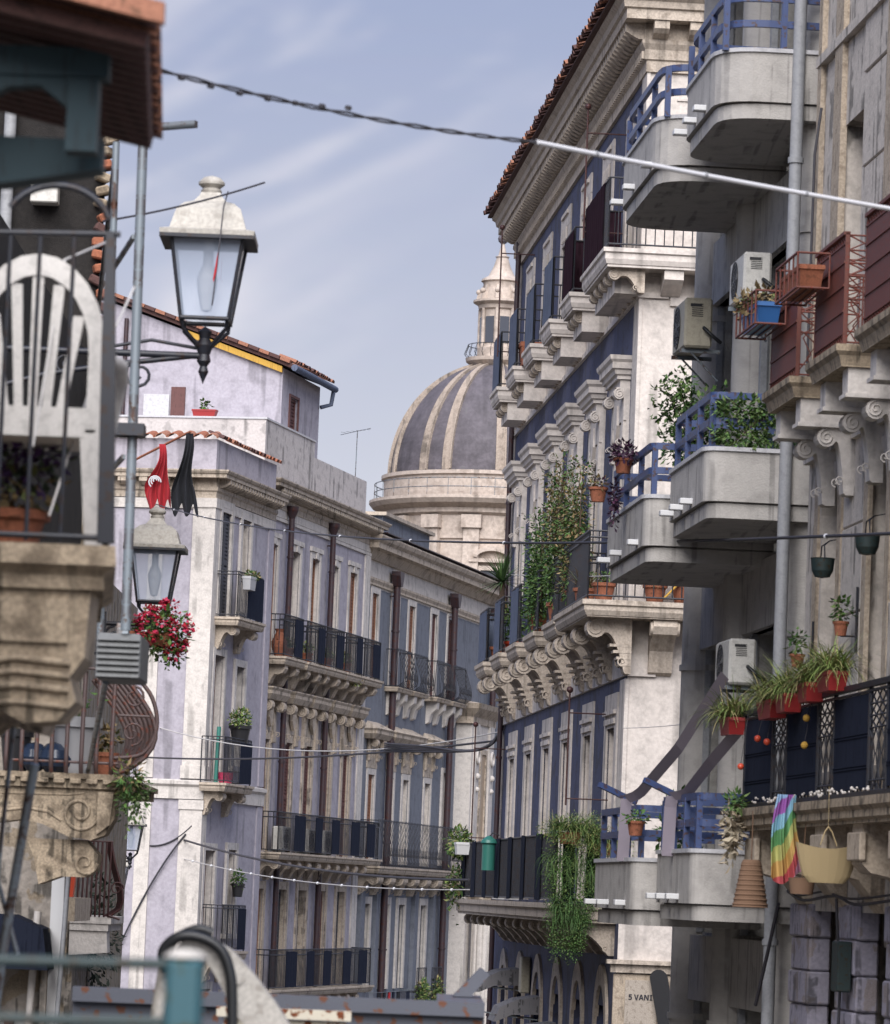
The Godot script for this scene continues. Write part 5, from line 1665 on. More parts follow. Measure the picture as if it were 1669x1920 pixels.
func steel_blue_house():
	var w := wall_frame(Vector3(-2.107, 0, -118), 12.0, false)
	var b := thing("steel_blue_house", "steel blue house with broad white cornice and bellied iron balconies", "building", w)
	var top := [1.2, 3.8, 6.05, 9.2, 11.6]
	var mid := [1.55, 4.05, 6.1, 9.1]
	var holes: Array = []
	for x in top: holes.append([x - 0.4, x + 0.4, 10.85, 13.35])
	for x in mid:
		holes.append([x - 0.4, x + 0.4, 5.85, 8.3]); holes.append([x - 0.4, x + 0.4, 2.3, 4.7])
	holes.append([11.2, 11.8, 5.9, 8.7])
	var m := mb()
	holed(m, 0.02, 19.6, -0.4, 13.5, 0.0, holes, 0.28)
	part(b, "wall", m, M.steel_blue)
	m = mb()
	m.quad(Vector3(0.02, 13.5, 0.004), Vector3(0.02, 14.4, 0.004), Vector3(19.6, 14.4, 0.004), Vector3(19.6, 13.5, 0.004))
	part(b, "white_frieze", m, M.white_stone)
	m = mb(); body(m, 0.02, 19.6, -0.4, 14.4, -0.002, 9)
	part(b, "end_wall", m, M.steel_blue)
	m = mb()
	var path: Array = [Vector2(0.02, -1), Vector2(0.02, 0), Vector2(19.6, 0), Vector2(19.6, -1)]
	m.sweep(path, [Vector2(-0.02, 13.56), Vector2(0.06, 13.56), Vector2(0.06, 13.62), Vector2(0.10, 13.70), Vector2(0.10, 13.76), Vector2(-0.02, 13.78)])
	m.sweep(path, [Vector2(-0.02, 14.25), Vector2(0.08, 14.25), Vector2(0.24, 14.48), Vector2(0.42, 14.52), Vector2(0.42, 14.66), Vector2(0.50, 14.74), Vector2(0.54, 14.84), Vector2(0.54, 14.88), Vector2(-0.02, 14.95)])
	part(b, "cornice", m, M.stained_stone)
	m = mb(); m.box(0.02, 19.6, 14.952, 14.98, -0.3, 0.56)
	part(b, "gutter", m, M.brown_pipe)
	for i in 5:
		var x: float = top[i]
		window_in(b, x - 0.4, x + 0.4, 10.85, 13.35, 0.09, ["wood", "wood", "wood", "red", "red"][i], M.white_stone, 0.18, 0.03)
		if i == 0: continue
		var bl := Node3D.new(); bl.name = "balcony"; b.add_child(bl, true)
		m = mb(); slab(m, x - 0.95, x + 0.95, 10.84, 0.36, 0.13, 0.06)
		part(bl, "slab", m, M.stained_stone)
		for s in [-0.5, 0.5]:
			m = mb(); m.prism([Vector2(0, 10.7), Vector2(0.34, 10.7), Vector2(0.32, 10.5), Vector2(0.16, 10.35), Vector2(0.1, 10.1), Vector2(0, 10.05)], 0, x + s - 0.17, x + s + 0.17)
			part(bl, "corbel", m, M.white_stone)
		m = mb(); belly_railing(m, path_out(x - 0.9, x + 0.9, 0.34), 10.84, 1.1, 0.2, 0.24, 0.014)
		part(bl, "railing", m, M.black_iron)
	for x in mid:
		var wn := window_in(b, x - 0.4, x + 0.4, 5.85, 8.3, 0.09 if x < 5 else 0.2, "wood" if x < 5 else "pale", M.white_stone, 0.17, 0.035)
		m = mb()
		m.box(x - 0.62, x + 0.62, 8.48, 9.28, -0.01, 0.04)
		for s in [-1, 1]: scroll_bracket(m, x + s * 0.5 - 0.12, x + s * 0.5 + 0.12, 9.28, 0.3, 0.6, 0.11)
		m.sweep(path_out(x - 0.95, x + 0.95, 0.28), [Vector2(-0.28, 9.28), Vector2(0.0, 9.28), Vector2(0.10, 9.42), Vector2(0.10, 9.5), Vector2(0.14, 9.56), Vector2(-0.28, 9.78)])
		part(wn, "hood", m, M.stained_stone)
		window_in(b, x - 0.4, x + 0.4, 2.3, 4.7, 0.12, "dark", M.white_stone, 0.2, 0.06)
	window_in(b, 11.2, 11.8, 5.9, 8.7, 0.2, "pale", M.white_stone, 0.15, 0.06)
	var bl := Node3D.new(); bl.name = "balcony"; b.add_child(bl, true)
	m = mb(); slab(m, 0.2, 12.6, 5.75, 0.62, 0.2, 0.09)
	part(bl, "slab", m, M.stained_stone)
	for x in steps(0.7, 12.2, 1.6):
		m = mb(); scroll_bracket(m, x - 0.3, x + 0.3, 5.55, 0.58, 0.6, 0.16)
		part(bl, "corbel", m, M.stained_stone)
	m = mb(); belly_railing(m, path_out(0.25, 12.55, 0.58), 5.75, 1.3, 0.2, 0.22, 0.012)
	part(bl, "railing", m, M.black_iron)
	for x in [3.1, 11.25, 17.6]:
		var dp := Node3D.new(); dp.name = "drainpipe"; b.add_child(dp, true)
		m = mb(); pipe_run(m, x, 0.2, -0.2, 13.8, 0.10, 3.0)
		part(dp, "pipe", m, M.brown_pipe)
		m = mb(); m.prism([Vector2(x - 0.11, 13.7), Vector2(x + 0.11, 13.7), Vector2(x + 0.26, 14.0), Vector2(x + 0.26, 14.12), Vector2(x - 0.26, 14.12), Vector2(x - 0.26, 14.0)], 2, 0.08, 0.34)
		part(dp, "hopper", m, M.brown_pipe)
	for q in [[0.55, 0.5], [2.5, 0.4], [7.6, 0.5], [10.2, 0.3]]:
		m = mb(); m.box(q[0], q[0] + q[1], 0.0, 5.1, -0.01, 0.12)
		part(b, "pilaster", m, M.steel_blue)
	# laundry and creeper below
	for i in 7:
		m = mb()
		var n := 6
		for a in n:
			var u := a / float(n)
			var u2 := (a + 1) / float(n)
			m.quad(Vector3(u * 0.34, 0, 0.03 * sin(u * 9 + i)), Vector3(u2 * 0.34, 0, 0.03 * sin(u2 * 9 + i)), Vector3(u2 * 0.32, -1.1 - 0.1 * (i % 3), 0.04 * sin(u2 * 9 + i)), Vector3(u * 0.32, -1.1 - 0.1 * (i % 3), 0.04 * sin(u * 9 + i)))
		single("hung_garment", m, [M.black_cloth, M.shutter_dark, M.red_cloth, M.dark_sheet][[0, 0, 2, 3, 0, 1, 3][i]], ["dark garment drying on the steel blue house line", "dark garment drying on the steel blue house line", "red garment drying among dark clothes", "dark garment drying on the steel blue house line", "dark garment drying on the steel blue house line", "dark garment drying on the steel blue house line", "dark garment drying on the steel blue house line"][i], "laundry", on(w, 1.2 + i * 0.62, 2.25, 0.55), "washing under the steel blue house")
	m = mb(); m.bar(Vector3(0.6, 2.26, 0.55), Vector3(6.4, 2.26, 0.55), 0.012)
	for x in [0.62, 6.38]: m.bar(Vector3(x, 2.26, 0.0), Vector3(x, 2.26, 0.56), 0.015)
	single("clothes_line", m, M.zinc_pole, "thin washing line stretched below the steel blue windows", "washing line", w)
	for q in [["first", 6.6], ["second", 8.7]]:
		var t := thing("ivy_screen", "yellow green creeper hanging over a balcony rail, %s past the drying clothes" % q[0], "plant", on(w, q[1], 2.2, 0.6), "creepers below the steel blue house")
		m = mb(); railing(m, [Vector2(-0.6, 0), Vector2(0.7, 0)], -0.2, 0.9, 0.15)
		for x in [-0.6, 0.7]: m.bar(Vector3(x, 0.0, 0), Vector3(x, 0.0, -0.6), 0.015)
		part(t, "rail", m, M.black_iron)
		var l := mb(true); leafy(l, Vector3(0.05, 0.1, 0.03), Vector3(0.75, 0.35, 0.12), 700, 0.13, LIME + GREEN, 0.45)
		part(t, "foliage", l, M.leaves)
	# the carved stone bay with columns beyond
	var c := thing("carved_stone_bay", "carved cream stone bay with fluted columns at the end of the street", "building", w)
	m = mb(); m.box(13.1, 16.4, -0.4, 10.6, 0.0, 0.5)
	part(c, "bay_wall", m, M.white_stone)
	m = mb()
	m.sweep(path_out(13.0, 16.5, 0.5), [Vector2(-0.5, 10.3), Vector2(0.05, 10.3), Vector2(0.05, 10.5), Vector2(0.3, 10.75), Vector2(0.36, 10.9), Vector2(-0.5, 11.05)])
	part(c, "entablature", m, M.stained_stone)
	m = mb()
	m.sweep(path_out(13.0, 16.5, 0.5), [Vector2(-0.5, 5.3), Vector2(0.08, 5.3), Vector2(0.08, 5.5), Vector2(0.2, 5.65), Vector2(0.2, 5.75), Vector2(-0.5, 5.8)])
	part(c, "entablature", m, M.stained_stone)
	for x in [13.35, 15.6]:
		m = mb()
		m.box(x, x + 0.62, 5.8, 10.3, 0.48, 0.58)
		m.tube(ring_pts(Vector3(x + 0.31, 9.3, 0.6), 0.2, 12), 0.05, 5); m.ball(Vector3(x + 0.31, 8.7, 0.6), 0.1, 8); m.ball(Vector3(x + 0.31, 8.3, 0.6), 0.08, 8)
		part(c, "pilaster", m, M.white_stone)
	m = mb(); surround(m, 14.5, 15.2, 6.5, 9.4, 0.15, 0.48, 0.56)
	part(c, "window_frame", m, M.stained_stone)
	m = mb(); m.box(14.5, 15.2, 6.5, 9.4, 0.49, 0.51)
	part(c, "window_leaf", m, M.wood_pale)
	for x in [13.7, 16.1]:
		var col := Node3D.new(); col.name = "column"; c.add_child(col, true)
		m = mb()
		var fl: Array = []
		for i in 48: fl.append(Vector2(x, 0.95) + Vector2(cos(TAU * i / 48.0), sin(TAU * i / 48.0)) * (0.36 if i % 4 < 3 else 0.33))
		m.prism(fl, 1, 0.2, 4.45)
		part(col, "shaft", m, M.white_stone)
		m = mb()
		m.lathe([Vector2(0.36, 4.45), Vector2(0.41, 4.5), Vector2(0.36, 4.55), Vector2(0.40, 4.9), Vector2(0.54, 5.2), Vector2(0.54, 5.3)], 16, Vector3(x, 0, 0.95))
		for i in 10: m.ball(Vector3(x + cos(TAU * i / 10.0) * 0.43, 4.72 + 0.25 * (i % 2), 0.95 + sin(TAU * i / 10.0) * 0.43), 0.11, 6)
		part(col, "capital", m, M.stained_stone)
		m = mb(); m.lathe([Vector2(0.5, -0.4), Vector2(0.5, 0.0), Vector2(0.44, 0.1), Vector2(0.36, 0.2)], 16, Vector3(x, 0, 0.95))
		part(col, "base", m, M.white_stone)
	m = mb(); m.box(13.0, 16.9, 5.3, 5.72, 0.5, 1.45)
	part(c, "lintel", m, M.stained_stone)
	# grey hut behind the white cornice
	var h := thing("roof_hut", "plain blue-grey hut on the roof behind the white cornice", "building", w)
	m = mb(); m.box(14.5, 21.5, 14.4, 16.75, -7.0, -2.9)
	part(h, "wall", m, M.steel_blue)
	m = mb(); m.box(14.3, 21.7, 16.752, 16.86, -7.1, -2.75)
	part(h, "flat_roof", m, M.stained_stone)

func church_dome():
	var t := thing("church_dome", "grey ribbed church dome with pale stone drum and lantern", "church", Transform3D(Basis(Vector3.UP, deg_to_rad(0)), Vector3(3.36, 0, -300)))
	var m := mb()
	m.lathe([Vector2(7.3, 0), Vector2(7.3, 29.5), Vector2(7.45, 29.6), Vector2(7.45, 31.2), Vector2(7.8, 31.4), Vector2(7.8, 31.7), Vector2(8.5, 32.0), Vector2(8.75, 32.3), Vector2(8.75, 32.5), Vector2(7.75, 32.6), Vector2(7.75, 34.0), Vector2(7.95, 34.05), Vector2(7.95, 34.3), Vector2(7.5, 34.35)], 64)
	part(t, "drum", m, M.dome_stone)
	for i in 16:
		m = mb()
		m.box(-0.55, 0.55, 20, 31.2, 7.2, 7.75); m.box(-0.7, 0.7, 30.3, 31.2, 7.2, 7.95)
		part(t, "drum_pilaster", m, M.dome_stone).rotation.y = TAU * (i + 0.5) / 16.0
	for i in 8:
		var wn := Node3D.new(); wn.name = "drum_window"; t.add_child(wn, true)
		wn.rotation.y = TAU * i / 8.0
		m = mb()
		surround(m, -0.75, 0.75, 23.0, 27.4, 0.3, 7.2, 7.55)
		var ar: Array = []
		for k in 11: ar.append(Vector2(cos(PI * k / 10.0) * 1.3, 28.3 + sin(PI * k / 10.0) * 0.75))
		for k in 11: ar.append(Vector2(-cos(PI * k / 10.0) * 1.05, 28.25 + sin(PI * k / 10.0) * 0.5))
		m.prism(ar, 2, 7.2, 7.8)
		m.box(-1.6, 1.6, 27.95, 28.2, 7.2, 7.75)
		part(wn, "frame", m, M.dome_stone)
		m = mb(); m.box(-0.75, 0.75, 23.0, 27.4, 7.2, 7.36)
		part(wn, "pane", m, M.lantern_glass)
	# railing round the foot of the shell
	m = mb()
	for y in [33.1, 33.7]: m.tube(ring_h(Vector3(0, y, 0), 8.4, 64), 0.035, 5)
	for i in 32: m.bar(Vector3(cos(TAU * i / 32.0) * 8.4, 32.5, sin(TAU * i / 32.0) * 8.4), Vector3(cos(TAU * i / 32.0) * 8.4, 33.7, sin(TAU * i / 32.0) * 8.4), 0.03)
	part(t, "railing", m, M.zinc_pole)
	var prof: Array = []
	for i in 21:
		var a := PI * 0.5 * i / 20.0 * 0.845
		prof.append(Vector2(7.35 * cos(a), 34.33 + 8.3 * sin(a)))
	m = mb(); m.lathe(prof, 72)
	part(t, "shell", m, M.dome_lead)
	for i in 16:
		var ang := deg_to_rad(45.0 * (i / 2) + (0.0 if i % 2 else 15.2) - 42.3 + 0.0)
		m = mb()
		for k in 20:
			for s in [[-0.36, 0.36, 0.10], [0.25, 0.36, 0.20]]:
				var p: Vector2 = prof[k]
				var q: Vector2 = prof[k + 1]
				var kp := 0.45 + 0.55 * p.x / 7.35
				var kq := 0.45 + 0.55 * q.x / 7.35
				m.quad(Vector3(s[0] * kp, p.y + s[2] * 0.5, p.x + s[2]), Vector3(s[1] * kp, p.y + s[2] * 0.5, p.x + s[2]), Vector3(s[1] * kq, q.y + s[2] * 0.5, q.x + s[2]), Vector3(s[0] * kq, q.y + s[2] * 0.5, q.x + s[2]))
				for e in [s[0], s[1]]: m.quad(Vector3(e * kp, p.y, p.x - 0.1), Vector3(e * kp, p.y + s[2] * 0.5, p.x + s[2]), Vector3(e * kq, q.y + s[2] * 0.5, q.x + s[2]), Vector3(e * kq, q.y, q.x - 0.1))
		part(t, "rib", m, M.dome_rib).rotation.y = ang
	# lantern
	var ln := Node3D.new(); ln.name = "lantern"; t.add_child(ln, true)
	m = mb()
	m.lathe([Vector2(1.7, 42.0), Vector2(1.75, 42.3), Vector2(2.3, 42.7), Vector2(2.35, 42.95), Vector2(1.55, 43.0), Vector2(1.55, 43.7), Vector2(1.38, 43.75), Vector2(1.38, 46.4), Vector2(1.55, 46.5), Vector2(1.6, 46.75), Vector2(1.95, 46.95), Vector2(1.95, 47.1), Vector2(1.35, 47.2), Vector2(1.25, 48.0), Vector2(1.3, 48.4), Vector2(1.45, 48.5), Vector2(1.4, 48.65), Vector2(0.95, 48.9), Vector2(0.6, 49.6), Vector2(0.42, 50.2), Vector2(0.5, 50.3), Vector2(0.3, 50.4), Vector2(0.12, 51.2), Vector2(0.14, 51.3)], 32)
	part(ln, "stone_body", m, M.dome_stone)
	for i in 8:
		m = mb(); m.box(-0.34, 0.34, 44.0, 45.9, 1.25, 1.40)
		part(ln, "window", m, M.lantern_glass).rotation.y = TAU * (i + 0.28) / 8.0
		m = mb(); m.tube([Vector3(0, 43.7, 1.45), Vector3(0, 46.5, 1.45)], 0.14, 8)
		part(ln, "column", m, M.dome_stone).rotation.y = TAU * (i + 0.78) / 8.0
		m = mb(); m.prism([Vector2(1.2, 47.15), Vector2(1.75, 47.15), Vector2(1.7, 47.5), Vector2(1.4, 47.7), Vector2(1.3, 48.2), Vector2(1.2, 48.2)], 0, -0.12, 0.12); m.ball(Vector3(0, 47.75, 1.6), 0.2, 8)
		part(ln, "volute", m, M.dome_stone).rotation.y = TAU * (i + 0.78) / 8.0
	m = mb(); m.ball(Vector3(0, 51.6, 0), 0.38, 16)
	m.tube([Vector3(0, 51.9, 0), Vector3(0, 53.6, 0)], 0.035, 6); m.bar(Vector3(-0.3, 53.1, 0), Vector3(0.3, 53.1, 0), 0.03)
	part(ln, "ball_and_rod", m, M.dome_lead)
	m = mb()
	m.tube(ring_h(Vector3(0, 43.9, 0), 2.2, 32), 0.03, 5)
	for i in 24: m.tube([Vector3(cos(TAU * i / 24.0) * 2.2, 42.95, sin(TAU * i / 24.0) * 2.2), Vector3(cos(TAU * i / 24.0) * 2.45, 43.25, sin(TAU * i / 24.0) * 2.45), Vector3(cos(TAU * i / 24.0) * 2.2, 43.9, sin(TAU * i / 24.0) * 2.2)], 0.025, 4)
	part(ln, "railing", m, M.black_iron)

func ring_h(p: Vector3, r: float, k: int) -> Array:
	var o: Array = []
	for i in k + 1: o.append(p + Vector3(cos(TAU * i / k), 0, sin(TAU * i / k)) * r)
	return o

# ---------------------------------------------------------------- street lanterns
func frustum(m: MB, q: Array, at := Vector3.ZERO):
	# square sections (half width, y) joined by flat faces
	for i in q.size() - 1:
		var a: Vector2 = q[i]
		var b: Vector2 = q[i + 1]
		for k in 4:
			var s := [Vector2(-1, -1), Vector2(1, -1), Vector2(1, 1), Vector2(-1, 1)]
			var u: Vector2 = s[k]
			var v: Vector2 = s[(k + 1) % 4]
			m.quad(at + Vector3(u.x * a.x, a.y, u.y * a.x), at + Vector3(v.x * a.x, a.y, v.y * a.x), at + Vector3(v.x * b.x, b.y, v.y * b.x), at + Vector3(u.x * b.x, b.y, u.y * b.x))

func lantern(label: String, at: Vector3, arm: float, turn := 0.0) -> Node3D:
	# hung from a scrolled wall arm; the origin is the foot of the glass, the wall lies at x = -arm
	var t := thing("street_lantern", label, "street lamp", Transform3D(Basis(Vector3.UP, turn), at), "old wall lanterns along the street")
	var m := mb()
	frustum(m, [Vector2(0.265, 0.46), Vector2(0.268, 0.485), Vector2(0.215, 0.50), Vector2(0.21, 0.52), Vector2(0.18, 0.62), Vector2(0.14, 0.655), Vector2(0.09, 0.675), Vector2(0.062, 0.71), Vector2(0.055, 0.73)])
	m.lathe([Vector2(0.055, 0.72), Vector2(0.06, 0.745), Vector2(0.05, 0.76), Vector2(0.075, 0.78), Vector2(0.075, 0.795), Vector2(0.05, 0.82), Vector2(0.001, 0.835)], 14)
	part(t, "cap", m, M.lamp_cap)
	m = mb()
	frustum(m, [Vector2(0.267, 0.44), Vector2(0.267, 0.46), Vector2(0.16, 0.461)])
	frustum(m, [Vector2(0.2, 0.44), Vector2(0.267, 0.44)])
	for s in [Vector2(-1, -1), Vector2(1, -1), Vector2(1, 1), Vector2(-1, 1)]:
		m.tube([Vector3(s.x * 0.135, 0.0, s.y * 0.135), Vector3(s.x * 0.2, 0.44, s.y * 0.2)], 0.014, 4)
		m.tube([Vector3(s.x * 0.128, 0.01, s.y * 0.128), Vector3(s.x * 0.125, -0.05, s.y * 0.1), Vector3(s.x * 0.03, -0.15, s.y * 0.02)], 0.012, 5)
	for k in 4:
		var s := [Vector2(-1, -1), Vector2(1, -1), Vector2(1, 1), Vector2(-1, 1)]
		var u: Vector2 = s[k] * 0.135
		var v: Vector2 = s[(k + 1) % 4] * 0.135
		m.bar(Vector3(u.x, 0, u.y), Vector3(v.x, 0, v.y), 0.016)
	m.lathe([Vector2(0.001, -0.24), Vector2(0.03, -0.2), Vector2(0.05, -0.14), Vector2(0.03, -0.1), Vector2(0.04, -0.06), Vector2(0.001, -0.03)], 10)
	part(t, "frame", m, M.black_iron)
	for k in 4:
		var s := [Vector2(-1, -1), Vector2(1, -1), Vector2(1, 1), Vector2(-1, 1)]
		var u: Vector2 = s[k]
		var v: Vector2 = s[(k + 1) % 4]
		m = mb()
		m.quad(Vector3(u.x * 0.132, 0.01, u.y * 0.132), Vector3(v.x * 0.132, 0.01, v.y * 0.132), Vector3(v.x * 0.197, 0.44, v.y * 0.197), Vector3(u.x * 0.197, 0.44, u.y * 0.197))
		part(t, "pane", m, M.lamp_glass)
	m = mb()
	m.tube([Vector3(0, -0.2, 0), Vector3(-arm, -0.2, 0)], 0.02, 8)
	m.lathe([Vector2(0.001, -0.36), Vector2(0.012, -0.33), Vector2(0.03, -0.29), Vector2(0.02, -0.26), Vector2(0.04, -0.23), Vector2(0.03, -0.18)], 10)
	m.tube([Vector3(-0.05, -0.2, 0), Vector3(-arm * 0.35, -0.27, 0), Vector3(-arm * 0.6, -0.34, 0), Vector3(-arm, -0.52, 0)], 0.016, 6)
	m.spiral(Vector3(-arm * 0.24, -0.32, 0), 0.09, 1.6, 0.012, 1, 1.0, PI * 0.5)
	m.spiral(Vector3(-arm * 0.52, -0.27, 0), 0.06, 1.4, 0.01, 1, -1.0, -PI * 0.5)
	m.spiral(Vector3(-arm * 0.82, -0.32, 0), 0.1, 1.6, 0.012, 1, 1.0, PI * 0.5)
	m.tube([Vector3(-0.02, -0.16, 0), Vector3(-arm * 0.2, -0.12, 0), Vector3(-arm * 0.4, -0.18, 0)], 0.01, 6)
	part(t, "arm", m, M.black_iron)
	m = mb(); m.lathe([Vector2(0.001, 0.05), Vector2(0.03, 0.06), Vector2(0.05, 0.16), Vector2(0.06, 0.24), Vector2(0.035, 0.31), Vector2(0.001, 0.33)], 12); m.tube([Vector3(0, 0.3, 0), Vector3(0, 0.46, 0)], 0.03, 8)
	part(t, "bulb", m, M.pvc)
	m = mb(); m.box(-arm - 0.03, -arm, -0.62, -0.1, -0.05, 0.05)
	part(t, "wall_plate", m, M.black_iron)
	return t

func wire(pts: Array, r: float, sag: float, seg := 16) -> MB:
	var m := mb()
	for i in pts.size() - 1:
		var a: Vector3 = pts[i]
		var b: Vector3 = pts[i + 1]
		var q: Array = []
		for k in seg + 1:
			var t := k / float(seg)
			q.append(a.lerp(b, t) - Vector3(0, sag * 4 * t * (1 - t), 0))
		m.tube(q, r, 5)
	return m

func overhead_wires():
	# thick cable across the street: dark twisted pair, then pale conduit
	var a := Vector3(-1.05, 7.74, -14.2)
	var b := Vector3(0.31, 8.04, -17.0)
	var c := Vector3(4.06, 8.62, -22.9)
	var t := thing("street_cable", "thick cable slung across the sky, dark then pale with clips", "cable", Transform3D.IDENTITY)
	var m := mb()
	for s in [-1, 1]:
		var q: Array = []
		for k in 41:
			var u := k / 40.0
			q.append(a.lerp(b, u) + Vector3(0, -0.03 * 4 * u * (1 - u) + s * 0.006 * cos(u * 34), s * 0.006 * sin(u * 34)))
		m.tube(q, 0.0045, 5)
	part(t, "dark_pair", m, M.cable)
	m = wire([b, c], 0.0115, 0.03, 24)
	part(t, "pale_conduit", m, M.white_pipe)
	for i in 16:
		var u := i / 15.0
		m = mb()
		var p := a.lerp(b, u) if i < 8 else b.lerp(c, (u - 0.5) * 2)
		var d := (b - a if i < 8 else c - b).normalized()
		p.y -= 0.03 * 4 * (u * 2 - floorf(u * 1.999)) * (1 - (u * 2 - floorf(u * 1.999)))
		m.tube([p - d * 0.012, p + d * 0.012], 0.0135 if i >= 8 else 0.0095, 8)
		part(t, "clip", m, M.cable if i < 8 else M.grey_pipe)
	for q in [
		["lamp_wire", "thin dark rod slanting up past the big lantern cap", [Vector3(-1.89, 8.52, -22.6), Vector3(-1.11, 9.03, -24.2)], 0.006, 0.02, "cable"],
		["festoon_line", "festoon cable with small white bulbs from the corner house to the beige house", [Vector3(-6.86, 13.94, -100.3), Vector3(3.76, 7.45, -26.5)], 0.014, 0.42, "cable"],
		["pale_wire", "thin pale wire below the festoon cable", [Vector3(1.15, 11.08, -80.2), Vector3(3.75, 7.37, -26.5)], 0.006, 0.12, "pale_cable"],
		["middle_wire", "taut dark cable across the middle of the street", [Vector3(-6.8, 7.96, -100.29), Vector3(1.23, 7.97, -80.5)], 0.022, 0.16, "cable"],
		["grey_wire", "grey cable sagging above the taut dark one", [Vector3(-6.48, 8.66, -100.22), Vector3(1.18, 8.12, -80.5)], 0.013, 0.45, "pale_cable"],
		["lower_bundle", "bundle of dark cables over the long iron balconies", [Vector3(-5.79, 6.06, -100.07), Vector3(0.69, 5.3, -76)], 0.026, 0.22, "cable"],
		["lower_string", "string of lights below the dark cable bundle", [Vector3(-5.77, 5.62, -100.07), Vector3(0.70, 5.13, -76)], 0.012, 0.2, "pale_cable"],
		["thin_wire", "hair-thin wire crossing in front of the blue stripes", [Vector3(2.66, 7.49, -61), Vector3(2.95, 6.7, -36.2)], 0.005, 0.04, "pale_cable"],
		["corner_wire", "slack wire looping down the corner house pilaster", [Vector3(-6.6, 5.9, -100.23), Vector3(-5.62, 6.4, -100.0)], 0.02, 0.14, "cable"],
		["down_cable", "grey service cable curving down the lavender end wall", [Vector3(-5.75, 6.2, -100.0), Vector3(-7.7, 2.2, -100.4)], 0.022, -0.4, "cable"],
	]:
		single(q[0], wire(q[2], q[3], q[4]), M[q[5]], q[1], "cable")
	# bulbs on the festoons
	var bm := mb(); bm.ball(Vector3.ZERO, 0.022, 8)
	for i in 9:
		var p := Vector3(-6.86, 13.94, -100.3).lerp(Vector3(3.76, 7.45, -26.5), 0.08 + i * 0.105)
		var u := 0.08 + i * 0.105
		p.y -= 0.42 * 4 * u * (1 - u)
		single("festoon_bulb", bm, M.white_pipe, "small white bulb on the festoon cable", "light bulb", Transform3D(Basis(), p), "bulbs on the festoon cable")
	for i in 12:
		var u := 0.04 + i * 0.083
		var p := Vector3(-5.77, 5.62, -100.07).lerp(Vector3(0.70, 5.13, -76), u)
		p.y -= 0.2 * 4 * u * (1 - u)
		single("string_bulb", bm, M.white_pipe, "small white bulb on the lower string of lights", "light bulb", Transform3D(Basis().scaled(Vector3.ONE * 1.4), p), "bulbs on the lower string")

func small_hangings():
	var t := thing("red_tassel", "small red cloth ornament on a string before the big lantern", "ornament", Transform3D(Basis(), Vector3(-1.33, 8.3, -23.7)))
	var m := mb(); m.tube([Vector3(0.03, 0.62, -0.2), Vector3(0.02, 0.5, 0), Vector3(0, 0.2, 0), Vector3(-0.02, -0.06, 0)], 0.004, 5)
	part(t, "string", m, M.cable)
	m = mb()
	for s in [-1, 1]: m.prism([Vector2(0.0, 0.24), Vector2(0.015 * s + 0.008, 0.2), Vector2(0.022 * s, 0.09), Vector2(0.026 * s + 0.008, 0.07), Vector2(0.004 * s, 0.13)], 2, -0.006, 0.006)
	part(t, "cloth", m, M.red_cloth)
	# knot of cables where the lines meet the palazzo corner
	t = thing("cable_knot", "knot of drooping black cables at the palazzo corner", "cable", Transform3D(Basis(), Vector3(1.2, 8.0, -80.4)))
	for i in 5:
		m = mb(); m.tube(smooth([Vector3(0.05, 0.3 - i * 0.03, 0.1), Vector3(-0.05 - i * 0.03, 0.05 - i * 0.05, 0.1), Vector3(-0.25 - i * 0.1, -0.2 - i * 0.02, 0.1), Vector3(-0.8 - i * 0.15, -0.27 + i * 0.02, -0.6), Vector3(-2.2, -0.22 + i * 0.04, -3.5)]), 0.018, 6)
		part(t, "cable", m, M.cable)

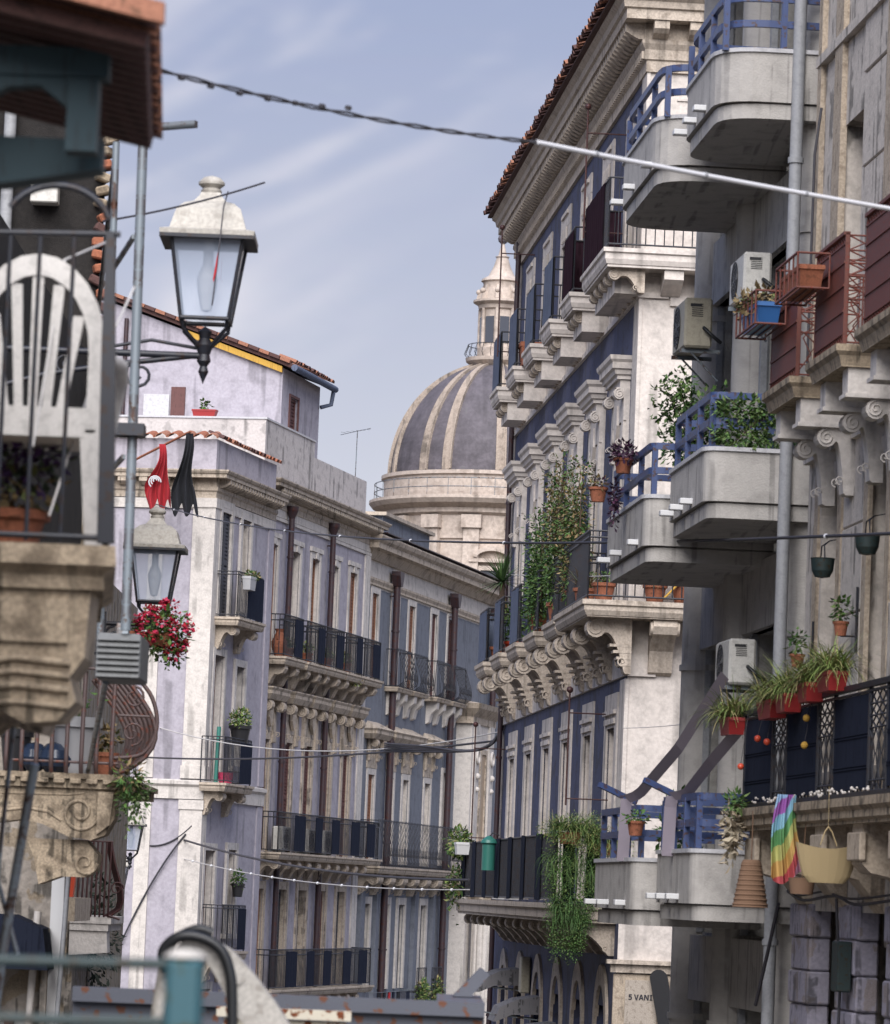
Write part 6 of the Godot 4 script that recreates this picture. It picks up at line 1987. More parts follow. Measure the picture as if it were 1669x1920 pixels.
# ---------------------------------------------------------------- near side of the street
func near_house():
	var b := thing("near_house", "old house with tiled eaves, teal brackets and a worn stone balcony", "building", Transform3D.IDENTITY)
	var m := mb()
	m.box(-7, -1.62, -0.5, 6.9, -14.6, -8.0)
	part(b, "wall", m, M.near_plaster)
	m = mb()
	m.box(-7, -1.66, 6.9, 7.3, -14.6, -8.0)
	part(b, "wall_top", m, M.near_plaster)
	var rf := Node3D.new(); rf.name = "roof"; b.add_child(rf, true)
	var tm := mb()
	for i in 6:
		var a := PI * i / 6.0
		var c := PI * (i + 1) / 6.0
		for s in [1.0, 0.82]:
			tm.quad(Vector3(0, sin(a) * 0.055 * s, cos(a) * 0.07 * s), Vector3(0, sin(c) * 0.055 * s, cos(c) * 0.07 * s), Vector3(-2.6, sin(c) * 0.055 * s + 0.55, cos(c) * 0.07 * s), Vector3(-2.6, sin(a) * 0.055 * s + 0.55, cos(a) * 0.07 * s))
		tm.quad(Vector3(0, sin(a) * 0.055, cos(a) * 0.07), Vector3(0, sin(c) * 0.055, cos(c) * 0.07), Vector3(0, sin(c) * 0.045, cos(c) * 0.057), Vector3(0, sin(a) * 0.045, cos(a) * 0.057))
	var ts := tm.mesh()
	for i in 17:
		var o := part(rf, "tile", ts, [M.roof_tile, M.dark_tile, M.roof_tile][i % 3])
		o.transform = Transform3D(Basis(Vector3.FORWARD, PI) * Basis(Vector3.UP, PI) if false else Basis(), Vector3(-0.655 - i * 0.0065, 6.83 + i * 0.004, -9.02 - i * 0.105))
	for i in 16:
		m = mb(); m.box(-2.6, 0, -0.02, 0.012, -0.025, 0.025)
		var o := part(rf, "batten", m, M.dark_tile)
		o.transform = Transform3D(Basis(Vector3.FORWARD, 0.208), Vector3(-0.68 - i * 0.0065, 6.81 + i * 0.004, -9.07 - i * 0.105))
	m = mb()
	m.prism([Vector2(-0.64, 6.825), Vector2(-0.64, 6.87), Vector2(-2.4, 7.25), Vector2(-2.4, 7.205)], 2, -8.985, -8.95)
	part(rf, "verge", m, M.roof_tile)
	# teal brackets under the eaves
	m = mb()
	m.box(-1.7, -0.78, 6.765, 6.83, -9.36, -9.28)
	m.box(-0.868, -0.80, 6.60, 6.762, -9.36, -9.28)
	m.prism([Vector2(-0.87, 6.765), Vector2(-0.87, 6.70), Vector2(-0.93, 6.745), Vector2(-1.0, 6.74), Vector2(-1.07, 6.70), Vector2(-1.1, 6.63), Vector2(-1.2, 6.63), Vector2(-1.2, 6.765)], 2, -9.35, -9.29)
	part(b, "eaves_bracket", m, M.teal_wood)
	m = mb()
	m.prism([Vector2(-0.80, 6.655), Vector2(-0.80, 6.59), Vector2(-1.02, 6.55), Vector2(-1.7, 6.53), Vector2(-1.7, 6.66)], 2, -9.55, -9.45)
	part(b, "eaves_beam", m, M.teal_wood)
	# balcony of worn stone
	var bl := Node3D.new(); bl.name = "balcony"; b.add_child(bl, true)
	m = mb()
	m.sweep([Vector2(-1.7, -12.58), Vector2(-0.985, -12.58), Vector2(-1.115, -14.2), Vector2(-1.7, -14.2)], [Vector2(-0.04, 5.99), Vector2(0.015, 5.99), Vector2(0.02, 5.93), Vector2(-0.01, 5.91), Vector2(-0.04, 5.88), Vector2(-0.10, 5.87)])
	m.prism([Vector2(-1.7, -12.6), Vector2(-1.0, -12.6), Vector2(-1.13, -14.2), Vector2(-1.7, -14.2)], 1, 5.86, 5.985)
	part(bl, "slab", m, M.near_stone)
	m = mb()
	m.prism([Vector2(-1.7, 5.87), Vector2(-1.04, 5.87), Vector2(-1.05, 5.66), Vector2(-1.09, 5.60), Vector2(-1.07, 5.53), Vector2(-1.12, 5.47), Vector2(-1.22, 5.46), Vector2(-1.30, 5.50), Vector2(-1.42, 5.45), Vector2(-1.5, 5.36), Vector2(-1.7, 5.34)], 2, -12.95, -12.62)
	m.box(-1.7, -1.10, 5.70, 5.83, -12.62, -12.605)
	for q in [[5.64, 0.012], [5.60, 0.01], [5.56, 0.012], [5.51, 0.009]]:
		m.tube([Vector3(-1.7, q[0] + 0.015, -12.615), Vector3(-1.4, q[0] - 0.01, -12.613), Vector3(-1.25, q[0] + 0.012, -12.613), Vector3(-1.09, q[0], -12.615)], q[1], 6)
	part(bl, "corbel", m, M.near_stone)
	m = mb()
	m.prism([Vector2(-1.7, 5.87), Vector2(-1.19, 5.87), Vector2(-1.2, 5.66), Vector2(-1.27, 5.47), Vector2(-1.4, 5.5), Vector2(-1.55, 5.36), Vector2(-1.7, 5.34)], 2, -14.1, -13.75)
	part(bl, "corbel", m, M.near_stone)
	m = mb()
	for x in [-1.595, -1.505, -1.415, -1.327, -1.238, -1.137]: m.bar(Vector3(x + 0.0, 6.0, -12.6), Vector3(x, 6.92, -12.6), 0.0085)
	m.bar(Vector3(-1.65, 6.91, -12.6), Vector3(-1.0, 6.925, -12.6), 0.011)
	m.bar(Vector3(-1.65, 6.015, -12.6), Vector3(-0.99, 6.015, -12.6), 0.012)
	m.prism([Vector2(-1.026, 6.0), Vector2(-0.975, 6.0), Vector2(-1.0, 6.6), Vector2(-1.018, 6.93), Vector2(-1.042, 6.93), Vector2(-1.04, 6.6)], 2, -12.62, -12.58)
	var arc: Array = []
	for i in 13: arc.append(Vector3(-1.19 + cos(PI * (1.0 - i / 12.0) * 0.75 + 0.3) * 0.16, 6.93 + sin(PI * (1.0 - i / 12.0) * 0.75 + 0.3) * 0.135, -12.6))
	m.tube(arc, 0.011, 6)
	for i in 12: m.bar(Vector3(-1.01 - i * 0.0098, 6.0, -12.72 - i * 0.12), Vector3(-1.04 - i * 0.0098, 6.92, -12.72 - i * 0.12), 0.0085)
	m.bar(Vector3(-1.03, 6.92, -12.6), Vector3(-1.16, 6.92, -14.15), 0.011); m.bar(Vector3(-0.998, 6.015, -12.6), Vector3(-1.125, 6.015, -14.15), 0.011)
	part(bl, "railing", m, M.black_iron)
	# plastic chair
	var t := thing("plastic_chair", "white moulded plastic chair with slotted round back behind iron bars", "chair", Transform3D(Basis(), Vector3(-1.27, 5.985, -12.92)))
	m = mb()
	var band := 12
	for i in band:
		var a0 := PI * i / band
		var a1 := PI * (i + 1) / band
		for z in [0.0, -0.03]:
			m.quad(Vector3(cos(a0) * 0.215, 0.62 + sin(a0) * 0.30, z), Vector3(cos(a1) * 0.215, 0.62 + sin(a1) * 0.30, z), Vector3(cos(a1) * 0.165, 0.62 + sin(a1) * 0.235, z), Vector3(cos(a0) * 0.165, 0.62 + sin(a0) * 0.235, z))
		m.quad(Vector3(cos(a0) * 0.215, 0.62 + sin(a0) * 0.30, 0), Vector3(cos(a1) * 0.215, 0.62 + sin(a1) * 0.30, 0), Vector3(cos(a1) * 0.215, 0.62 + sin(a1) * 0.30, -0.03), Vector3(cos(a0) * 0.215, 0.62 + sin(a0) * 0.30, -0.03))
	for s in [-1, 1]: m.box(s * 0.19 - 0.025, s * 0.19 + 0.025, 0.36, 0.62, -0.03, 0.0)
	for i in 5:
		var u := (i - 2) / 2.0
		m.prism([Vector2(u * 0.085 - 0.013, 0.44), Vector2(u * 0.085 + 0.013, 0.44), Vector2(u * 0.13 + 0.017, 0.66 + 0.20 * cos(u * 1.2)), Vector2(u * 0.13 - 0.017, 0.66 + 0.20 * cos(u * 1.2))], 2, -0.025, -0.006)
	m.box(-0.165, 0.165, 0.36, 0.45, -0.03, 0.002)
	part(t, "backrest", m, M.white_plastic)
	m = mb(); m.cbox(-0.21, 0.21, 0.36, 0.40, -0.45, 0.0, 0.015)
	part(t, "seat", m, M.white_plastic)
	for q in [[-0.185, -0.02], [0.185, -0.02], [-0.18, -0.42], [0.18, -0.42]]:
		m = mb(); m.prism([Vector2(q[0] - 0.035, 0.36), Vector2(q[0] + 0.035, 0.36), Vector2(q[0] * 1.12 + 0.025, 0.0), Vector2(q[0] * 1.12 - 0.025, 0.0)], 2, q[1] - 0.03, q[1] + 0.02)
		part(t, "leg", m, M.white_plastic)
	for s in [-1, 1]:
		m = mb(); m.tube([Vector3(s * 0.2, 0.62, -0.02), Vector3(s * 0.25, 0.61, -0.2), Vector3(s * 0.24, 0.58, -0.4), Vector3(s * 0.2, 0.4, -0.43)], 0.022, 6)
		part(t, "armrest", m, M.white_plastic)
	potted("purple_planter", "pot of purple and dry flowers on the worn stone balcony", Transform3D(Basis(), Vector3(-1.36, 5.985, -13.3)), 0.12, 0.16, M.terracotta, func(l, h):
		leafy(l, Vector3(0, h + 0.06, 0.05), Vector3(0.16, 0.08, 0.1), 120, 0.05, DRY)
		leafy(l, Vector3(0.03, h + 0.17, 0.05), Vector3(0.15, 0.11, 0.1), 200, 0.055, [Color(0.07, 0.03, 0.12), Color(0.05, 0.02, 0.08), Color(0.04, 0.06, 0.03)]))
	# cords hanging past the eaves
	m = mb()
	m.tube([Vector3(-1.14, 7.1, -13.9), Vector3(-1.2, 6.9, -13.0), Vector3(-1.25, 6.3, -12.8)], 0.004, 5)
	m.tube([Vector3(-1.05, 6.95, -13.9), Vector3(-1.1, 6.6, -13.2), Vector3(-1.2, 6.1, -12.9)], 0.004, 5)
	part(b, "cord", m, M.pale_cable)

func dark_wall_house():
	var b := thing("dark_wall_house", "near-black stone house wall with a ragged tiled edge", "building", Transform3D.IDENTITY)
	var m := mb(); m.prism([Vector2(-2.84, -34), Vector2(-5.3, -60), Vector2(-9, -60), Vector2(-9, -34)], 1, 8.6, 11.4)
	part(b, "upper_wall", m, M.near_wall)  # upper wall has one near-black base colour, the plaster below is paler
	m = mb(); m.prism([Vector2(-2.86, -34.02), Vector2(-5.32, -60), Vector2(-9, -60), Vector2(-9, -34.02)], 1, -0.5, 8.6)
	part(b, "lower_wall", m, M.near_plaster)
	var tl := mb(); tl.cbox(-0.06, 0.05, -0.035, 0.035, -0.1, 0.08, 0.012)
	var ts := tl.mesh()
	for i in 26:
		var o := part(b, "edge_tile", ts, [M.terracotta, M.near_stone, M.dark_tile, M.roof_tile][rng.randi() % 4])
		o.transform = Transform3D(Basis(Vector3.UP, rng.randf_range(-0.4, 0.4)) * Basis(Vector3.BACK, rng.randf_range(-0.5, 0.5)), Vector3(-2.84 + rng.randf_range(-0.03, 0.03), 8.65 + i * 0.105, -34.0))
	m = mb(); pipe_run(m, 0, 0, 6.0, 11.2, 0.05)
	part(b, "white_pipe", m, M.grey_pipe).position = Vector3(-3.62, 0, -33.92)
	m = mb(); m.cbox(-3.42, -3.2, 10.4, 10.7, -33.99, -33.8, 0.01)
	part(b, "vent_box", m, M.ac_white)
	m = mb(); m.box(-3.6, -3.1, -0.3, 3.9, -34.06, -34.0); m.box(-3.0, -2.9, -0.3, 5.2, -34.1, -34.0)
	part(b, "white_door_frame", m, M.pvc)
	# slender zinc posts with a cross bar and a louvred box, fixed to this wall by a bracket
	var t := thing("zinc_posts", "pair of slender grey metal posts with cross bars beside the big lantern", "post", Transform3D.IDENTITY)
	for q in [[-1.60, -1.55, -21.0, 0.026], [-1.86, -1.80, -22.6, 0.02]]:
		m = mb(); m.tube([Vector3(q[0] + 0.02, 8.95, q[2]), Vector3(q[1], 6.24, q[2])], q[3], 8)
		part(t, "post", m, M.zinc_pole)
	m = mb()
	m.bar(Vector3(-1.95, 8.74, -21.2), Vector3(-1.31, 8.76, -20.9), 0.024); m.bar(Vector3(-1.60, 8.2, -21.0), Vector3(-1.85, 8.22, -22.6), 0.015); m.bar(Vector3(-1.6, 7.1, -21.0), Vector3(-1.84, 7.12, -22.6), 0.015)
	m.bar(Vector3(-1.84, 8.9, -22.6), Vector3(-2.9, 8.9, -34.1), 0.02); m.bar(Vector3(-1.58, 7.2, -21.0), Vector3(-1.58, 7.26, -21.0), 0.05)
	part(t, "cross_bar", m, M.zinc_pole)
	m = mb(); m.box(-1.67, -1.5, 7.2, 7.26, -21.08, -20.92)
	part(t, "clamp", m, M.black_iron)
	t = thing("louvred_box", "grey louvred metal box under the slender posts", "air conditioner", Transform3D(Basis(), Vector3(-1.58, 6.0, -21.0)))
	m = mb(); m.cbox(-0.11, 0.11, 0.0, 0.225, -0.6, 0.0, 0.012)
	part(t, "casing", m, M.grey_slats)
	m = mb()
	for i in 7: m.prism([Vector2(0.0, 0.012 + i * 0.03), Vector2(0.022, 0.008 + i * 0.03), Vector2(0.022, 0.012 + i * 0.03), Vector2(0.0, 0.034 + i * 0.03)], 0, -0.105, 0.105)
	part(t, "louvres", m, M.grey_slats)
	m = mb(); m.bar(Vector3(-0.08, 0.0, -0.3), Vector3(-1.2, -0.3, -13.0), 0.02); m.bar(Vector3(0, 0.235, -0.3), Vector3(0, 0.26, -0.2), 0.04)
	part(t, "bracket", m, M.zinc_pole)
	lantern("big weathered lantern on a scrolled iron arm against the sky", Vector3(-1.40, 8.19, -24), 1.5)
	lantern("weathered lantern above the pink geraniums", Vector3(-2.50, 7.44, -37), 0.40)
	lantern("small lantern below the trailing balcony plant", Vector3(-5.48, 5.60, -78), 1.0)
	lantern("smallest lantern beside the rust-brown swollen railing", Vector3(-6.70, 4.90, -92), 1.0)
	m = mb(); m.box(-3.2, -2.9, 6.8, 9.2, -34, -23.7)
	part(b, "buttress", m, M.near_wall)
	# geraniums
	t = thing("geranium_basket", "hanging red-pink geraniums in a clay trough beside a lantern", "flowers", Transform3D(Basis(), Vector3(-2.43, 7.0, -36)))
	m = mb(); trough_shape(m, 0.36, 0.16, 0.12)
	part(t, "trough", m, M.terracotta)
	m = mb(); m.bar(Vector3(-0.1, 0.0, 0), Vector3(-0.48, -0.08, 0.0), 0.015); m.bar(Vector3(-0.1, 0.0, 0), Vector3(0.1, 0.0, 0), 0.015)
	part(t, "bracket", m, M.black_iron)
	var l := mb(true)
	leafy(l, Vector3(0.08, 0.16, 0), Vector3(0.24, 0.20, 0.16), 520, 0.065, GREEN + [Color(0.09, 0.16, 0.03)], 0.06)
	leafy(l, Vector3(0.17, 0.0, 0.02), Vector3(0.12, 0.12, 0.08), 90, 0.055, GREEN, 0.05)
	part(t, "foliage", l, M.leaves)
	l = mb(true)
	for i in 52:
		var u := Vector3(rng.randfn(), rng.randfn() * 0.8, rng.randfn()).normalized()
		var p := Vector3(0.09, 0.16, 0.0) + u * Vector3(0.25, 0.21, 0.17) * rng.randf_range(0.85, 1.1)
		if i > 44: p = Vector3(0.18 + rng.randf_range(-0.06, 0.1), rng.randf_range(-0.18, 0.02), 0.05)
		for k in 18:
			var d := Vector3(rng.randfn(), rng.randfn(), rng.randfn()).normalized()
			l.leaf(p + d * 0.016, d, 0.038, 0.017, Vector3(0.2, 1, 0.1).normalized(), [Color(0.50, 0.015, 0.06), Color(0.42, 0.01, 0.03), Color(0.58, 0.05, 0.12)][k % 3])
	part(t, "blossoms", l, M.leaves)
	# curved iron balcony on a scrolled stone corbel
	var c := thing("curved_balcony", "stone scroll balcony with bulging brown iron bars, filled with pots", "balcony", Transform3D(Basis(), Vector3(-2.55, 5.75, -30)))
	m = mb()
	m.box(-0.5, 0.33, -0.10, 0.0, -4.0, 0.04)
	m.box(-0.5, 0.36, -0.035, 0.003, -4.0, 0.07)
	for i in 7: m.cbox(-0.46 + i * 0.115, -0.38 + i * 0.115, -0.07, -0.036, 0.03, 0.085, 0.006)
	part(c, "slab", m, M.near_stone)
	m = mb()
	var pr: Array = [Vector2(-0.5, -0.10), Vector2(0.33, -0.10), Vector2(0.32, -0.30), Vector2(0.26, -0.42), Vector2(0.16, -0.46), Vector2(0.0, -0.44), Vector2(-0.18, -0.36), Vector2(-0.32, -0.33), Vector2(-0.5, -0.36)]
	m.prism(pr, 2, -0.34, 0.0)
	var sp: Array = []
	for i in 33:
		var a := i / 32.0
		var an := PI * 0.1 - TAU * 1.45 * a
		sp.append(Vector3(0.075 + cos(an) * 0.14 * (1 - 0.75 * a), -0.27 + sin(an) * 0.14 * (1 - 0.75 * a), 0.004))
	m.tube(sp, 0.012, 6)
	m.tube([Vector3(-0.45, -0.27, 0.0), Vector3(-0.3, -0.25, 0.0), Vector3(-0.15, -0.27, 0.0), Vector3(-0.05, -0.33, 0.0)], 0.012, 6)
	m.tube([Vector3(-0.48, -0.15, 0.0), Vector3(0.0, -0.145, 0.0), Vector3(0.1, -0.13, 0.0)], 0.01, 6)
	m.prism([Vector2(0.2, -0.12), Vector2(0.31, -0.12), Vector2(0.29, -0.35), Vector2(0.2, -0.42)], 2, -0.02, 0.05)
	part(c, "corbel", m, M.near_stone)
	m = mb()
	m.prism([Vector2(-0.3, -0.46), Vector2(0.12, -0.46), Vector2(0.21, -0.56), Vector2(0.2, -0.66), Vector2(0.12, -0.72), Vector2(-0.05, -0.72), Vector2(-0.2, -0.78), Vector2(-0.24, -0.6)], 2, -0.5, -0.1)
	m.spiral(Vector3(0.12, -0.62, -0.095), 0.09, 1.3, 0.014, 1, -1.0, 0.0)
	part(c, "corbel", m, M.near_stone)
	m = mb()
	for i in 8:
		var x := -0.45 + i * 0.105
		m.tube([Vector3(x, 0.0, 0.05), Vector3(x, 0.06, 0.10), Vector3(x, 0.12, 0.10), Vector3(x, 0.3, 0.10), Vector3(x, 0.72, 0.04)], 0.017, 6)
	for i in 8:
		var z := 0.06 - i * 0.24
		var q: Array = []
		for k in 12:
			var u := k / 11.0
			q.append(Vector3(0.30 + 0.19 * z + 0.30 * sin(PI * pow(u, 0.8)) * (1 - 0.2 * u), 0.0 + 0.74 * u, z))
		m.tube(q, 0.016, 6)
	for y in [0.08, 0.74]: m.bar(Vector3(-0.46, y, 0.07), Vector3(0.33, y, 0.07), 0.014)
	m.bar(Vector3(0.33, 0.74, 0.07), Vector3(0.0, 0.74, -1.7), 0.014)
	m.tube(smooth([Vector3(0.30, 0.12, 0.06), Vector3(0.5, 0.16, 0.06), Vector3(0.59, 0.34, 0.06), Vector3(0.55, 0.55, 0.06), Vector3(0.42, 0.7, 0.06), Vector3(0.31, 0.74, 0.06)]), 0.015, 6)
	m.bar(Vector3(0.32, 0.42, 0.06), Vector3(0.57, 0.42, 0.06), 0.012)
	m.spiral(Vector3(0.42, 0.3, 0.06), 0.09, 1.5, 0.01, 1, 1.0, -PI * 0.5)
	m.spiral(Vector3(0.42, 0.55, 0.06), 0.08, 1.5, 0.01, 1, -1.0, PI * 0.5)
	part(c, "railing", m, M.strap_iron)
	for q in [["grey_pot", "large grey planter with a clay rim inside the bulging railing", 0.0, 0.19, 0.40, M.grey_plastic, GREEN, 0], ["orange_pot", "orange clay pot standing near the trailing plant", 0.22, 0.09, 0.16, M.terracotta, DRY, 60], ["black_pot", "black plastic bucket at the inner end of the bulging railing", -0.42, 0.12, 0.30, M.black_plastic, DRY, 40]]:
		potted(q[0], q[1], Transform3D(Basis(), Vector3(-2.55 + q[2], 5.755, -30.25)), q[3], q[4], q[5], func(lf, h): leafy(lf, Vector3(0, h + 0.1, 0), Vector3(q[3], 0.12, q[3]), q[7] + 40, 0.06, q[6]))
	m = mb()
	for i in 4: m.ball(Vector3(rng.randf_range(-0.12, 0.12), 0.09 + rng.randf() * 0.06, rng.randf_range(-0.05, 0.05)), 0.09 + rng.randf() * 0.03, 9)
	single("plastic_bags", m, M.bag_plastic, "crumpled dark blue plastic bags behind the bulging railing", "bag", Transform3D(Basis(), Vector3(-2.75, 5.755, -30.15)))
	t = thing("trailing_plant", "grey green plant trailing from the bulging balcony", "plant", Transform3D(Basis(), Vector3(-2.14, 5.74, -29.92)))
	l = mb(true)
	leafy(l, Vector3(0.0, 0.0, 0), Vector3(0.12, 0.13, 0.1), 160, 0.06, DRY + GREEN)
	leafy(l, Vector3(0.05, -0.08, 0), Vector3(0.12, 0.15, 0.08), 320, 0.045, GREEN + [Color(0.12, 0.15, 0.08)], 0.07)
	part(t, "foliage", l, M.leaves)
	# rust-brown swollen railing farther along
	c = thing("far_balcony", "cream stone balcony with dark red swollen railing", "balcony", Transform3D(Basis(), Vector3(-4.72, 4.52, -60)))
	m = mb(); m.box(-0.3, 0.28, -0.10, 0.0, -2.5, 0.0); m.box(-0.3, 0.24, -0.2, -0.10, -2.5, -0.02); m.prism([Vector2(-0.3, -0.2), Vector2(0.22, -0.2), Vector2(0.24, -0.5), Vector2(-0.3, -0.55)], 2, -0.6, -0.05)
	part(c, "slab", m, M.white_stone)
	m = mb()
	for i in 9:
		var x := -0.26 + i * 0.062
		m.tube([Vector3(x, 0, 0), Vector3(x, 0.25, 0.08), Vector3(x, 0.55, 0.03), Vector3(x, 1.05, 0)], 0.014, 5)
	for i in 8:
		var q: Array = []
		for k in 10: q.append(Vector3(0.24 - i * 0.018 + 0.24 * sin(PI * pow(k / 9.0, 0.6)) * (1 - 0.75 * k / 9.0), 1.05 * k / 9.0, -i * 0.12))
		m.tube(q, 0.016, 5)
	m.bar(Vector3(-0.28, 1.05, 0), Vector3(0.26, 1.05, 0), 0.016); m.bar(Vector3(0.24, 0.02, 0), Vector3(0.4, -0.03, 0), 0.02)
	m.spiral(Vector3(0.34, 0.4, 0.02), 0.1, 1.5, 0.012, 1, 1.0, 0.0)
	part(c, "railing", m, M.brown_iron)
	m = mb(); m.box(-9, -4.98, -0.4, 9.5, -70, -60.3)
	single("far_wall", m, M.near_plaster, "dull plaster wall behind the dark red swollen railing", "wall")
	m = mb(); trough_shape(m, 0.3, 0.2, 0.28)
	single("orange_crate", m, M.orange_plastic, "bright orange plastic crate under the grey scroll", "crate", Transform3D(Basis(), Vector3(-3.96, 4.83, -46.1)))
	m = mb(); m.box(-0.5, 0.05, -0.25, 0.0, -2.0, 0.1)
	single("stone_ledge", m, M.ochre_stone, "brown stone ledge carrying the orange crate", "ledge", Transform3D(Basis(), Vector3(-3.84, 4.82, -46)))
	# shop clutter lower down
	m = mb()
	for q in [[-3.42, 0.022, 4.5], [-3.15, 0.03, 4.75], [-2.92, 0.02, 5.1]]:
		m = mb(); m.tube([Vector3(q[0] - 0.1, -0.3, -33.6 + q[1] * 3), Vector3(q[0] + 0.06, q[2], -33.9)], q[1], 6)
		single("awning_pole", m, M.grey_pipe if q[0] > -3.0 else M.white_stone, "thin pale pole leaning on the shop front" if q[0] < -3.3 else "thick white pole leaning on the shop front" if q[0] < -3.0 else "tall grey pole leaning on the shop front", "pole", Transform3D.IDENTITY, "poles leaning along the shop front")
	for q in [[-3.6, 0.09, 4.4, M.ochre_stone, "ochre"], [-3.28, 0.07, 3.9, M.shutter_red, "dark red"], [-3.02, 0.05, 4.62, M.near_plaster, "grey"]]:
		m = mb(); m.box(q[0] - q[1] / 2, q[0] + q[1] / 2, -0.3, q[2], -33.99, -33.9)
		single("door_jamb_board", m, q[3], "%s upright board standing at the shop front" % q[4], "board")
	m = mb()
	m.prism([Vector2(-3.8, 4.3), Vector2(-2.95, 4.3), Vector2(-3.0, 4.62), Vector2(-3.25, 4.72), Vector2(-3.8, 4.72)], 2, -34.3, -33.4)
	single("dark_awning", m, M.dark_sheet, "dark teal folded awning over the shop front", "awning")
	m = mb()
	m.tube([Vector3(-1.62, 2.6, -14.4), Vector3(-1.40, 4.8, -14.2), Vector3(-1.32, 5.38, -14.1)], 0.017, 8)
	m.tube([Vector3(-1.5, 5.9, -14.3), Vector3(-1.41, 5.5, -14.25), Vector3(-1.44, 5.0, -14.25), Vector3(-1.36, 4.75, -14.25)], 0.008, 6)
	single("slanting_pipe", m, M.zinc_pole, "slanting grey pipe below the worn stone balcony", "pipe")
	t = thing("shop_greenery", "dark leafy shrub among the shop front poles", "plant", Transform3D(Basis(), Vector3(-5.35, 1.2, -66)))
	l = mb(true); leafy(l, Vector3(0.35, 3.0, 3.0), Vector3(0.5, 1.0, 0.4), 700, 0.12, [Color(0.02, 0.03, 0.02), Color(0.03, 0.04, 0.025), Color(0.06, 0.07, 0.05)])
	part(t, "foliage", l, M.leaves)
	m = mb(); m.tube([Vector3(0.3, -1.2, 3.0), Vector3(0.35, 2.6, 3.0)], 0.06, 6, 0.03)
	part(t, "stem", m, M.bark)

func foreground():
	# blurred green fence at the very front
	var t := thing("green_fence", "teal metal fence post with thin green rails close by", "fence", Transform3D.IDENTITY)
	var m := mb(); m.cbox(-0.364, -0.312, 3.0, 4.898, -6.05, -5.99, 0.008)
	part(t, "post", m, M.teal_metal)
	m = mb(); m.lathe([Vector2(0.001, 4.912), Vector2(0.02, 4.91), Vector2(0.032, 4.90), Vector2(0.03, 4.898)], 10, Vector3(-0.338, 0, -6.02))
	part(t, "post_cap", m, M.white_metal)
	for y in [4.884, 4.803]:
		m = mb(); m.tube([Vector3(-2.2, y - 0.02, -6.02), Vector3(-0.36, y + 0.005, -6.02)], 0.0085, 8)
		part(t, "rail", m, M.green_metal)
	m = mb(); m.cbox(-2.25, -2.2, 3.0, 4.9, -6.05, -5.99, 0.008)
	part(t, "post", m, M.teal_metal)
	# steel beams of a loading frame
	t = thing("steel_barrier", "dark steel beams with a rusty white flange lying across the street", "barrier", Transform3D.IDENTITY)
	m = mb(); m.box(-1.48, 0.25, 4.50, 4.56, -18.1, -18.0); m.box(-1.48, 0.25, 4.40, 4.44, -18.1, -18.0); m.box(-1.48, 0.25, 4.44, 4.50, -18.06, -18.04)
	part(t, "beam", m, M.grey_beam)
	m = mb(); m.box(-0.85, -0.30, 4.475, 4.515, -17.6, -17.52); m.box(-0.82, -0.32, 4.41, 4.47, -17.58, -17.55)
	part(t, "rusty_flange", m, M.rust_beam)
	m = mb(); m.box(-0.85, -0.75, 4.40, 4.412, -18.0, -17.52); m.box(-0.42, -0.32, 4.40, 4.412, -18.0, -17.52)
	part(t, "tie_plate", m, M.grey_beam)
	for x in [-1.4, 0.16]:
		m = mb(); m.box(x, x + 0.09, 1.6, 4.40, -18.1, -18.0)
		part(t, "leg", m, M.grey_beam)
	m = mb(); m.box(0.05, 0.25, 4.40, 4.555, -19.6, -18.11); m.prism([Vector2(0.12, 4.56), Vector2(0.20, 4.56), Vector2(0.28, 4.66), Vector2(0.24, 4.69)], 2, -19.2, -19.0)
	part(t, "side_beam", m, M.grey_beam)
	# small digger
	t = thing("mini_digger", "white digger boom with a thick black hose behind the fence", "digger", Transform3D(Basis(), Vector3(-0.62, 0, -13)))
	m = mb()
	var up: Array = [Vector2(-0.14, 4.81), Vector2(-0.10, 4.855), Vector2(-0.04, 4.85), Vector2(0.03, 4.81), Vector2(0.10, 4.74), Vector2(0.17, 4.655), Vector2(0.35, 4.40), Vector2(0.24, 4.40), Vector2(0.05, 4.62), Vector2(-0.02, 4.74), Vector2(-0.06, 4.79), Vector2(-0.13, 4.78)]
	m.prism(up, 2, -0.06, 0.06)
	m.tube([Vector3(0.05, 4.735, 0.062), Vector3(0.05, 4.735, 0.068)], 0.025, 14)
	part(t, "boom", m, M.white_metal)
	m = mb()
	m.tube(smooth([Vector3(-0.16, 4.74, 0.08), Vector3(-0.175, 4.80, 0.08), Vector3(-0.13, 4.845, 0.09), Vector3(-0.06, 4.845, 0.09), Vector3(0.0, 4.81, 0.09), Vector3(0.03, 4.74, 0.09), Vector3(0.04, 4.64, 0.09), Vector3(0.05, 4.4, 0.09)]), 0.017, 10)
	m.tube(smooth([Vector3(-0.17, 4.76, 0.04), Vector3(-0.15, 4.83, 0.04), Vector3(-0.08, 4.87, 0.05), Vector3(-0.03, 4.86, 0.05)]), 0.015, 10)
	m.tube([Vector3(-0.155, 4.76, 0.07), Vector3(-0.10, 4.79, 0.08), Vector3(-0.05, 4.77, 0.08)], 0.02, 8)
	part(t, "hose", m, M.rubber)
	m = mb(); m.tube([Vector3(-0.17, 4.77, 0), Vector3(-0.19, 4.60, 0), Vector3(-0.17, 4.45, 0)], 0.022, 8)
	part(t, "cylinder", m, M.white_metal)
	m = mb(); m.box(-0.25, 0.45, 3.2, 4.40, -0.5, 0.15)
	part(t, "body", m, M.white_metal)
	m = mb()
	for s in [-0.45, 0.1]: m.cbox(-0.5, 0.8, 2.4, 3.2, s, s + 0.25, 0.1)
	part(t, "track", m, M.rubber)

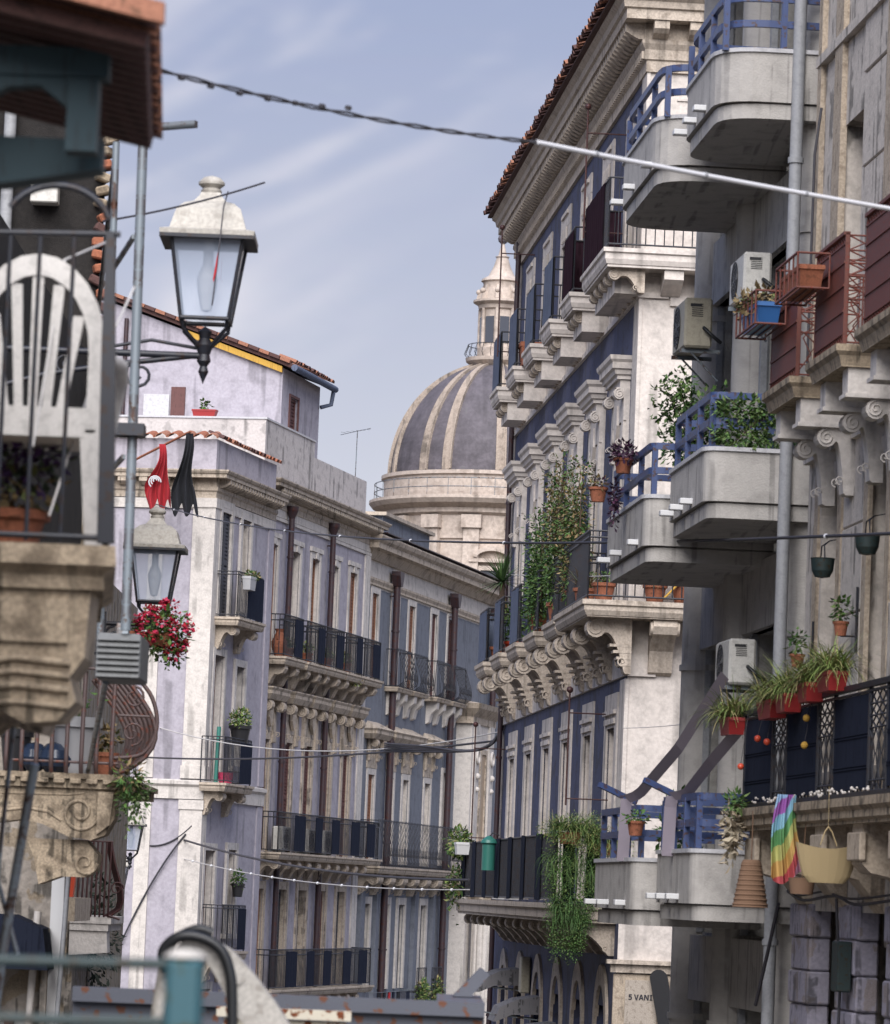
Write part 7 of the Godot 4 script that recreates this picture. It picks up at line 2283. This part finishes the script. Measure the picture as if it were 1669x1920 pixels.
func balcony_plants():
	var r2 := wall_frame(Vector3(2.951, 0, -36), -5.0, true)
	var r3 := wall_frame(Vector3(2.703, 0, -61), -4.2, true)
	# small tree on the stepped balcony
	var t := thing("ficus_tree", "leafy young ficus tree standing on the blue railed balcony", "tree", on(r2, -3.0, 8.30, 0.45))
	var m := mb(); pot_shape(m, 0.16, 0.26)
	part(t, "pot", m, M.terracotta)
	m = mb()
	var tips: Array = []
	m.tube([Vector3(0, 0.2, 0), Vector3(0.03, 0.6, 0.02), Vector3(0.0, 0.95, 0.0)], 0.022, 6, 0.014)
	for i in 15:
		var a := rng.randf() * TAU
		var h := rng.randf_range(0.5, 0.95)
		var tip := Vector3(cos(a) * rng.randf_range(0.15, 0.42) + 0.1, h + rng.randf_range(0.15, 0.75), sin(a) * rng.randf_range(0.12, 0.36))
		m.tube([Vector3(0.01, h, 0.01), Vector3(0.01, h, 0.01).lerp(tip, 0.5) + Vector3(0, 0.06, 0), tip], 0.009, 5, 0.003)
		tips.append(tip); tips.append(Vector3(0.01, h, 0.01).lerp(tip, 0.65) + Vector3(0, 0.04, 0))
	part(t, "trunk", m, M.bark)
	var l := mb(true)
	for p in tips: leafy(l, p, Vector3(0.15, 0.12, 0.14), 60, 0.066, GREEN)
	part(t, "crown", l, M.leaves)
	# ivy woven through the front rails
	t = thing("ivy_hedge", "dense green ivy woven through the blue front railing", "plant", on(r2, 0.17, 8.86, 0.0))
	l = mb(true)
	for y in [0.11, 0.33]: leafy(l, Vector3(0.02, y, 0.38), Vector3(0.05, 0.12, 0.40), 620, 0.055, GREEN + [Color(0.12, 0.20, 0.06), Color(0.18, 0.26, 0.09)])
	part(t, "foliage", l, M.leaves)
	m = mb(); m.tube([Vector3(0, 0.0, 0.1), Vector3(0.02, 0.2, 0.3), Vector3(0, 0.4, 0.6)], 0.006, 5); m.tube([Vector3(0, 0.0, 0.6), Vector3(0.02, 0.2, 0.4), Vector3(0, 0.4, 0.2)], 0.006, 5)
	part(t, "stem", m, M.bark)
	potted("purple_trailer", "clay pot of dark purple trailing plant on the blue railing", on(r2, -3.3, 8.95, 1.04), 0.09, 0.14, M.terracotta, func(f, h):
		leafy(f, Vector3(0, h + 0.05, 0), Vector3(0.30, 0.10, 0.12), 260, 0.06, PURPLE)
		leafy(f, Vector3(-0.1, -0.15, 0.06), Vector3(0.12, 0.12, 0.04), 160, 0.055, PURPLE, 0.12))
	potted("small_succulent", "clay pot with sparse reddish succulent at the end of the blue railing", on(r2, -4.95, 8.83, 1.06), 0.09, 0.14, M.terracotta, func(f, h): leafy(f, Vector3(0, h + 0.04, 0), Vector3(0.13, 0.06, 0.08), 110, 0.05, DRY + PURPLE))
	potted("low_red_pot", "orange clay pot hooked on the lowest blue railing", on(r2, -2.0, 5.6, 0.98), 0.08, 0.13, M.orange_plastic if false else M.terracotta, func(f, h): leafy(f, Vector3(0, h + 0.03, 0), Vector3(0.14, 0.07, 0.1), 110, 0.05, GREEN))
	potted("low_shrub", "bushy green plant inside the lowest blue railing", on(r2, -2.6, 4.9, 0.5), 0.15, 0.3, M.terracotta, func(f, h): leafy(f, Vector3(0, h + 0.45, 0), Vector3(0.35, 0.4, 0.2), 320, 0.07, GREEN))
	potted("laundry_pot", "small blue pot of herbs at the wall end of the stepped balcony", on(r2, -0.5, 8.42, 0.2), 0.12, 0.5, M.blue_plastic, func(f, h): leafy(f, Vector3(0, h + 0.08, 0), Vector3(0.12, 0.1, 0.1), 90, 0.05, GREEN + LIME))
	# climbing and dry plants on the main balconies of the palazzo
	var vines := [[-2.4, 2.35, "tall dry and green vine climbing at the corner balcony", DRY, DRY], [-5.1, 2.55, "green vine with brown stems on the second scrolled balcony", GREEN, DRY], [-8.0, 1.9, "leafy green climber on the third scrolled balcony", GREEN, GREEN]]
	for q in vines:
		t = thing("climbing_vine", q[2], "plant", on(r3, q[0], 9.27, 0.5), "climbers on the palazzo balconies")
		m = mb(); pot_shape(m, 0.2, 0.32)
		part(t, "pot", m, M.terracotta)
		m = mb()
		l = mb(true)
		for i in 7:
			var x := rng.randf_range(-0.7, 0.7)
			var h: float = q[1] * rng.randf_range(0.55, 1.0)
			m.tube([Vector3(x * 0.3, 0.3, 0), Vector3(x * 0.8, h * 0.4, 0.05), Vector3(x, h * 0.75, 0.08), Vector3(x * 0.9 + 0.1, h, 0.05)], 0.018, 5, 0.005)
			for k in 5: leafy(l, Vector3(x * lerpf(0.5, 1.0, k / 4.0), h * (0.25 + k * 0.18), 0.08), Vector3(0.22, 0.24, 0.22), 80, 0.075, (q[3] if k < 2 else q[4]) + GREEN)
		part(t, "stem", m, M.bark)
		part(t, "foliage", l, M.leaves)
	for q in [[-0.9, 0.56, "clay pot of dry grass at the corner of the main balcony", 0], [0.3, 0.42, "low clay pot beside the corner of the main balcony", 1], [0.42, -0.3, "clay pot with straw coloured stalks on the end wall balcony", 0], [0.42, -0.75, "largest clay pot with bent canes on the end wall balcony", 2], [0.42, -1.2, "small red clay pot last on the end wall balcony", 1]]:
		potted("balcony_pot", q[2], on(r3, q[0], 9.27, q[1]), 0.17 if q[3] != 2 else 0.24, 0.26 if q[3] != 2 else 0.42, M.terracotta, func(f, h):
			if q[3] == 1: leafy(f, Vector3(0, h + 0.08, 0), Vector3(0.16, 0.1, 0.16), 90, 0.07, GREEN + DRY)
			else: grassy(f, Vector3(0, h, 0), Vector3(0.1, 0.02, 0.1), 110, 0.45, 0.008, 0.25, DRY), 0.0, "pots on the corner balcony")
	m = mb()
	m.bar(Vector3(0, 0.05, 0.1), Vector3(0.02, 0.75, -0.55), 0.02); m.bar(Vector3(0, 0.06, -0.9), Vector3(0.03, 0.45, 0.1), 0.02)
	single("crossed_canes", m, M.yellow_board, "yellow crossed canes leaning on the end wall balcony railing", "canes", on(r3, 0.60, 9.27, -0.5))
	# spiky palm
	t = thing("spiky_palm", "spiky potted palm with a brown skirt at the far balcony", "plant", on(r3, -17.0, 9.27, 0.34))
	m = mb(); pot_shape(m, 0.2, 0.3)
	part(t, "pot", m, M.terracotta)
	m = mb(); m.tube([Vector3(0, 0.2, 0), Vector3(0.02, 1.5, 0.02)], 0.06, 7, 0.05)
	part(t, "trunk", m, M.bark)
	l = mb(true)
	for i in 90:
		var a := rng.randf() * TAU
		var e := rng.randf_range(-0.3, 1.3)
		l.blade(Vector3(0.02, 1.5, 0.02), Vector3(cos(a) * cos(e), sin(e), sin(a) * cos(e)), rng.randf_range(0.5, 0.75), 0.022, 0.12, GREEN[i % 3] * 0.8, 3)
	for i in 50:
		var a := rng.randf() * TAU
		l.blade(Vector3(0, 1.3, 0), Vector3(cos(a) * 0.5, -0.8, sin(a) * 0.5), rng.randf_range(0.3, 0.6), 0.02, 0.3, DRY[i % 4], 3)
	part(t, "crown", l, M.leaves)
	# feathery ferns hung on the end railing of the long first-floor balcony
	for q in [[5.86, 0.72, "feathery green fern in a clay trough spilling over the end of the long balcony"], [5.72, 0.24, "paler feathery fern in a clay trough next to the grey block"]]:
		potted("hanging_fern", q[2], on(r3, -0.22, q[0] - 0.05, q[1]) * Transform3D(Basis(Vector3.UP, PI / 2), Vector3.ZERO), 0.09, 0.17, M.terracotta, func(f, h):
			grassy(f, Vector3(0, h, 0), Vector3(0.26, 0.06, 0.1), 700, 0.42, 0.0035, 0.36, GREEN + LIME)
			for c in 40: leafy(f, Vector3(rng.randf_range(-0.42, 0.42), h + rng.randf_range(-0.12, 0.26), rng.randf_range(-0.1, 0.25)), Vector3(0.13, 0.07, 0.12), 80, 0.03, LIME + GREEN, 0.04), 0.3, "feathery ferns on the long balcony")
	t = thing("fern_mass", "deep green feathery fern hanging far below the long balcony", "plant", on(r3, -0.25, 4.98, 0.62) * Transform3D(Basis(Vector3.UP, PI / 2), Vector3.ZERO))
	l = mb(true)
	for c in 110:
		var v := rng.randf()
		leafy(l, Vector3(rng.randf_range(-0.42, 0.42) * (1.0 - 0.5 * v) - 0.12 * v, 0.75 - 1.45 * v, rng.randf_range(0.0, 0.2)), Vector3(0.12, 0.12, 0.1), 80, 0.032, GREEN + ([LIME[1]] if v < 0.5 else []), 0.07)
	grassy(l, Vector3(0, 0.4, 0.1), Vector3(0.4, 0.3, 0.08), 500, 0.4, 0.0035, 0.7, GREEN)
	grassy(l, Vector3(-0.1, -0.3, 0.1), Vector3(0.2, 0.4, 0.08), 400, 0.35, 0.0035, 0.8, [GREEN[2], GREEN[0]])
	part(t, "foliage", l, M.leaves)
	for q in [[-9.6, "green metal lantern hung on the long balcony railing", M.green_plastic], [-14.6, "white trough with a bushy plant at the far end of the long balcony", M.pvc]]:
		if q[0] > -11:
			t = thing("green_lantern", q[1], "lantern", on(r3, q[0], 5.45, 1.06))
			m = mb(); m.lathe([Vector2(0.001, 0), Vector2(0.11, 0), Vector2(0.11, 0.42), Vector2(0.14, 0.45), Vector2(0.12, 0.5), Vector2(0.04, 0.56), Vector2(0.001, 0.57)], 12)
			part(t, "body", m, q[2])
			m = mb(); m.tube([Vector3(-0.04, 0.55, 0), Vector3(0, 0.62, -0.06), Vector3(0.0, 0.58, -0.17)], 0.012, 5)
			part(t, "hook", m, M.black_iron)
		else:
			potted("white_trough_plant", q[1], on(r3, q[0] - 1.2, 5.75, 1.0), 0.12, 0.22, q[2], func(f, h):
				leafy(f, Vector3(-0.9, h + 0.02, 0), Vector3(0.75, 0.28, 0.22), 460, 0.1, LIME + GREEN)
				leafy(f, Vector3(-1.0, -0.4, 0.02), Vector3(0.6, 0.3, 0.15), 300, 0.1, LIME + GREEN, 0.2), 0.5)
	for q in [[-13.2, "white wall fan beside the green lantern"], [-10.6, "round white fan on the long balcony"]]:
		t = thing("white_bicycle_wheel" if false else "balcony_fan", q[1], "fan", on(r3, q[0], 4.98, 0.55))
		m = mb(); m.tube(ring_pts(Vector3(0, 0.42, 0), 0.3, 24), 0.025, 6)
		for i in 8: m.bar(Vector3(0, 0.42, 0), Vector3(cos(TAU * i / 8.0) * 0.3, 0.42 + sin(TAU * i / 8.0) * 0.3, 0), 0.012)
		part(t, "grille", m, M.pvc)
		m = mb(); m.box(-0.15, 0.15, 0.0, 0.04, -0.1, 0.1); m.bar(Vector3(0, 0.04, 0), Vector3(0, 0.14, 0), 0.02)
		part(t, "stand", m, M.pvc)
	# pots at the far balconies
	potted("far_pot", "red square pot with a green plant on a far scrolled balcony", on(r3, -15.0, 9.28, 0.3), 0.16, 0.28, M.orange_plastic, func(f, h): leafy(f, Vector3(0, h + 0.35, 0), Vector3(0.25, 0.4, 0.2), 260, 0.1, GREEN))
	potted("upper_pot", "square clay planter on a far upper balcony of the palazzo", on(r3, -13.6, 14.34, 0.3), 0.2, 0.4, M.terracotta, func(f, h): leafy(f, Vector3(0, h + 0.03, 0), Vector3(0.2, 0.05, 0.15), 40, 0.06, DRY), 0.5)
